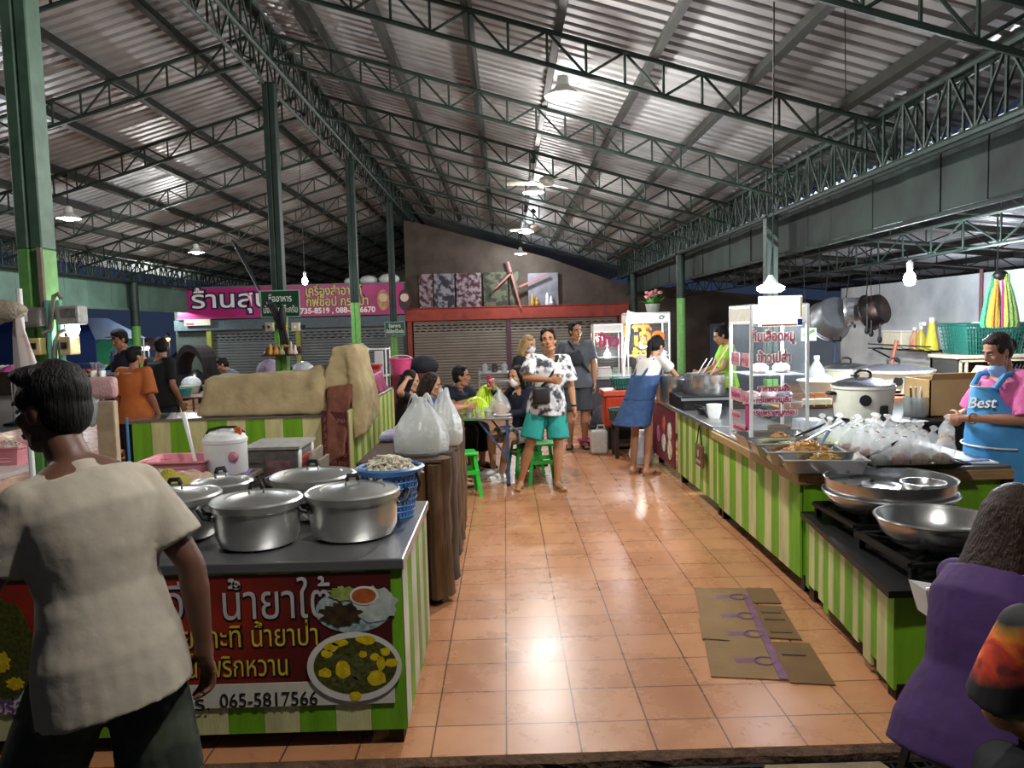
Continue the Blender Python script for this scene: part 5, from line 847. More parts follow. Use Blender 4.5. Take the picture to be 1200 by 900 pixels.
# things beyond the corner counter
def bx(name, x0, x1, y0, y1, z0, z1, m, label, cat, r=.01, extra=None):
    t = thing(name, label, cat, ((x0+x1)/2, (y0+y1)/2, z0)); mb = MB(); mb.bbox(x0, x1, y0, y1, z0, z1, r); mb.build('body', m, t); mb = MB(); mb.bbox(x0-.012, x1+.012, y0-.012, y1+.012, z1, z1+.02, .006, 1); mb.build('lid', extra or m, t); return t
a = PY(434, 470, 9.6); mb = MB(); mb.hexa([Vector(q) for q in ((-1.98, 9.1, .89), (C1.x-.01, 9.1, .89), (C1.x-.0, 10.4, .89), (-1.98, 10.4, .89), (-1.93, 9.2, 1.1), (C1.x-.07, 9.2, 1.13), (C1.x-.06, 10.2, 1.16), (-1.93, 10.2, 1.14))]); o = solid(mb, 'plastic_covered_stack', M('pink_film', 'b0527c', .3, sc=6, hex2='8a3a5c', bump=.4), None, .02, 3, .5, None, .04, .15); tag(o, 'low stack under shiny pink plastic on the corner counter', 'covered stack')
o = thing('red_crate', 'red plastic crate behind the pink plastic stack', 'crate', (-1.95, 10.55, .885)); mb = MB(); mb.bbox(-.2, .22, -.12, .12, 0, .3, .015); mb.build('crate_body', M('red_plastic', 'a82820', .4), o, False, True); mb = MB(); mb.bbox(-.22, .24, -.14, .14, .3, .33, .008); mb.build('rim', M('red_plastic'), o, False, True)
t = thing('dish_rack', 'pale wire rack with hanging plastic bags behind the corner counter', 'rack', (-1.9, 11.6, 0)); a = PY(429, 430, 11.6); b = PY(455, 430, 11.6); mb = MB()
for x in (a.x, b.x):
    for y in (11.4, 11.8): mb.tube([(x, y, 0), (x, y, 1.42)], .012, 6)
for z in (.6, 1.0, 1.4): mb.tube([(a.x, 11.4, z), (b.x, 11.4, z), (b.x, 11.8, z), (a.x, 11.8, z)], .01, 6, closed=True)
mb.build('rack_frame', WHITEP, t)
for z in (.6, 1.0): mb = MB(); mb.box(a.x, b.x, 11.4, 11.8, z, z+.01); mb.build('shelf', WHITEP, t)
mb = MB(); mb.bbox(a.x+.17, a.x+.3, 11.37, 11.4, .98, 1.38, .012); mb.build('hanging_bag', FILM2, t)
for i, (x, c, l) in enumerate(((a.x+.12, 'c87888', 'pinkish bundle on the wire rack'), (b.x-.1, '2a3036', 'dark bundle on the wire rack, right side'))): mb = MB(); mb.ell((x, 11.6, 1.1), (.1, .14, .09), 12, 8); tag(mb.build('bundle', M('bundle'+c, c, .7, bump=.8, bsc=14), None, True), l, 'bundle')
def bucket(x, y, z, r, h, m, label):
    t = thing('bucket', label, 'bucket', (x, y, z)); mb = MB(); mb.lathe([(0, 0), (r*.75, 0), (r*.97, h*.9), (r*1.05, h*.92), (r*1.05, h), (r*.97, h), (r*.9, h*.85), (r*.7, .02), (0, .02)], n=28, cap=False); mb.build('bucket_body', m, t, 40, True); mb = MB(); mb.tube([(cos(k*pi/10)*r*1.04, 0, h*.93+sin(k*pi/10)*r*.35) for k in range(11)], .006, 6); mb.build('handle', WHITEP, t, True, True); return t
t = thing('bucket_stand', 'dark cloth-covered stand carrying the pink bucket', 'stand', (-1.45, 11.9, 0)); mb = MB(); mb.bbox(-1.75, -1.2, 11.6, 12.2, 0, 1.0, .03); mb.build('cloth_cover', M('maroon_cloth', '5a1620', .8, bump=.4), t); mb = MB(); mb.ell((-1.3, 12.05, 1.1), (.25, .2, .17), 14, 10); mb.build('dark_bundle', M('dark_navy_cloth', '14161e', .8, bump=.5), t, True)
bucket(-1.6, 11.75, 1.0, .17, .25, M('pink_bucket', 'cc4a7c', .4), 'pink bucket on the dark red cloth-covered stand')
# spirit shelf and boards on the column behind the tarp
CXX, CYY = -2.6, 8.98
BRD = M('dark_green_board', '123420', .35, var=.1); CHALK = M('chalk_white', 'dfe6dc', .6)
def board(px0, px1, py0, py1, y, label, lines, back):
    a = PY(px0, py1, y); b = PY(px1, py0, y); t = thing('notice_board', label, 'notice board', ((a.x+b.x)/2, y, a.z)); mb = MB(); mb.bbox(a.x, b.x, y-.012, y+.012, a.z, b.z, .003, 1); mb.build('board', BRD, t)
    mb = MB(); w = .012
    for q, r in (((a.x, a.z), (b.x, a.z)), ((b.x, a.z), (b.x, b.z)), ((b.x, b.z), (a.x, b.z)), ((a.x, b.z), (a.x, a.z))): mb.sq((q[0], y-.012, q[1]), (r[0], y-.012, r[1]), w, w)
    mb.build('frame', M('board_frame', '6a9a80', .5), t); h = b.z-a.z
    for i, s in enumerate(lines): text(s, h*.36, CHALK, ((a.x+b.x)/2, y-.0135, b.z-h*(.42+.42*i)), Xd, Zd, t, width=(b.x-a.x)*(.6 if i == 0 else .88), ext=.001)
    mb = MB(); mb.box((a.x+b.x)/2-.02, (a.x+b.x)/2+.02, y+.01, back, a.z+h*.4, a.z+h*.6); mb.build('bracket', STEEL, t); return t
board(307, 350.5, 340, 372, 8.82, 'larger dark green notice board on the column above the spirit shelf', ('ซื้ออาหาร', 'นั่งได้ทุกโต๊ะครับ'), 8.9); board(451.5, 474, 377, 393, 17.2, 'smaller green notice board on the thin column next to the red lintel', ('ซื้ออาหาร', 'นั่งได้ทุกโต๊ะครับ'), 17.33)
t = thing('spirit_shelf', 'small dark red offering shelf with figures and garland on the column', 'shelf', (CXX, 8.8, 1.38)); a = PY(310, 415, 8.75); b = PY(350, 415, 8.75); zc = (a.z+b.z)/2; mb = MB(); mb.bbox(a.x, b.x, 8.6, 8.9, zc-.02, zc, .006, 1); mb.bbox(a.x, b.x, 8.86, 8.9, zc, zc+.08, .006, 1); mb.build('shelf_board', M('dark_red_wood', '4a1c18', .5), t)
for i, (px, c, r, h) in enumerate(((313, '5a2a20', .035, .08), (317.5, 'c8a03a', .03, .12), (324, 'b87830', .04, .13), (330, '8a9a70', .035, .1), (341, 'b0a080', .03, .14), (346, 'd0d0c8', .025, .1))):
    p = PY(px, 412, 8.7); mb = MB(); mb.lathe([(r, 0), (r*1.1, h*.2), (r*.6, h*.55), (r*.7, h*.75), (r*.3, h)], (p.x, 8.7, zc), 12); mb.build('figure', M('fig'+c, c, .4), t, True)
mb = MB(); p = PY(334, 392, 8.66)
for k in range(9): mb.ell((p.x, 8.66, p.z-.12+.035*k), (.03, .03, .02), 10, 6)
mb.tube([(p.x, 8.66, p.z-.12), (p.x, 8.66, p.z+.25), (p.x, 8.9, p.z+.27)], .005, 5); mb.build('garland', M('marigold', 'c98a24', .7), t, True)
for i, px in enumerate((316, 346.5)): p = PY(px, 383, 8.82); t = thing('switch_box', ['cream switch box on the left side of the column below the green board', 'cream switch box on the right side of the column below the green board'][i], 'switch box', p, 0, 'switch boxes'); mb = MB(); mb.bbox(-.045, .045, -.03, .05, -.05, .05, .008); mb.build('box', M('aged_cream', 'b8b098', .5), t, False, True); mb = MB(); mb.bbox(-.015, .015, -.038, -.03, -.015, .015, .003, 1); mb.build('button', BLK if i == 0 else WHITEP, t, False, True); mb = MB(); mb.box(-.1+.14*i, .06+.02*i+.02, .05, .1, -.02, .02); mb.build('bracket', STEEL, t, False, True)
t = thing('thick_cables', 'bundle of thick black cables sagging down in front of the green notice board', 'cable', (-2.6, 8.6, 2.2))
for k in range(3):
    e = PY(333-3*k, 383, 8.6); mb = MB(); s = PY(272+4*k, 282+4*k, 10.4); mid = (s+e)/2+Vector((.03, 0, -.12)); mb.tube([s, mid, e+Vector((-.1, 0, .25)), e, e+Vector((.02, .05, -.2))], .017, 7); mb.build('cable', M('cable_black', '15151a', .6), t, True)
mb = MB(); e = PY(331, 372, 8.58); mb.ell(e, (.045, .045, .14), 12, 8); mb.build('tape_knot', M('cable_black'), t, True)
t = thing('rear_table', 'table behind the tarp carrying plastic bags beside the column', 'table', (-2.6, 9.5, 0)); mb = MB(); mb.bbox(-3.3, -2.25, 9.25, 9.8, 1.02, 1.05, .006, 1); mb.build('table_top', M('grey_board'), t)
for x in (-3.25, -2.3):
    for y in (9.3, 9.75): mb = MB(); mb.box(x-.02, x+.02, y-.02, y+.02, 0, 1.02); mb.build('leg', BIRON, t)
for i, (px, m, w, l) in enumerate(((316, M('purple_bag', '8a5a94', .4, sc=5, hex2='c8c0cc', bump=.8), .17, 'purple and white plastic bag left of the column behind the tarp'), (355, M('clear_bag', 'b8bcc0', .3, bump=.9, bsc=14, alpha=.85), .15, 'clear plastic bag right of the column behind the tarp'), (336, M('dark_bag', '16241c', .5, bump=.6), .13, 'dark bag at the foot of the spirit shelf'))): p = PY(px, 430, 9.5); mb = MB(); mb.ell((p.x, 9.5, 1.05+w*.9), (w, .15, w*.95), 16, 10); tag(mb.build('plastic_bag', m, None, True), l, 'bag')
# ================================================================== things on the large left column
GB = M('mint_pipe', '6cb09a', .5, var=.1); COLX, COLY = -2.5, 4.22
t = thing('meter_box', 'grey electricity meter with white label on the left face of the large column', 'meter', (0, 0, 0)); a = PY(22, 384, 4.05); b = PY(52, 360, 4.05); t.location = (a.x, 4.05, a.z); mb = MB(); mb.bbox(a.x, b.x, 4.0, 4.1, a.z, b.z, .015); mb.build('housing', M('meter_grey', '6a6460', .4, var=.15), t); mb = MB(); mb.box(a.x+.02, a.x+.08, 3.994, 4.001, a.z+.03, b.z-.015); mb.build('label_plate', WHITEP, t); mb = MB(); mb.box(b.x-.02, -2.5, 4.1, 4.13, a.z+.03, a.z+.08); mb.build('bracket', STEEL, t)
t = thing('meter_box', 'clear-fronted meter box on the right face of the large column', 'meter'); a = PY(72, 381, 4.05); b = PY(97, 358, 4.05); t.location = (a.x, 4.05, a.z); mb = MB(); mb.bbox(a.x, b.x, 4.0, 4.1, a.z, b.z, .012); mb.build('housing', M('meter_pale', '9a9890', .3, var=.25, sc=30), t); mb = MB(); mb.box(a.x+.035, b.x-.01, 3.994, 4.001, a.z+.04, b.z-.015); mb.build('window', M('smoky_window', '70706a', .2, sc=50, var=.4), t); mb = MB(); mb.box(-2.45, a.x+.03, 4.1, 4.13, a.z+.03, a.z+.08); mb.build('bracket', STEEL, t)
for i, (px0, px1, py0, py1, l) in enumerate(((37, 50, 396, 416, 'yellowed breaker box with black switch on the left of the large column'), (74, 85, 394, 416, 'yellowed breaker box on the right of the large column'))):
    a = PY(px0, py1, 4.05); b = PY(px1, py0, 4.05); t = thing('breaker_box', l, 'breaker', a, 0, 'breaker boxes'); mb = MB(); mb.bbox(a.x, b.x, 4.02, 4.12, a.z, b.z, .006); mb.build('box', M('yellowed_plastic', 'c4b07a', .4), t); mb = MB(); mb.box((a.x+b.x)/2-.014, (a.x+b.x)/2+.014, 4.01, 4.02, (a.z+b.z)/2-.014, (a.z+b.z)/2+.018); mb.build('switch', BLK, t)
t = thing('conduit', 'mint green and grey conduit pipes running down the large column', 'pipe', (-2.5, 4.1, 1)); 
for px, m, r in ((56, GB, .018), (68, GB, .018)): a = PY(px, 352, 4.08); mb = MB(); mb.tube([(a.x, 4.08, a.z), (a.x+.005, 4.08, .0)], r, 8); mb.build('pipe', m, t, True)
GP = M('grey_pipe', '8a8478', .5); a = [PY(*q, 4.06) for q in ((50, 390), (60, 386), (62, 360), (63, 347), (68, 344), (72, 350))]; mb = MB(); mb.tube(a, .012, 8); mb.build('pipe', GP, t, True); a = [PY(*q, 4.06) for q in ((64, 425), (65, 400), (70, 390), (78, 386))]; mb = MB(); mb.tube(a+[], .012, 8); mb.build('pipe', GP, t, True); a = [PY(*q, 4.1) for q in ((46, 290), (50, 345), (60, 420))]; mb = MB(); mb.tube(a, .016, 8); mb.build('pipe', M('rusty_pipe', '7a6a5a', .6), t, True)
t = thing('parasol_cover', 'closed white parasol with red print hanging at the far left', 'parasol', PY(17, 490, 3.9)); a = PY(18, 357, 3.9); mb = MB(); R = []
for py, x0, x1 in ((357, 16, 20), (390, 15, 30), (430, 17, 44), (465, 18, 56), (492, 19, 62)):
    p, q = PY(x0, py, 3.9), PY(x1, py, 3.9); c = (p+q)/2; w = (q-p).length/2; R.append([c+Vector((cos(2*pi*k/24)*w, sin(2*pi*k/24)*w*.6*(1+.25*cos(4*2*pi*k/24)), 0)) for k in range(24)])
mb.rings(R); mb.build('cloth', M('white_red_cloth', 'd2c4bc', .7, sc=6, hex2='a8483c', edge=-.66), t, True); mb = MB(); mb.tube([(a.x+.01, 3.92, .785), (a.x+.01, 3.92, a.z+.08)], .015, 8); mb.build('pole', WHITEP, t); mb = MB(); mb.ell(a+Vector((-.1, 0, -.03)), (.16, .08, .06), 12, 8); mb.build('tied_end', M('beige_cloth', 'a89c88', .8, bump=.6), t, True)
# hanging bags right of the walking man's head
t = thing('bag_stand', 'thin stand with pink bag, clear bag and cream paper hanging from it', 'stand', (-2.85, 5.3, 0)); a = PY(118, 440, 5.3); mb = MB(); mb.tube([(a.x, 5.3, 0), (a.x, 5.3, a.z+.03)], .012, 6); mb.tube([(a.x-.15, 5.3, a.z+.01), (a.x+.12, 5.3, a.z+.01)], .01, 6); mb.build('pole', SSB, t)
p = PY(120, 455, 5.25); mb = MB(); mb.bbox(p.x-.1, p.x+.1, p.y-.04, p.y+.04, p.z-.07, p.z+.08, .035, 4); mb.build('pink_bag', M('pale_pink_bag', 'c49a98', .4, bump=.6), t, True); p = PY(106, 475, 5.25); mb = MB(); mb.ell(p, (.06, .05, .15), 14, 10); mb.build('clear_bag', M('clear_bag'), t, True); p0 = PY(117, 548, 5.25); p1 = PY(134, 470, 5.25); mb = MB(); mb.bbox(p0.x, p1.x, 5.24, 5.3, p0.z, p1.z, .01); mb.build('paper_bag', M('cream_paper', 'b09a7c', .7, var=.1), t)
for dx in (-.03, .03): mb = MB(); mb.bbox(a.x+dx-.008, a.x+dx+.008, 5.24, 5.3, a.z-.03, a.z+.035, .003, 1); mb.build('clip', WHITEP, t)
# ================================================================== people
def skin(h): return M('skin'+h, h, .5, var=.06, sc=8, sub=.05)
EYEW = M('eye_white', 'b4aca4', .3, var=.02); EYED = M('eye_dark', '140d0a', .2); HAIRB = M('black_hair', '110e0d', .6, sc=30, var=.4, stretch=(3, 3, .3), bump=.6, bsc=45, spec=.25); HAIRD = M('brown_hair', '26170f', .5, sc=30, var=.4, stretch=(3, 3, .3), bump=.6, bsc=45, spec=.3); HAIRY = M('blonde_hair', '9c7c4c', .5, sc=8, var=.35, stretch=(3, 3, .3), bump=.6, bsc=45)
def joinmesh(mes, name):
    bm = bmesh.new()
    for m in mes: bm.from_mesh(m)
    me = bpy.data.meshes.new(name); bm.to_mesh(me); bm.free(); me.materials.append(mes[0].materials[0]); return me
def limb(mb, pts, rs, n=14):
    P = []; R = []
    for i in range(len(pts)-1):
        for k in range(4): f = k/4; P.append(pts[i].lerp(pts[i+1], f)); R.append(rs[i]+(rs[i+1]-rs[i])*f)
    mb.tube(P+[pts[-1]], R+[rs[-1]], n)
    for p, r in zip(pts, rs): mb.ell(p, r*.99, 12, 8)
def hand(mb, w, d, nrm, side, curl=.35, sc=1., pinch=0):
    """palm, four unequal bent fingers and a thumb; d = finger direction, nrm = palm normal (the side fingers curl to), side = +1 when the thumb lies along d x nrm"""
    d = d.normalized(); nrm = (nrm-d*nrm.dot(d)).normalized(); s = d.cross(nrm)*side; L = .085*sc
    R = []
    for f, wd, th in ((-.15, .026, .02), (.15, .03, .018), (.55, .04, .016), (.95, .039, .013), (1.05, .034, .009)):
        c = w+d*L*f; R.append([c+s*cos(a)*wd*sc+nrm*sin(a)*th*sc for a in [2*pi*k/14 for k in range(14)]])
    mb.rings(R)
    for i, (off, ln) in enumerate(((.029, .068), (.010, .076), (-.010, .070), (-.029, .054))):
        p = w+d*L*.95+s*off*sc; dd = (d+s*off*2.2).normalized(); c = curl*(1+.12*i); pts = [p]; a = c*.5
        for k in range(3): v = dd*cos(a)+nrm*sin(a); p = p+v*ln*sc*(.42, .32, .26)[k]; pts.append(p); a += c
        mb.tube(pts, [.0098*sc, .0092*sc, .0085*sc, .007*sc], 8); mb.ell(pts[-1], .007*sc, 8, 6); mb.ell(pts[1], .0094*sc, 8, 6)
    p = w+d*L*.25+s*.026*sc; pts = [p, p+(d*.5+s*.75+nrm*.35).normalized()*.036*sc]; pts.append(pts[-1]+(d*.85+s*(.35-pinch)+nrm*(.4+pinch)).normalized()*.032*sc); pts.append(pts[-1]+(d*.95-s*pinch*.5+nrm*(.3+pinch)).normalized()*.024*sc)
    mb.tube(pts, [.014*sc, .0125*sc, .0105*sc, .008*sc], 8); mb.ell(pts[-1], .008*sc, 8, 6)
def RZ(a): return Matrix.Rotation(a, 3, 'Z')
ST = [('crotch', -.085, .115, .09), ('hip', 0., .165, .12), ('belly', .09, .155, .115), ('waist', .17, .138, .1), ('rib', .27, .155, .112), ('chest', .37, .168, .118), ('shoulder', .455, .15, .085), ('neckbase', .5, .075, .06)]
def person(label, loc, rz, sc=1., skinc='a9795c', J=None, hd=(0, 0, 0), hair='short', hairm=None, top=None, bottom=None, female=False, fat=1., vox=.009, hands=(.35, .35), face=True, mask=None, hide_legs=False, shoes=None, hdirs=(None, None), hnorm=(None, None), group=None):
    t = thing('person', label, 'person', loc, rz, group); S = skin(skinc); w = .155 if female else .178
    D = dict(pel=(0, 0, .92), che=(0, 0, 1.28), nec=(0, .0, 1.44), hea=(0, .035, 1.575), shR=(w, -.005, 1.385), shL=(-w, -.005, 1.385), elR=(w+.06, -.04, 1.1), elL=(-w-.06, -.04, 1.1), wrR=(w+.07, .07, .87), wrL=(-w-.07, .07, .87), hiR=(.088, 0, .9), hiL=(-.088, 0, .9), knR=(.1, .03, .49), knL=(-.1, .03, .49), anR=(.1, -.02, .085), anL=(-.1, -.02, .085), toR=(.12, .13, .03), toL=(-.12, .13, .03))
    D.update(J or {}); J = {k: Vector(v)*sc for k, v in D.items()}
    pel, che, nec, hea = J['pel'], J['che'], J['nec'], J['hea']
    hx = (J['hiR']-J['hiL']).normalized(); sx = (J['shR']-J['shL']).normalized()
    def spine(d):
        d *= sc
        l1 = .36*sc
        if d < 0: u = (che-pel).normalized(); return pel+u*d
        if d < l1: f = d/l1; a = pel.lerp(che, f); return a
        f = (d-l1)/(.16*sc); return che.lerp(nec, f)
    def torso(mb, i0, i1, inf=0., n=28, hemd=None, flare=0, belly=1.):
        R = []; st = ST[i0:i1+1]
        if hemd is not None: st = [('hem', hemd, .188+flare, .146+flare)]+[q for q in ST if q[1] > hemd+.03][:99]; st = [((n_, d_, .182, .136) if n_ == 'hip' else (n_, d_, rx_, ry_)) for n_, d_, rx_, ry_ in st if d_ <= ST[i1][1] and n_ != 'crotch']
        for nm, d, rx, ry in st:
            c = spine(d); a = spine(d+.03)-spine(d-.03); a.normalize(); f = min(1, max(0, d/.45)); x = hx.lerp(sx, f); x = (x-a*x.dot(a)).normalized(); y = a.cross(x)
            ff = fat if d < .4 else 1+(fat-1)*.4
            if female and nm in ('waist', 'rib'): rx *= .92
            if female and nm in ('hip', 'belly', 'hem'): rx *= 1.04
            if female and nm in ('chest', 'shoulder'): rx *= .9
            ex = 1+(belly-1)*max(0, 1-abs(d-.12)/.25)
            R.append([c+x*cos(2*pi*k/n)*(rx*ff+inf)*sc+y*sin(2*pi*k/n)*(ry*ff*(ex if sin(2*pi*k/n) > 0 else 1)+inf)*sc for k in range(n)])
        mb.rings(R)
    # ---- body: one continuous skin
    mb = MB(); torso(mb, 0, 7); mb.tube([spine(.46), nec, hea-Vector((0, 0, .04))*sc], [.07*sc, .054*sc*(.9 if female else 1), .05*sc], 14)
    for s in 'RL':
        sh, el, wr, hi, kn, an, to = [J[k+s] for k in ('sh', 'el', 'wr', 'hi', 'kn', 'an', 'to')]; k = (.86 if female else 1)*sc*(1+(fat-1)*.6)
        mb.ell(sh, .058*k, 14, 10); limb(mb, [sh, sh.lerp(el, .45), el], [.055*k, .048*k, .038*k]); limb(mb, [el, el.lerp(wr, .3), wr], [.038*k, .041*k, .025*k]); mb.tube([spine(.42), sh], [.07*k, .055*k], 12)
        limb(mb, [hi, hi.lerp(kn, .3), kn], [.088*k, .08*k, .055*k]); limb(mb, [kn, kn.lerp(an, .32), an], [.053*k, .057*k, .034*k])
        f = to-an; f.z = 0; f.normalize(); h = an+Vector((0, 0, -.035))*sc; mb.ell(h-f*.025*sc, (.035*sc, .035*sc, .042*sc), 12, 8); b = Vector((to.x, to.y, to.z)); mb.tube([h, h.lerp(b, .55), b, b+f*.045*sc], [.04*sc, .036*sc, .03*sc, .018*sc], 12)
        for q in range(5): x = Vector((f.y, -f.x, 0))*(1 if s == 'R' else -1); p = b+x*(.028-.014*q)*sc*-1+f*.03*sc; mb.tube([p, p+f*(.035-.005*q)*sc], .0105*sc, 8)
    S0 = solid(mb, 'body_tmp', S, None, vox, 5, .5); mes = [S0.data]; bpy.data.objects.remove(S0)
    mb = MB(); i = 0
    for s in 'RL':
        el, wr = J['el'+s], J['wr'+s]; d = hdirs[i] and Vector(hdirs[i]) or (wr-el); inw = hnorm[i] and Vector(hnorm[i]) or Vector((-1 if s == 'R' else 1, .25, 0)); d.normalize(); sd = 1; nn = (inw-d*inw.dot(d)).normalized(); x = d.cross(nn); fwd = Vector((0, 1, .25)); sd = 1 if x.dot(fwd) >= 0 else -1
        if hands[i] is not None: hand(mb, wr+d*.012*sc, d, nn, sd, hands[i], sc*(.92 if female else 1)); mb.tube([wr-d*.04*sc, wr+d*.03*sc], [.026*sc*(.86 if female else 1)]*2, 12)
        i += 1
    HM = solid(mb, 'hand_tmp', S, None, min(vox*.6, .0048), 2, .4); mes.append(HM.data); bpy.data.objects.remove(HM)
    # head, in its own frame
    RH = Matrix.Rotation(hd[0], 3, 'Z') @ Matrix.Rotation(hd[1], 3, 'X') @ Matrix.Rotation(hd[2], 3, 'Y'); hk = sc*(.97 if female else 1)
    def H(p): return hea+RH @ (Vector(p)*hk)
    def he(mb, p, r, R=None, n=18, m=12): mb.ell(H(p), tuple(q*hk for q in r), n, m, RH @ R if R is not None else RH)
    mb = MB(); he(mb, (0, -.012, .03), (.075, .093, .09)); he(mb, (0, .02, -.035), (.062, .066, .08)); he(mb, (0, .05, -.098), (.032, .028, .024)); he(mb, (0, .07, .022), (.05, .018, .014)); he(mb, (0, .078, -.068), (.024, .013, .011))
    for s in (-1, 1): he(mb, (s*.074, -.008, -.012), (.01, .022, .032)); he(mb, (s*.038, .055, -.025), (.026, .022, .022)); mb.tube([H((s*.05, .0, -.075)), H((s*.02, .045, -.1))], [.025*hk, .022*hk], 10)
    mb.tube([H((0, .083, .012)), H((0, .098, -.022)), H((0, .102, -.035))], [.008*hk, .012*hk, .015*hk], 10); he(mb, (0, .093, -.038), (.021, .013, .01)); mb.tube([H((0, -.02, -.06)), H((0, -.025, -.14))], [.052*hk, .052*hk], 14)
    HM = solid(mb, 'head_tmp', S, None, .0065, 3, .4); mes.append(HM.data); bpy.data.objects.remove(HM)
    me = joinmesh(mes, 'body'); b = put('body', me, t, 'all', True)
    if face:
        for s in (-1, 1):
            mb = MB(); he(mb, (s*.031, .0735, .0), (.0135, .0105, .0055)); e = mb.build('eye', EYEW, t, True, True); mb = MB(); he(mb, (s*.031, .081, .0), (.0065, .0045, .0058)); mb.build('pupil', EYED, e, True, True)
            mb = MB(); mb.tube([H((s*.014, .0885, .02)), H((s*.033, .0875, .026)), H((s*.05, .074, .02))], [.0045*hk, .005*hk, .003*hk], 6); mb.build('eyebrow', hairm or HAIRB, t, True, True)
        if not mask: mb = MB(); mb.tube([H((-.024, .0815, -.069)), H((-.008, .0915, -.066)), H((.008, .0915, -.066)), H((.024, .0815, -.069))], [.004*hk, .0065*hk, .0065*hk, .004*hk], 8); mb.tube([H((-.02, .083, -.075)), H((0, .0905, -.077)), H((.02, .083, -.075))], [.004*hk, .007*hk, .004*hk], 8); mb.build('lips', M('lips'+skinc, skinc, .4, hex2='8a4a44'), t, True, True)
    hm = hairm or HAIRB; mb = MB()
    he(mb, (0, -.026, .045), (.084, .094, .09)); he(mb, (0, -.05, -.005), (.077, .062, .085))
    if hair == 'short':
        for q in range(9): a = pi*q/8; he(mb, (.055*cos(a), .03+.01*sin(a*3), .092+.014*sin(a)), (.024, .028, .02))
        for s in (-1, 1): he(mb, (s*.072, .012, .03), (.014, .03, .035))
    if hair in ('long', 'longback', 'blonde'):
        L = {'long': -.3, 'longback': -.22, 'blonde': -.2}[hair]
        for s in (-1, 1): mb.tube([H((s*.06, .02, .07)), H((s*.083, .0, -.02)), H((s*.085, -.03, -.12)), H((s*.07, -.05, L))], [.03*hk, .03*hk, .034*hk, .02*hk], 10)
        mb.tube([H((0, -.07, .05)), H((0, -.09, -.08)), H((0, -.085, L*.7)), H((0, -.08, L))], [.07*hk, .075*hk, .075*hk, .04*hk], 14)
        for s in (-1, 1): mb.tube([H((s*.04, -.07, .04)), H((s*.05, -.09, -.1)), H((s*.05, -.085, L))], [.05*hk, .05*hk, .03*hk], 12)
        if hair == 'longback':
            mb.rings([[H((cos(q)*rx, y+sin(q)*ry, z)) for q in [2*pi*k/24 for k in range(24)]] for z, y, rx, ry in ((.1, -.04, .07, .07), (.02, -.06, .095, .085), (-.1, -.09, .11, .08), (-.2, -.13, .12, .065), (-.3, -.17, .115, .05), (-.38, -.2, .08, .03), (-.42, -.215, .04, .015))])
        if hair == 'blonde': he(mb, (.03, .055, .09), (.05, .03, .03))
    if hair in ('pony', 'bun', 'tied'):
        he(mb, (0, .035, .085), (.06, .035, .03))
        for s in (-1, 1): he(mb, (s*.07, .01, .025), (.014, .04, .045))
        if hair == 'pony': mb.tube([H((0, -.11, .04)), H((0, -.15, .0)), H((.02, -.15, -.12)), H((.03, -.13, -.25))], [.025*hk, .033*hk, .03*hk, .012*hk], 10)
        if hair == 'bun': he(mb, (0, -.1, .11), (.045, .045, .045))
        if hair == 'tied': he(mb, (0, -.12, -.0), (.045, .04, .05))
    solid(mb, 'hair', hm, t, .0075 if vox < .01 else .009, 3, .5, None, .005, .02, True)
    if mask:
        mb = MB(); mk = mask[1] if mask[0] == 'on' else None; oz = 0 if mask[0] == 'on' else -.075; oy = 0 if mask[0] == 'on' else -.01
        R = []
        for z, y0, wd in ((-.012, .085, .05), (-.035, .112, .058), (-.06, .108, .06), (-.085, .1, .056), (-.112, .072, .04)): R.append([H((wd*sin(a), y0*cos(a*.9)-.0+oy-.03*(1-cos(a)), z+oz)) for a in [(-1.25+2.5*k/12) for k in range(13)]]+[H((wd*.93*sin(a), (y0-.006)*cos(a*.9)+oy-.03*(1-cos(a)), z+oz)) for a in [(1.25-2.5*k/12) for k in range(13)]])
        mb.rings(R); mk = mb.build('face_mask', mask[1], t, True, True); mb = MB()
        for s in (-1, 1): mb.tube([H((s*.055, .035+oy, -.03+oz)), H((s*.078, .0, -.0))], .0025*hk, 5); mb.tube([H((s*.05, .03+oy, -.09+oz)), H((s*.08, -.012, -.03))], .0025*hk, 5)
        mb.build('ear_loop', mask[2] if len(mask) > 2 else mask[1], mk, True, True)
    # ---- clothes
    if top:
        mb = MB(); inf = top.get('inf', .016); torso(mb, 1, 6, inf, hemd=top.get('hem', -.05), flare=top.get('flare', 0), belly=top.get('belly', 1.))
        for s in 'RL':
            sh, el, wr = J['sh'+s], J['el'+s], J['wr'+s]; k = (.88 if female else 1)*sc*(1+(fat-1)*.6); L = top.get('sleeve', .6); mb.ell(sh, .068*k, 14, 10); mb.tube([spine(.43), sh], [.082*k, .068*k], 14)
            if L > 0:
                e = sh.lerp(el, min(L, 1)); mb.tube([sh, sh.lerp(e, .5), e], [.066*k, (.064+top.get('loose', 0)*.5)*k, (.06+top.get('loose', 0))*k], 16)
                if L > 1: mb.ell(el, (.055+top.get('loose', 0)*.5)*k, 12, 8); mb.tube([el, el.lerp(wr, L-1)], [.054*k, (.042+top.get('loose', 0)*.6)*k], 14)
        if top.get('collar', 1): mb.tube([spine(.455), spine(.49)], [.088*sc, .07*sc], 16)
        solid(mb, top.get('name', 'shirt'), top['m'], t, vox*1.15, 4, .5, None, top.get('fold', .009)*sc, top.get('fsc', .12), True)
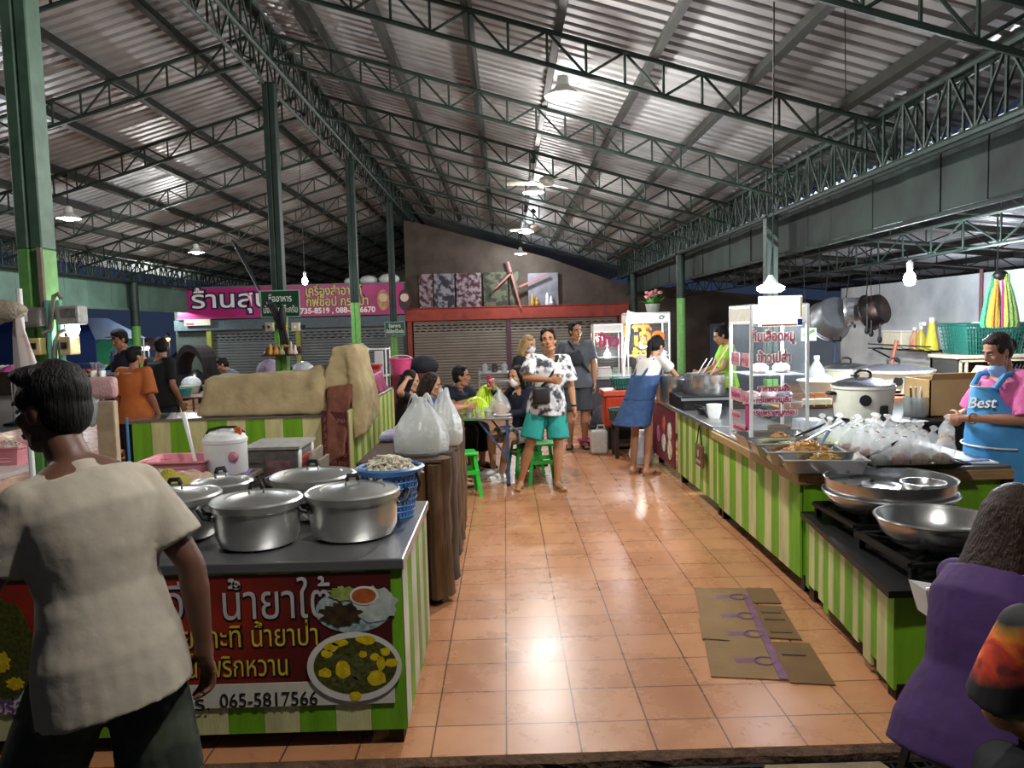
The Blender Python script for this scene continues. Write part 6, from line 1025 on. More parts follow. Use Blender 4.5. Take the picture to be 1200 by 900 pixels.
    if bottom:
        mb = MB(); torso(mb, 0, 2, bottom.get('inf', .012)); L = bottom.get('len', .5)
        for s in 'RL':
            hi, kn, an = J['hi'+s], J['kn'+s], J['an'+s]; k = (.9 if female else 1)*sc*(1+(fat-1)*.6); lo = bottom.get('loose', .02); e = hi.lerp(kn, min(L, 1)); mb.tube([hi, hi.lerp(e, .5), e], [.1*k, (.096+lo*.5)*k, (.085+lo)*k if L < 1 else (.068+lo)*k], 18); mb.ell(hi, .1*k, 14, 10)
            if L > 1: mb.ell(kn, (.066+lo)*k, 12, 8); mb.tube([kn, kn.lerp(an, L-1)], [(.066+lo)*k, (.05+lo)*k], 16)
        if bottom.get('skirt'):
            hem = spine(-bottom['skirt']); R = []
            for f in range(6): c = spine(-.0-bottom['skirt']*f/5); g = bottom.get('flare', .05)*f/5; R.append([c+hx*cos(a)*(.175*fat+.012+g)*sc+Vector((0, 0, 1)).cross(hx)*sin(a)*(.13*fat+.012+g)*sc for a in [2*pi*q/28 for q in range(28)]])
            mb = MB(); torso(mb, 1, 2, .012); mb.rings(R)
        solid(mb, bottom.get('name', 'shorts'), bottom['m'], t, vox*1.15, 4, .5, None, bottom.get('fold', .009)*sc, .1, True)
    if shoes:
        for s in 'RL':
            an, to = J['an'+s], J['to'+s]; f = to-an; f.z = 0; f.normalize(); x = Vector((f.y, -f.x, 0)); z0 = min(an.z, to.z+.05*sc)-.085*sc; z0 = max(z0, 0.0) if an.z < .2*sc else an.z-.085*sc; c = an.lerp(to, .5); c.z = z0; mb = MB(); R = []
            for q in range(9): a = -.13+.255*q/8; wd = .045*(1-abs(q/8-.55)**3*2.4); R.append([c+f*a*sc+x*sx_*wd*sc+Vector((0, 0, zz*sc)) for sx_, zz in ((-1, 0), (1, 0), (1.05, .018), (-1.05, .018))])
            mb.rings(R); sh = mb.build('sandal' if shoes[1] == 'flip' else 'shoe', shoes[0], t, False, True); mb = MB()
            if shoes[1] == 'flip':
                for q in (-1, 1): mb.tube([c+f*.065*sc+Vector((0, 0, .03*sc)), c+f*.03*sc+x*q*.035*sc+Vector((0, 0, .055*sc)), c-f*.02*sc+x*q*.046*sc+Vector((0, 0, .015*sc))], .007*sc, 6)
                mb.build('strap', shoes[2] if len(shoes) > 2 else shoes[0], sh, True, True)
            else: mb.tube([c-f*.1*sc+Vector((0, 0, .045*sc)), c+Vector((0, 0, .05*sc)), c+f*.11*sc+Vector((0, 0, .035*sc))], [.045*sc, .046*sc, .036*sc], 12); mb.build('upper', shoes[2] if len(shoes) > 2 else shoes[0], sh, True, True)
    t.update_tag(); 
    return t, J, H, spine
SITL = dict(pel=(0, 0, .5), che=(0, .06, .86), nec=(0, .08, 1.02), hea=(0, .12, 1.15), shR=(.17, .06, .97), shL=(-.17, .06, .97), hiR=(.09, .03, .47), hiL=(-.09, .03, .47), knR=(.12, .42, .47), knL=(-.12, .42, .47), anR=(.12, .4, .085), anL=(-.12, .4, .085), toR=(.13, .55, .03), toL=(-.13, .55, .03), elR=(.22, .12, .72), elL=(-.22, .12, .72), wrR=(.17, .36, .74), wrL=(-.17, .36, .74))
def sit(**k): d = dict(SITL); d.update(k); return d
OFFW = M('offwhite_tee', 'a39a89', .85, var=.06, bump=.15, bsc=20); CAMO = M('camo_cotton', '3a4030', .85, sc=9, hex2='222a20', edge=-.5); HAW = M('print_shirt', '33343a', .75, sc=13, hex2='d2d0cd', edge=-.47); TEALC = M('teal_cotton', '1f8a80', .8, var=.08); CHARC = M('charcoal_tee', '4c4f54', .8, var=.08); DGREY = M('dark_grey_cotton', '3a3c40', .85, var=.1); NAVYC = M('navy_cotton', '161a2c', .85, var=.15); BLUEC = M('blue_cotton', '26418c', .8, var=.1); BLACKC = M('black_cotton', '121215', .85, var=.2); ORANGEC = M('orange_cotton', 'b0602a', .8, var=.12, sc=6); DENIM = M('denim', '2c466c', .85, var=.2, sc=20, bump=.2, bsc=120); WTEE = M('white_tee', 'cbc6bd', .85, var=.05); LIMEC = M('lime_cotton', '86c42a', .8, var=.08); PINKC = M('pink_cotton', 'c05c8e', .8, var=.1, bump=.15); PURC = M('purple_cotton', '35194c', .8, var=.12, bump=.2, bsc=14)
MASKB = M('blue_mask', '8ab4d8', .7, var=.04); MASKW = M('white_mask', 'd8dadc', .7, var=.04)
SLIP = M('black_rubber', '17161a', .6); TANS = M('tan_sole', '9a7a5a', .7)
# walking man in white
t, J, H, sp = person('man in off-white tee and camouflage shorts walking past the noodle stall', (-1.14, 2.12, -.12), 1.1, 1.03, '5c3c2c', dict(che=(0, .05, 1.28), nec=(0, .12, 1.44), hea=(0, .185, 1.57), shR=(.145, .03, 1.33), shL=(-.145, .09, 1.33), elR=(.2, -.1, 1.1), wrR=(.21, -.12, .86), elL=(-.21, .18, 1.12), wrL=(-.18, .36, .98), knR=(.1, -.05, .5), anR=(.1, -.3, .16), toR=(.11, -.18, .05), knL=(-.1, .22, .5), anL=(-.1, .24, .085), toL=(-.11, .4, .03)), (.25, -.1, 0), 'short', None, dict(m=OFFW, hem=-.15, inf=.024, flare=.0, sleeve=.72, loose=.02, fold=.016, fsc=.16), dict(m=CAMO, len=.98, loose=.03, inf=.004), vox=.007, hands=(.45, .4), shoes=(SLIP, 'flip'))
# man in patterned shirt
t, J, H, sp = person('man in black and white patterned shirt and teal shorts standing in the aisle', (.42, 7.95, 0), pi+.12, .97, 'a0704e', dict(che=(-.03, 0, 1.27), nec=(-.03, .02, 1.43), hea=(-.02, .05, 1.58), shR=(.16, .04, 1.39), shL=(-.21, -.03, 1.37), elR=(.24, .12, 1.2), wrR=(.02, .26, 1.18), elL=(-.275, -.05, 1.1), wrL=(-.28, .06, .87), hiR=(.09, 0, .9), hiL=(-.09, 0, .9), knR=(.2, .06, .5), anR=(.31, .02, .085), toR=(.36, .16, .03), knL=(-.1, .08, .49), anL=(-.07, .12, .085), toL=(-.1, .27, .03)), (-.25, .18, .1), 'short', None, dict(m=HAW, hem=-.13, inf=.03, sleeve=.85, loose=.03, fold=.014), dict(m=TEALC, len=.9, loose=.04), hands=(.7, .3), hnorm=((0, -1, 0), None), shoes=(TANS, 'flip'))
mb = MB(); mb.tube([J['shL']+Vector((.09, .08, .05)), sp(.3)+Vector((0, .15, 0)), sp(.12)+Vector((.14, .15, 0))], .017, 8); mb.tube([J['shL']+Vector((.09, -.06, .05)), sp(.3)+Vector((0, -.15, 0)), sp(.12)+Vector((.16, -.1, 0)), sp(.12)+Vector((.14, .15, 0))], .017, 8); sb = mb.build('bag_strap', BLACKC, t, True, True); mb = MB(); mb.bbox(-.09, .09, -.04, .04, -.09, .09, .03, 3); 
for v in mb.bm.verts: v.co += sp(.12)+Vector((.1, .19, -.02))
bg = mb.build('sling_bag', M('dark_leather', '1e191a', .5), t, True, True); mb = MB(); mb.tube([J['wrL']+Vector((.026*cos(a), .026*sin(a), .015)) for a in [2*pi*k/16 for k in range(16)]], .009, 6, closed=True); mb.build('wristwatch', BLACKC, t, True, True)
# grey man
t, J, H, sp = person('man in charcoal tee and dark shorts standing by the shutters behind the patterned shirt', (.96, 10.45, 0), pi-.05, 1.02, '9a6c50', dict(elR=(.235, -.05, 1.12), elL=(-.235, -.05, 1.12), wrR=(.24, .05, .88), wrL=(-.235, .02, .88)), (.5, -.1, .05), 'short', None, dict(m=CHARC, hem=-.1, inf=.024, sleeve=.7, loose=.02), dict(m=DGREY, len=.95, loose=.045), fat=1.08, shoes=(SLIP, 'flip'))
mb = MB(); mb.tube([J['shR']+Vector((-.08, .08, .06)), sp(.3)+Vector((-.03, .17, 0)), sp(.1)+Vector((-.17, .14, 0))], .016, 8); mb.build('bag_strap', BLACKC, t, True, True); mb = MB(); mb.ell(sp(.3)+Vector((0, .18, 0)), (.1, .04, .11), 14, 10); mb.build('chest_bag', M('dark_nylon', '25272c', .7, bump=.3), t, True, True)
# blonde person behind
person('person with blonde hair and white mask standing behind the man in patterned shirt', (.27, 9.25, 0), pi+.5, .93, 'b08a70', None, (.3, -.1, 0), 'blonde', HAIRY, dict(m=BLACKC, hem=-.08, sleeve=.7), dict(m=DGREY, len=1.9, loose=.02), True, mask=('on', MASKW), shoes=(SLIP, 'flip'))
# at the table
t, J, H, sp = person('woman in blue top seated at the steel table with her back to the striped wing', (-.98, 8.1, 0), -pi/2+.15, 1.0, 'b88a6a', sit(pel=(0, 0, .45), che=(0, .09, .82), nec=(0, .16, .97), hea=(0, .2, 1.1), shR=(.16, .12, .93), shL=(-.16, .12, .93), elL=(-.24, .3, .82), wrL=(-.1, .55, .84), elR=(.24, .28, .84), wrR=(.16, .53, .86), hiR=(.09, .03, .43), hiL=(-.09, .03, .43), knR=(.12, .4, .45), knL=(-.12, .4, .45)), (-.2, -.2, 0), 'long', HAIRD, dict(m=BLUEC, hem=-.1, inf=.026, sleeve=.9, loose=.02), dict(m=M('tan_cotton', '8a6c50', .85), len=1.8, loose=.03), True, 1.12, shoes=(SLIP, 'flip'))
mb = MB(); mb.tube([J['shR']+Vector((-.05, .0, .06)), sp(.3)+Vector((0, -.17, .02)), sp(.1)+Vector((-.2, -.05, 0))], .013, 8); mb.build('bag_strap', BLACKC, t, True, True)
t, J, H, sp = person('seated woman with one hand on her dark hair, behind the woman in blue', (-1.18, 8.75, 0), -pi/2, 1.0, 'b88a6a', sit(pel=(0, 0, .45), che=(0, .04, .82), nec=(0, .06, .98), hea=(0, .1, 1.1), shR=(.17, .05, .93), shL=(-.17, .05, .93), elR=(.3, .0, 1.0), wrR=(.12, .06, 1.12), elL=(-.23, .15, .74), hiR=(.09, .03, .43), hiL=(-.09, .03, .43), knR=(.12, .4, .45), knL=(-.12, .4, .45)), (0, -.15, 0), 'long', None, dict(m=BLACKC, hem=-.1, sleeve=.6), dict(m=NAVYC, len=1.8), True, shoes=(SLIP, 'flip'))
t, J, H, sp = person('man in navy tee seated at the far left of the steel table, looking right', (-.72, 9.3, 0), -pi/2-.55, 1.0, '9a6c50', sit(pel=(0, 0, .47), che=(0, .1, .84), nec=(0, .16, .99), hea=(0, .22, 1.11), shR=(.18, .13, .95), shL=(-.18, .13, .95), elR=(.27, .28, .78), wrR=(.1, .45, .84), elL=(-.27, .3, .78), wrL=(-.06, .5, .9)), (.5, 0, 0), 'short', None, dict(m=NAVYC, hem=-.1, inf=.026, sleeve=.75, loose=.02), dict(m=BLACKC, len=1.7), fat=1.08, shoes=(SLIP, 'flip'))
t, J, H, sp = person('woman in navy long sleeves and white mask seated at the table raising a phone', (.22, 8.75, 0), pi/2+.65, 1.0, 'b88a6a', sit(pel=(0, 0, .47), che=(0, .05, .84), nec=(0, .09, .99), hea=(0, .13, 1.12), shR=(.165, .06, .95), shL=(-.165, .06, .95), elR=(.24, .2, .78), wrR=(.16, .34, 1.02), elL=(-.24, .2, .74), wrL=(-.1, .36, .72), knL=(-.2, .42, .48), anL=(-.16, .5, .085), toL=(-.18, .64, .03)), (.15, -.05, 0), 'long', None, dict(m=NAVYC, hem=-.1, inf=.026, sleeve=1.85, loose=.01), dict(m=M('white_patterned', '2a2c34', .8, sc=30, hex2='b8b4b0'), len=.8), True, mask=('on', MASKW), hands=(.9, .4), shoes=(WHITEP, 'shoe'))
p = J['wrR']; mb = MB(); mb.bbox(-.035, .035, -.006, .006, -.07, .07, .006, 2)
for v in mb.bm.verts: v.co += p+Vector((0, .06, .06))
tt = mb.build('phone', M('pink_phone', 'b83a6a', .3), t, False, True); m_ = wm(tt); tt.parent = None; tt.data.transform(wm(t)); tag(tt, 'pink phone held up by the masked woman at the steel table', 'phone')
# overalls woman
t, J, H, sp = person('woman in denim overalls and white tee leaning over the noodle pots', (1.52, 8.5, 0), -.85, .96, 'b08060', dict(pel=(0, -.06, .92), che=(0, .1, 1.24), nec=(0, .2, 1.37), hea=(0, .27, 1.48), shR=(.155, .16, 1.33), shL=(-.155, .16, 1.33), elR=(.2, .36, 1.14), elL=(-.2, .36, 1.14), wrR=(.1, .56, 1.06), wrL=(-.1, .56, 1.08), hiR=(.088, -.06, .9), hiL=(-.088, -.06, .9), knR=(.1, -.03, .49), knL=(-.1, -.03, .49), anR=(.1, -.08, .085), anL=(-.1, -.08, .085), toR=(.12, .08, .03), toL=(-.12, .08, .03)), (0, -.4, 0), 'pony', None, dict(m=WTEE, hem=.2, inf=.01, flare=-.035, sleeve=.55, loose=.02), dict(m=DENIM, skirt=.36, flare=.05, name='overall_skirt', fold=.02), True, mask=('on', MASKB), shoes=(TANS, 'flip', SLIP))
mb = MB(); R = []
for d, rx, ry in ((-.05, .195, .15), (.05, .19, .15), (.15, .185, .15), (.27, .185, .15)):
    c = sp(d); R.append([c+Vector((cos(a)*rx*.96, sin(a)*ry*.98, 0)) for a in [2*pi*k/28 for k in range(28)]])
mb.rings(R); solid(mb, 'overall_bib', DENIM, t, .01, 3, .5, None, .012, .08, True); mb = MB()
for s in (-1, 1): mb.tube([sp(.26)+Vector((s*.09, .12, 0)), sp(.42)+Vector((s*.1, .09, .02)), sp(.44)+Vector((s*.09, -.06, .03)), sp(.26)+Vector((s*.06, -.13, 0))], .016, 6)
mb.build('overall_strap', DENIM, t, True, True)
# lime person behind the pots
person('person in lime green tee behind the noodle pots, partly hidden by the display case', (2.86, 9.9, 0), pi/2, .97, 'b08060', dict(hea=(0, .08, 1.55), elR=(.22, .12, 1.12), wrR=(.15, .33, 1.05), elL=(-.22, .12, 1.12), wrL=(-.15, .33, 1.05)), (0, -.35, 0), 'bun', None, dict(m=LIMEC, hem=-.06, sleeve=.6), dict(m=DGREY, len=1.9), True, shoes=(SLIP, 'flip'))
# pink woman tying bags
t, J, H, sp = person('woman in pink shirt and blue apron tying a food bag behind the right counter', (3.32, 5.0, 0), pi/2+.12, .93, 'a8765a', dict(che=(0, .03, 1.27), nec=(0, .06, 1.43), hea=(0, .12, 1.56), shR=(.18, .02, 1.37), shL=(-.18, .02, 1.37), elR=(.27, .1, 1.1), elL=(-.27, .1, 1.1), wrR=(.07, .38, 1.09), wrL=(-.05, .4, 1.1)), (0, -.32, 0), 'tied', HAIRD, dict(m=PINKC, hem=-.16, inf=.04, sleeve=.95, loose=.035, fold=.025, belly=1.2), dict(m=M('maroon_cotton', '5a2038', .85), len=1.9, loose=.03), True, 1.22, .0075, hands=(1.0, 1.0), mask=('chin', MASKB, M('orange_loop', 'd8a48a', .6)), hnorm=((-1, .1, -.2), (1, .1, -.2)), hdirs=((-.75, .55, -.1), (.75, .55, -.1)), shoes=(SLIP, 'flip'))
APR = M('blue_apron', '4a9ad0', .6, sc=6, hex2='3a84bc', bump=.2, bsc=12); mb = MB(); n = 20; R = []
for d, h_, fl in ((.4, .1, .012), (.36, .13, .03), (.22, .2, .035), (.05, .24, .045), (-.2, .27, .05), (-.45, .28, .05)):
    c = sp(d) if d > -.1 else sp(-.05)+Vector((0, 0, (d+.05)*.95)); row = []
    for sgn in (1, -1):
        for k in (range(n+1) if sgn > 0 else range(n, -1, -1)): a = -1.35+2.7*k/n; row.append(c+Vector((sin(a)*h_, cos(a)*(.16*1.22+fl+.025)+(.008*sgn)+.008*sin(k*2.1)*(1 if d < .1 else 0)-(.06*(1-cos(a)) if d > .2 else 0), 0)))
    R.append(row)
mb.rings(R); ap = mb.build('apron', APR, t, True, True); mb = MB()
for s in (-1, 1): mb.tube([sp(.39)+Vector((s*.1, .17, 0)), sp(.45)+Vector((s*.11, .1, .03)), sp(.47)+Vector((s*.08, -.02, .03)), sp(.45)+Vector((s*.04, -.1, 0))], .02, 8)
mb.build('apron_strap', APR, ap, True, True); mb = MB(); mb.tube([sp(-.02)+Vector((sin(a)*.262, cos(a)*.262+.03, 0)) for a in [-1.1+2.2*k/14 for k in range(15)]], .006, 6); mb.tube([sp(.4)+Vector((sin(a)*.115, cos(a)*.245-.055*(1-cos(a)), .004)) for a in [-1.2+2.4*k/10 for k in range(11)]], .005, 6); mb.build('white_piping', WHITEP, ap, True, True)
text('Best', .1, WHITEP, wm(t) @ (sp(.26)+Vector((-.07, .25, 0))), wm(t).to_3x3() @ Vector((-1, -.42, .1)), Zd, ap, ext=.006, shear=.3)
mb = MB(); mb.tube([J['wrL']+Vector((-.04, -.03, 0))+Vector((0, cos(a)*.033, sin(a)*.033)) for a in [2*pi*k/18 for k in range(18)]], .006, 6, closed=True); mb.build('gold_bracelet', M('gold', 'c89a3a', .25, .9), t, True, True)
g = wm(t) @ ((J['wrR']+J['wrL'])/2+Vector((0, .09, -.17))); bgh = bagproto(M('yellow_food', 'c98a2c', .5, sc=40, hex2='d8b050'), 'held', 'bag of yellow food being tied by the woman in pink', 'held bag', .18, .05); bgh['group'] = 'bag being tied'; bgh.location = g
# seated women at front right
t, J, H, sp = person('woman with long brown hair in purple top sitting at front right, back turned', (1.51, 2.42, -.12), -.95, 1.0, 'a8785c', sit(pel=(0, -.02, .44), che=(0, .13, .83), nec=(0, .23, .97), hea=(0, .31, 1.1), shR=(.15, .2, .89), shL=(-.15, .2, .89), elR=(.19, .4, .68), elL=(-.17, .4, .68), wrR=(.1, .48, .72), wrL=(-.1, .48, .72)), (-.2, -.15, 0), 'longback', HAIRD, dict(m=PURC, hem=-.1, inf=.03, flare=.0, sleeve=.95, loose=.015, fold=.01, fsc=.16), dict(m=BLACKC, len=1.9, loose=.02), True, 1.15, .008, shoes=(SLIP, 'flip'))
bpy.context.view_layer.update()
def fmat():
    m = bpy.data.materials.new('flame_print_black'); m.use_nodes = True; nt = m.node_tree; b = nt.nodes['Principled BSDF']; L = nt.links.new; tc = nd(nt, 'ShaderNodeTexCoord'); n = nd(nt, 'ShaderNodeTexNoise'); n.inputs['Scale'].default_value = 9; n.inputs['Detail'].default_value = 4; n.inputs['Distortion'].default_value = 1.6; L(tc.outputs['Object'], n.inputs['Vector'])
    r = nd(nt, 'ShaderNodeValToRGB'); e = r.color_ramp.elements; e[0].color = (*lin('5a1410'), 1); e[0].position = .3; e[1].color = (*lin('d8b030'), 1); e[1].position = .72; x = e.new(.45); x.color = (*lin('c03818'), 1); x = e.new(.58); x.color = (*lin('d87420'), 1); L(n.outputs['Fac'], r.inputs[0])
    r2 = nd(nt, 'ShaderNodeValToRGB'); e = r2.color_ramp.elements; e[0].color = (*lin('0e0e10'), 1); e[0].position = .45; e[1].color = (*lin('8a8a58'), 1); e[1].position = .62; x = e.new(.8); x.color = (*lin('c9bfa8'), 1); L(n.outputs['Fac'], r2.inputs[0])
    s = nd(nt, 'ShaderNodeSeparateXYZ'); L(tc.outputs['Object'], s.inputs[0])
    def band(o, a, bb, w=.02):
        q = nd(nt, 'ShaderNodeMapRange'); q.inputs[1].default_value = a-w; q.inputs[2].default_value = a+w; L(o, q.inputs[0]); q2 = nd(nt, 'ShaderNodeMapRange'); q2.inputs[1].default_value = bb+w; q2.inputs[2].default_value = bb-w; L(o, q2.inputs[0]); mm = nd(nt, 'ShaderNodeMath', operation='MULTIPLY'); L(q.outputs[0], mm.inputs[0]); L(q2.outputs[0], mm.inputs[1]); return mm.outputs[0]
    sl = nd(nt, 'ShaderNodeMath', operation='MULTIPLY_ADD'); sl.inputs[1].default_value = -.35; L(s.outputs['X'], sl.inputs[0]); L(s.outputs['Z'], sl.inputs[2])
    m1 = nd(nt, 'ShaderNodeMix', data_type='RGBA'); L(band(sl.outputs[0], .93, 1.06), m1.inputs[0]); m1.inputs[6].default_value = (*lin('141416'), 1); L(r.outputs[0], m1.inputs[7]); m2 = nd(nt, 'ShaderNodeMix', data_type='RGBA'); L(band(sl.outputs[0], .55, .82), m2.inputs[0]); L(m1.outputs[2], m2.inputs[6]); L(r2.outputs[0], m2.inputs[7]); L(m2.outputs[2], b.inputs['Base Color']); b.inputs['Roughness'].default_value = .8; return m
person('person in black tee with flame print sitting nearest the viewer at the right edge', (1.52, 1.88, -.12), -.25, .98, 'a8785c', sit(che=(0, .04, .88), nec=(0, .06, 1.06), hea=(0, .1, 1.19), shR=(.18, .05, 1.0), shL=(-.18, .05, 1.0), elL=(-.23, .1, .74), elR=(.23, .1, .74), knR=(.14, .3, .46), knL=(-.14, .3, .46), anR=(.14, .2, .085), anL=(-.14, .2, .085), toR=(.15, .32, .03), toL=(-.15, .32, .03), wrR=(.12, .26, .62), wrL=(-.12, .26, .62)), (0, 0, 0), 'short', None, dict(m=fmat(), hem=-.08, inf=.03, sleeve=.9, loose=.03, fold=.01, fsc=.14), dict(m=BLACKC, len=1.9), vox=.008, shoes=(SLIP, 'flip'))
# background people on the left
person('person in orange top seen from behind near the blue pipe', (-4.22, 8.75, 0), -.2, .93, '9a6c50', None, (-.3, 0, 0), 'short', None, dict(m=ORANGEC, hem=-.16, inf=.035, sleeve=.95, loose=.03), dict(m=NAVYC, len=1.9, loose=.03), vox=.011, shoes=(SLIP, 'flip'))
person('man in black tee standing just beyond the person in orange', (-4.35, 9.7, 0), -.4, .98, '9a6c50', None, (.9, -.2, 0), 'short', None, dict(m=BLACKC, hem=-.1, inf=.03, sleeve=.8), dict(m=NAVYC, len=1.9), vox=.011, shoes=(SLIP, 'flip'))
t, J, H, sp = person('man in black cap facing the viewer behind the man in black tee', (-5.25, 10.6, 0), pi-.6, 1.05, '9a6c50', None, (0, -.2, 0), 'short', None, dict(m=NAVYC, hem=-.1, inf=.03, sleeve=.8), dict(m=BLACKC, len=1.9), vox=.011, shoes=(SLIP, 'flip'))
mb = MB(); he = lambda p, r: mb.ell(H(p), r, 16, 10); he((0, -.01, .07), (.093, .108, .075)); mb.ell(H((0, .11, .055)), (.07, .07, .01), 16, 8); mb.build('cap', BLACKC, t, True, True)
person('small man in grey patterned shirt bent over behind the tan tarp', (-4.65, 13.4, 0), pi/2+.2, .98, '9a6c50', sit(pel=(0, 0, .6), che=(0, .1, .95), nec=(0, .2, 1.08), hea=(0, .27, 1.18), shR=(.17, .15, 1.03), shL=(-.17, .15, 1.03), hiR=(.09, .03, .56), hiL=(-.09, .03, .56), knR=(.12, .42, .52), knL=(-.12, .42, .52)), (0, -.5, 0), 'short', None, dict(m=M('grey_check', '6c7078', .8, sc=40, hex2='44484f'), hem=-.1, sleeve=.7), dict(m=BLACKC, len=1.8), vox=.011, shoes=(SLIP, 'flip'))
# ================================================================== eating table, stools, things in the aisle
GRS = M('green_stool_plastic', '2aa03c', .4, var=.08)
def stool(x, y, z, h, w, label, rz=0, m=None, group='plastic stools'):
    t = thing('plastic_stool', label, 'stool', (x, y, z), rz, group); m = m or GRS; mb = MB(); a = w/2; mb.bbox(-a, a, -a, a, h-.03, h, .012, 2); mb.build('seat', m, t, False, True)
    for sx in (-1, 1):
        for sy in (-1, 1):
            mb = MB(); p, q = Vector((sx*a*.85, sy*a*.85, h-.03)), Vector((sx*a*1.2, sy*a*1.2, 0)); R = []
            for f in (0, .5, 1): c = p.lerp(q, f); e = .032; R.append([c+Vector((-sx*e, 0, 0)), c+Vector((sx*.004, 0, 0)), c+Vector((sx*.004, -sy*e, 0)), c+Vector((-sx*.004, -sy*e, 0)), c+Vector((-sx*.004, -sy*.008, 0)), c+Vector((-sx*e, -sy*.008, 0))])
            mb.rings(R); mb.build('leg', m, t, False, True)
    mb = MB(); f = .45; b = a*(.85+.35*f)
    for s in (-1, 1): mb.box(-b, b, s*b-.006, s*b+.006, h*.5, h*.6); mb.box(s*b-.006, s*b+.006, -b, b, h*.5, h*.6)
    mb.build('apron_rail', m, t, False, True); return t
stool(.36, 8.22, 0, .44, .3, 'green plastic stool right behind the legs of the man in patterned shirt', .15); stool(.2, 8.78, 0, .44, .29, 'green plastic stool under the masked woman', .3); stool(-.46, 7.72, 0, .44, .28, 'bright green stool at the near left end of the steel table', .2, M('bright_green_plastic', '30c040', .4, var=.06)); stool(-.98, 8.1, 0, .4, .3, 'stool under the woman in blue', .1); stool(-1.18, 8.76, 0, .4, .3, 'stool under the woman touching her hair', 0); stool(-.72, 9.3, 0, .42, .3, 'stool under the man in navy tee', .3)
t = thing('steel_table', 'folding steel table with blue legs where the diners sit', 'table', (-.35, 8.75, 0)); mb = MB(); mb.bbox(-.85, .06, 8.0, 9.45, .715, .74, .008, 2); mb.build('table_top', SS, t); BLS = M('blue_steel', '3a5a84', .5, .2)
for x in (-.78, .0):
    for y in (8.06, 9.38): mb = MB(); mb.sq((x, y, 0), (x, y, .715), .03); mb.build('leg', BLS, t); mb = MB(); mb.lathe([(.02, 0), (.022, .03)], (x, y, 0), 10); mb.build('rubber_foot', BLK, t)
mb = MB()
for y in (8.06, 9.38): mb.sq((0, y, .3), (-.3, y, .7), .02); mb.sq((-.78, y, .3), (-.48, y, .7), .02)
mb.sq((0, 8.06, .12), (0, 9.38, .12), .02); mb.sq((-.78, 8.06, .12), (-.78, 9.38, .12), .02); mb.build('brace', BLS, t)
LG = M('lime_plastic', 'a8c41c', .35, sc=6, hex2='c4dc38', bump=.4, bsc=30)
def ribcover(x, y, z, rx, ry, h, rz, label):
    t = thing('food_cover', label, 'food cover', (x, y, z), rz, 'lime green food covers'); mb = MB(); n = 72; R = []
    for f in [i/10 for i in range(11)]: q = math.sqrt(max(0, 1-f**2.4)); k = 1; R.append([Vector((cos(2*pi*j/n)*rx*max(q, .05)*(1+.045*cos(j*pi)), sin(2*pi*j/n)*ry*max(q, .05)*(1+.045*cos(j*pi)), h*f)) for j in range(n)])
    mb.rings(R); mb.build('ribbed_dome', LG, t, False, True); mb = MB(); mb.tube([(cos(a)*rx*1.02, sin(a)*ry*1.02, .006) for a in [2*pi*k/40 for k in range(40)]], .008, 6, closed=True); mb.build('rim', LG, t, True, True); return t
ribcover(-.34, 8.45, .74, .15, .14, .19, .2, 'lime green ribbed cover at the front of the steel table'); ribcover(-.2, 8.85, .74, .17, .16, .3, .6, 'taller lime green ribbed cover behind the first on the steel table')
def glass(x, y, z, r, h, m, label, cat='glass', name='drinking_glass', group=None):
    t = thing(name, label, cat, (x, y, z), 0, group); mb = MB(); mb.lathe([(0, 0), (r*.75, 0), (r, h), (r*.93, h), (r*.7, .01), (0, .01)], n=22, cap=False); mb.build('glass_wall', M('tumbler', 'c8d2d4', .08, alpha=.35), t, 40, True); mb = MB(); mb.lathe([(0, .008), (r*.68, .01), (r*.85, h*.6), (0, h*.62)], n=20, cap=False); mb.build('drink', m, t, 40, True); return t
glass(-.4, 8.1, .74, .045, .13, M('ice_water', 'b8b8a8', .2, alpha=.6), 'tall glass at the front left corner of the steel table', group='glasses on the steel table'); glass(-.2, 8.12, .74, .05, .1, M('cloudy_drink', 'a8a888', .3), 'short cloudy glass between the lime cover and the meat bag', group='glasses on the steel table'); glass(-.3, 8.08, .74, .04, .09, M('yellow_drink', 'c9c43a', .4), 'small glass with yellow and green contents on the steel table', group='glasses on the steel table')
t = thing('food_packet', 'clear bag of snacks standing on the steel table right of the lime covers', 'bag', (-.08, 8.45, .74)); mb = MB(); mb.lathe([(.0, 0), (.11, 0), (.13, .06), (.09, .16), (.02, .24), (.035, .27)], n=20, cap=False, sy=.7); mb.build('plastic_film', FILM, t, True, True); mb = MB(); mb.lathe([(0, .005), (.1, .01), (.1, .06), (.03, .12), (0, .12)], n=18, sy=.7); mb.build('snacks', M('mixed_snacks', '9a7a58', .6, sc=40, hex2='c8b090'), t, True, True)
t = thing('meat_plate', 'plate of pink sliced sausage at the right corner of the steel table', 'plate', (-.05, 8.14, .74)); mb = MB(); mb.lathe([(0, 0), (.07, 0), (.1, .02), (.095, .022), (.06, .006), (0, .006)], n=26, cap=False); mb.build('plate', WHITEP, t, True, True); mb = MB()
for k in range(16): a = k*2.4; r = .012+.004*k; mb.lathe([(.018, 0), (.018, .006)], (cos(a)*r, sin(a)*r, .02+.003*(k % 4)), 10)
mb.build('sausage_slice', M('pink_sausage', 'b8848a', .5), t, False, True)['kind'] = 'stuff'
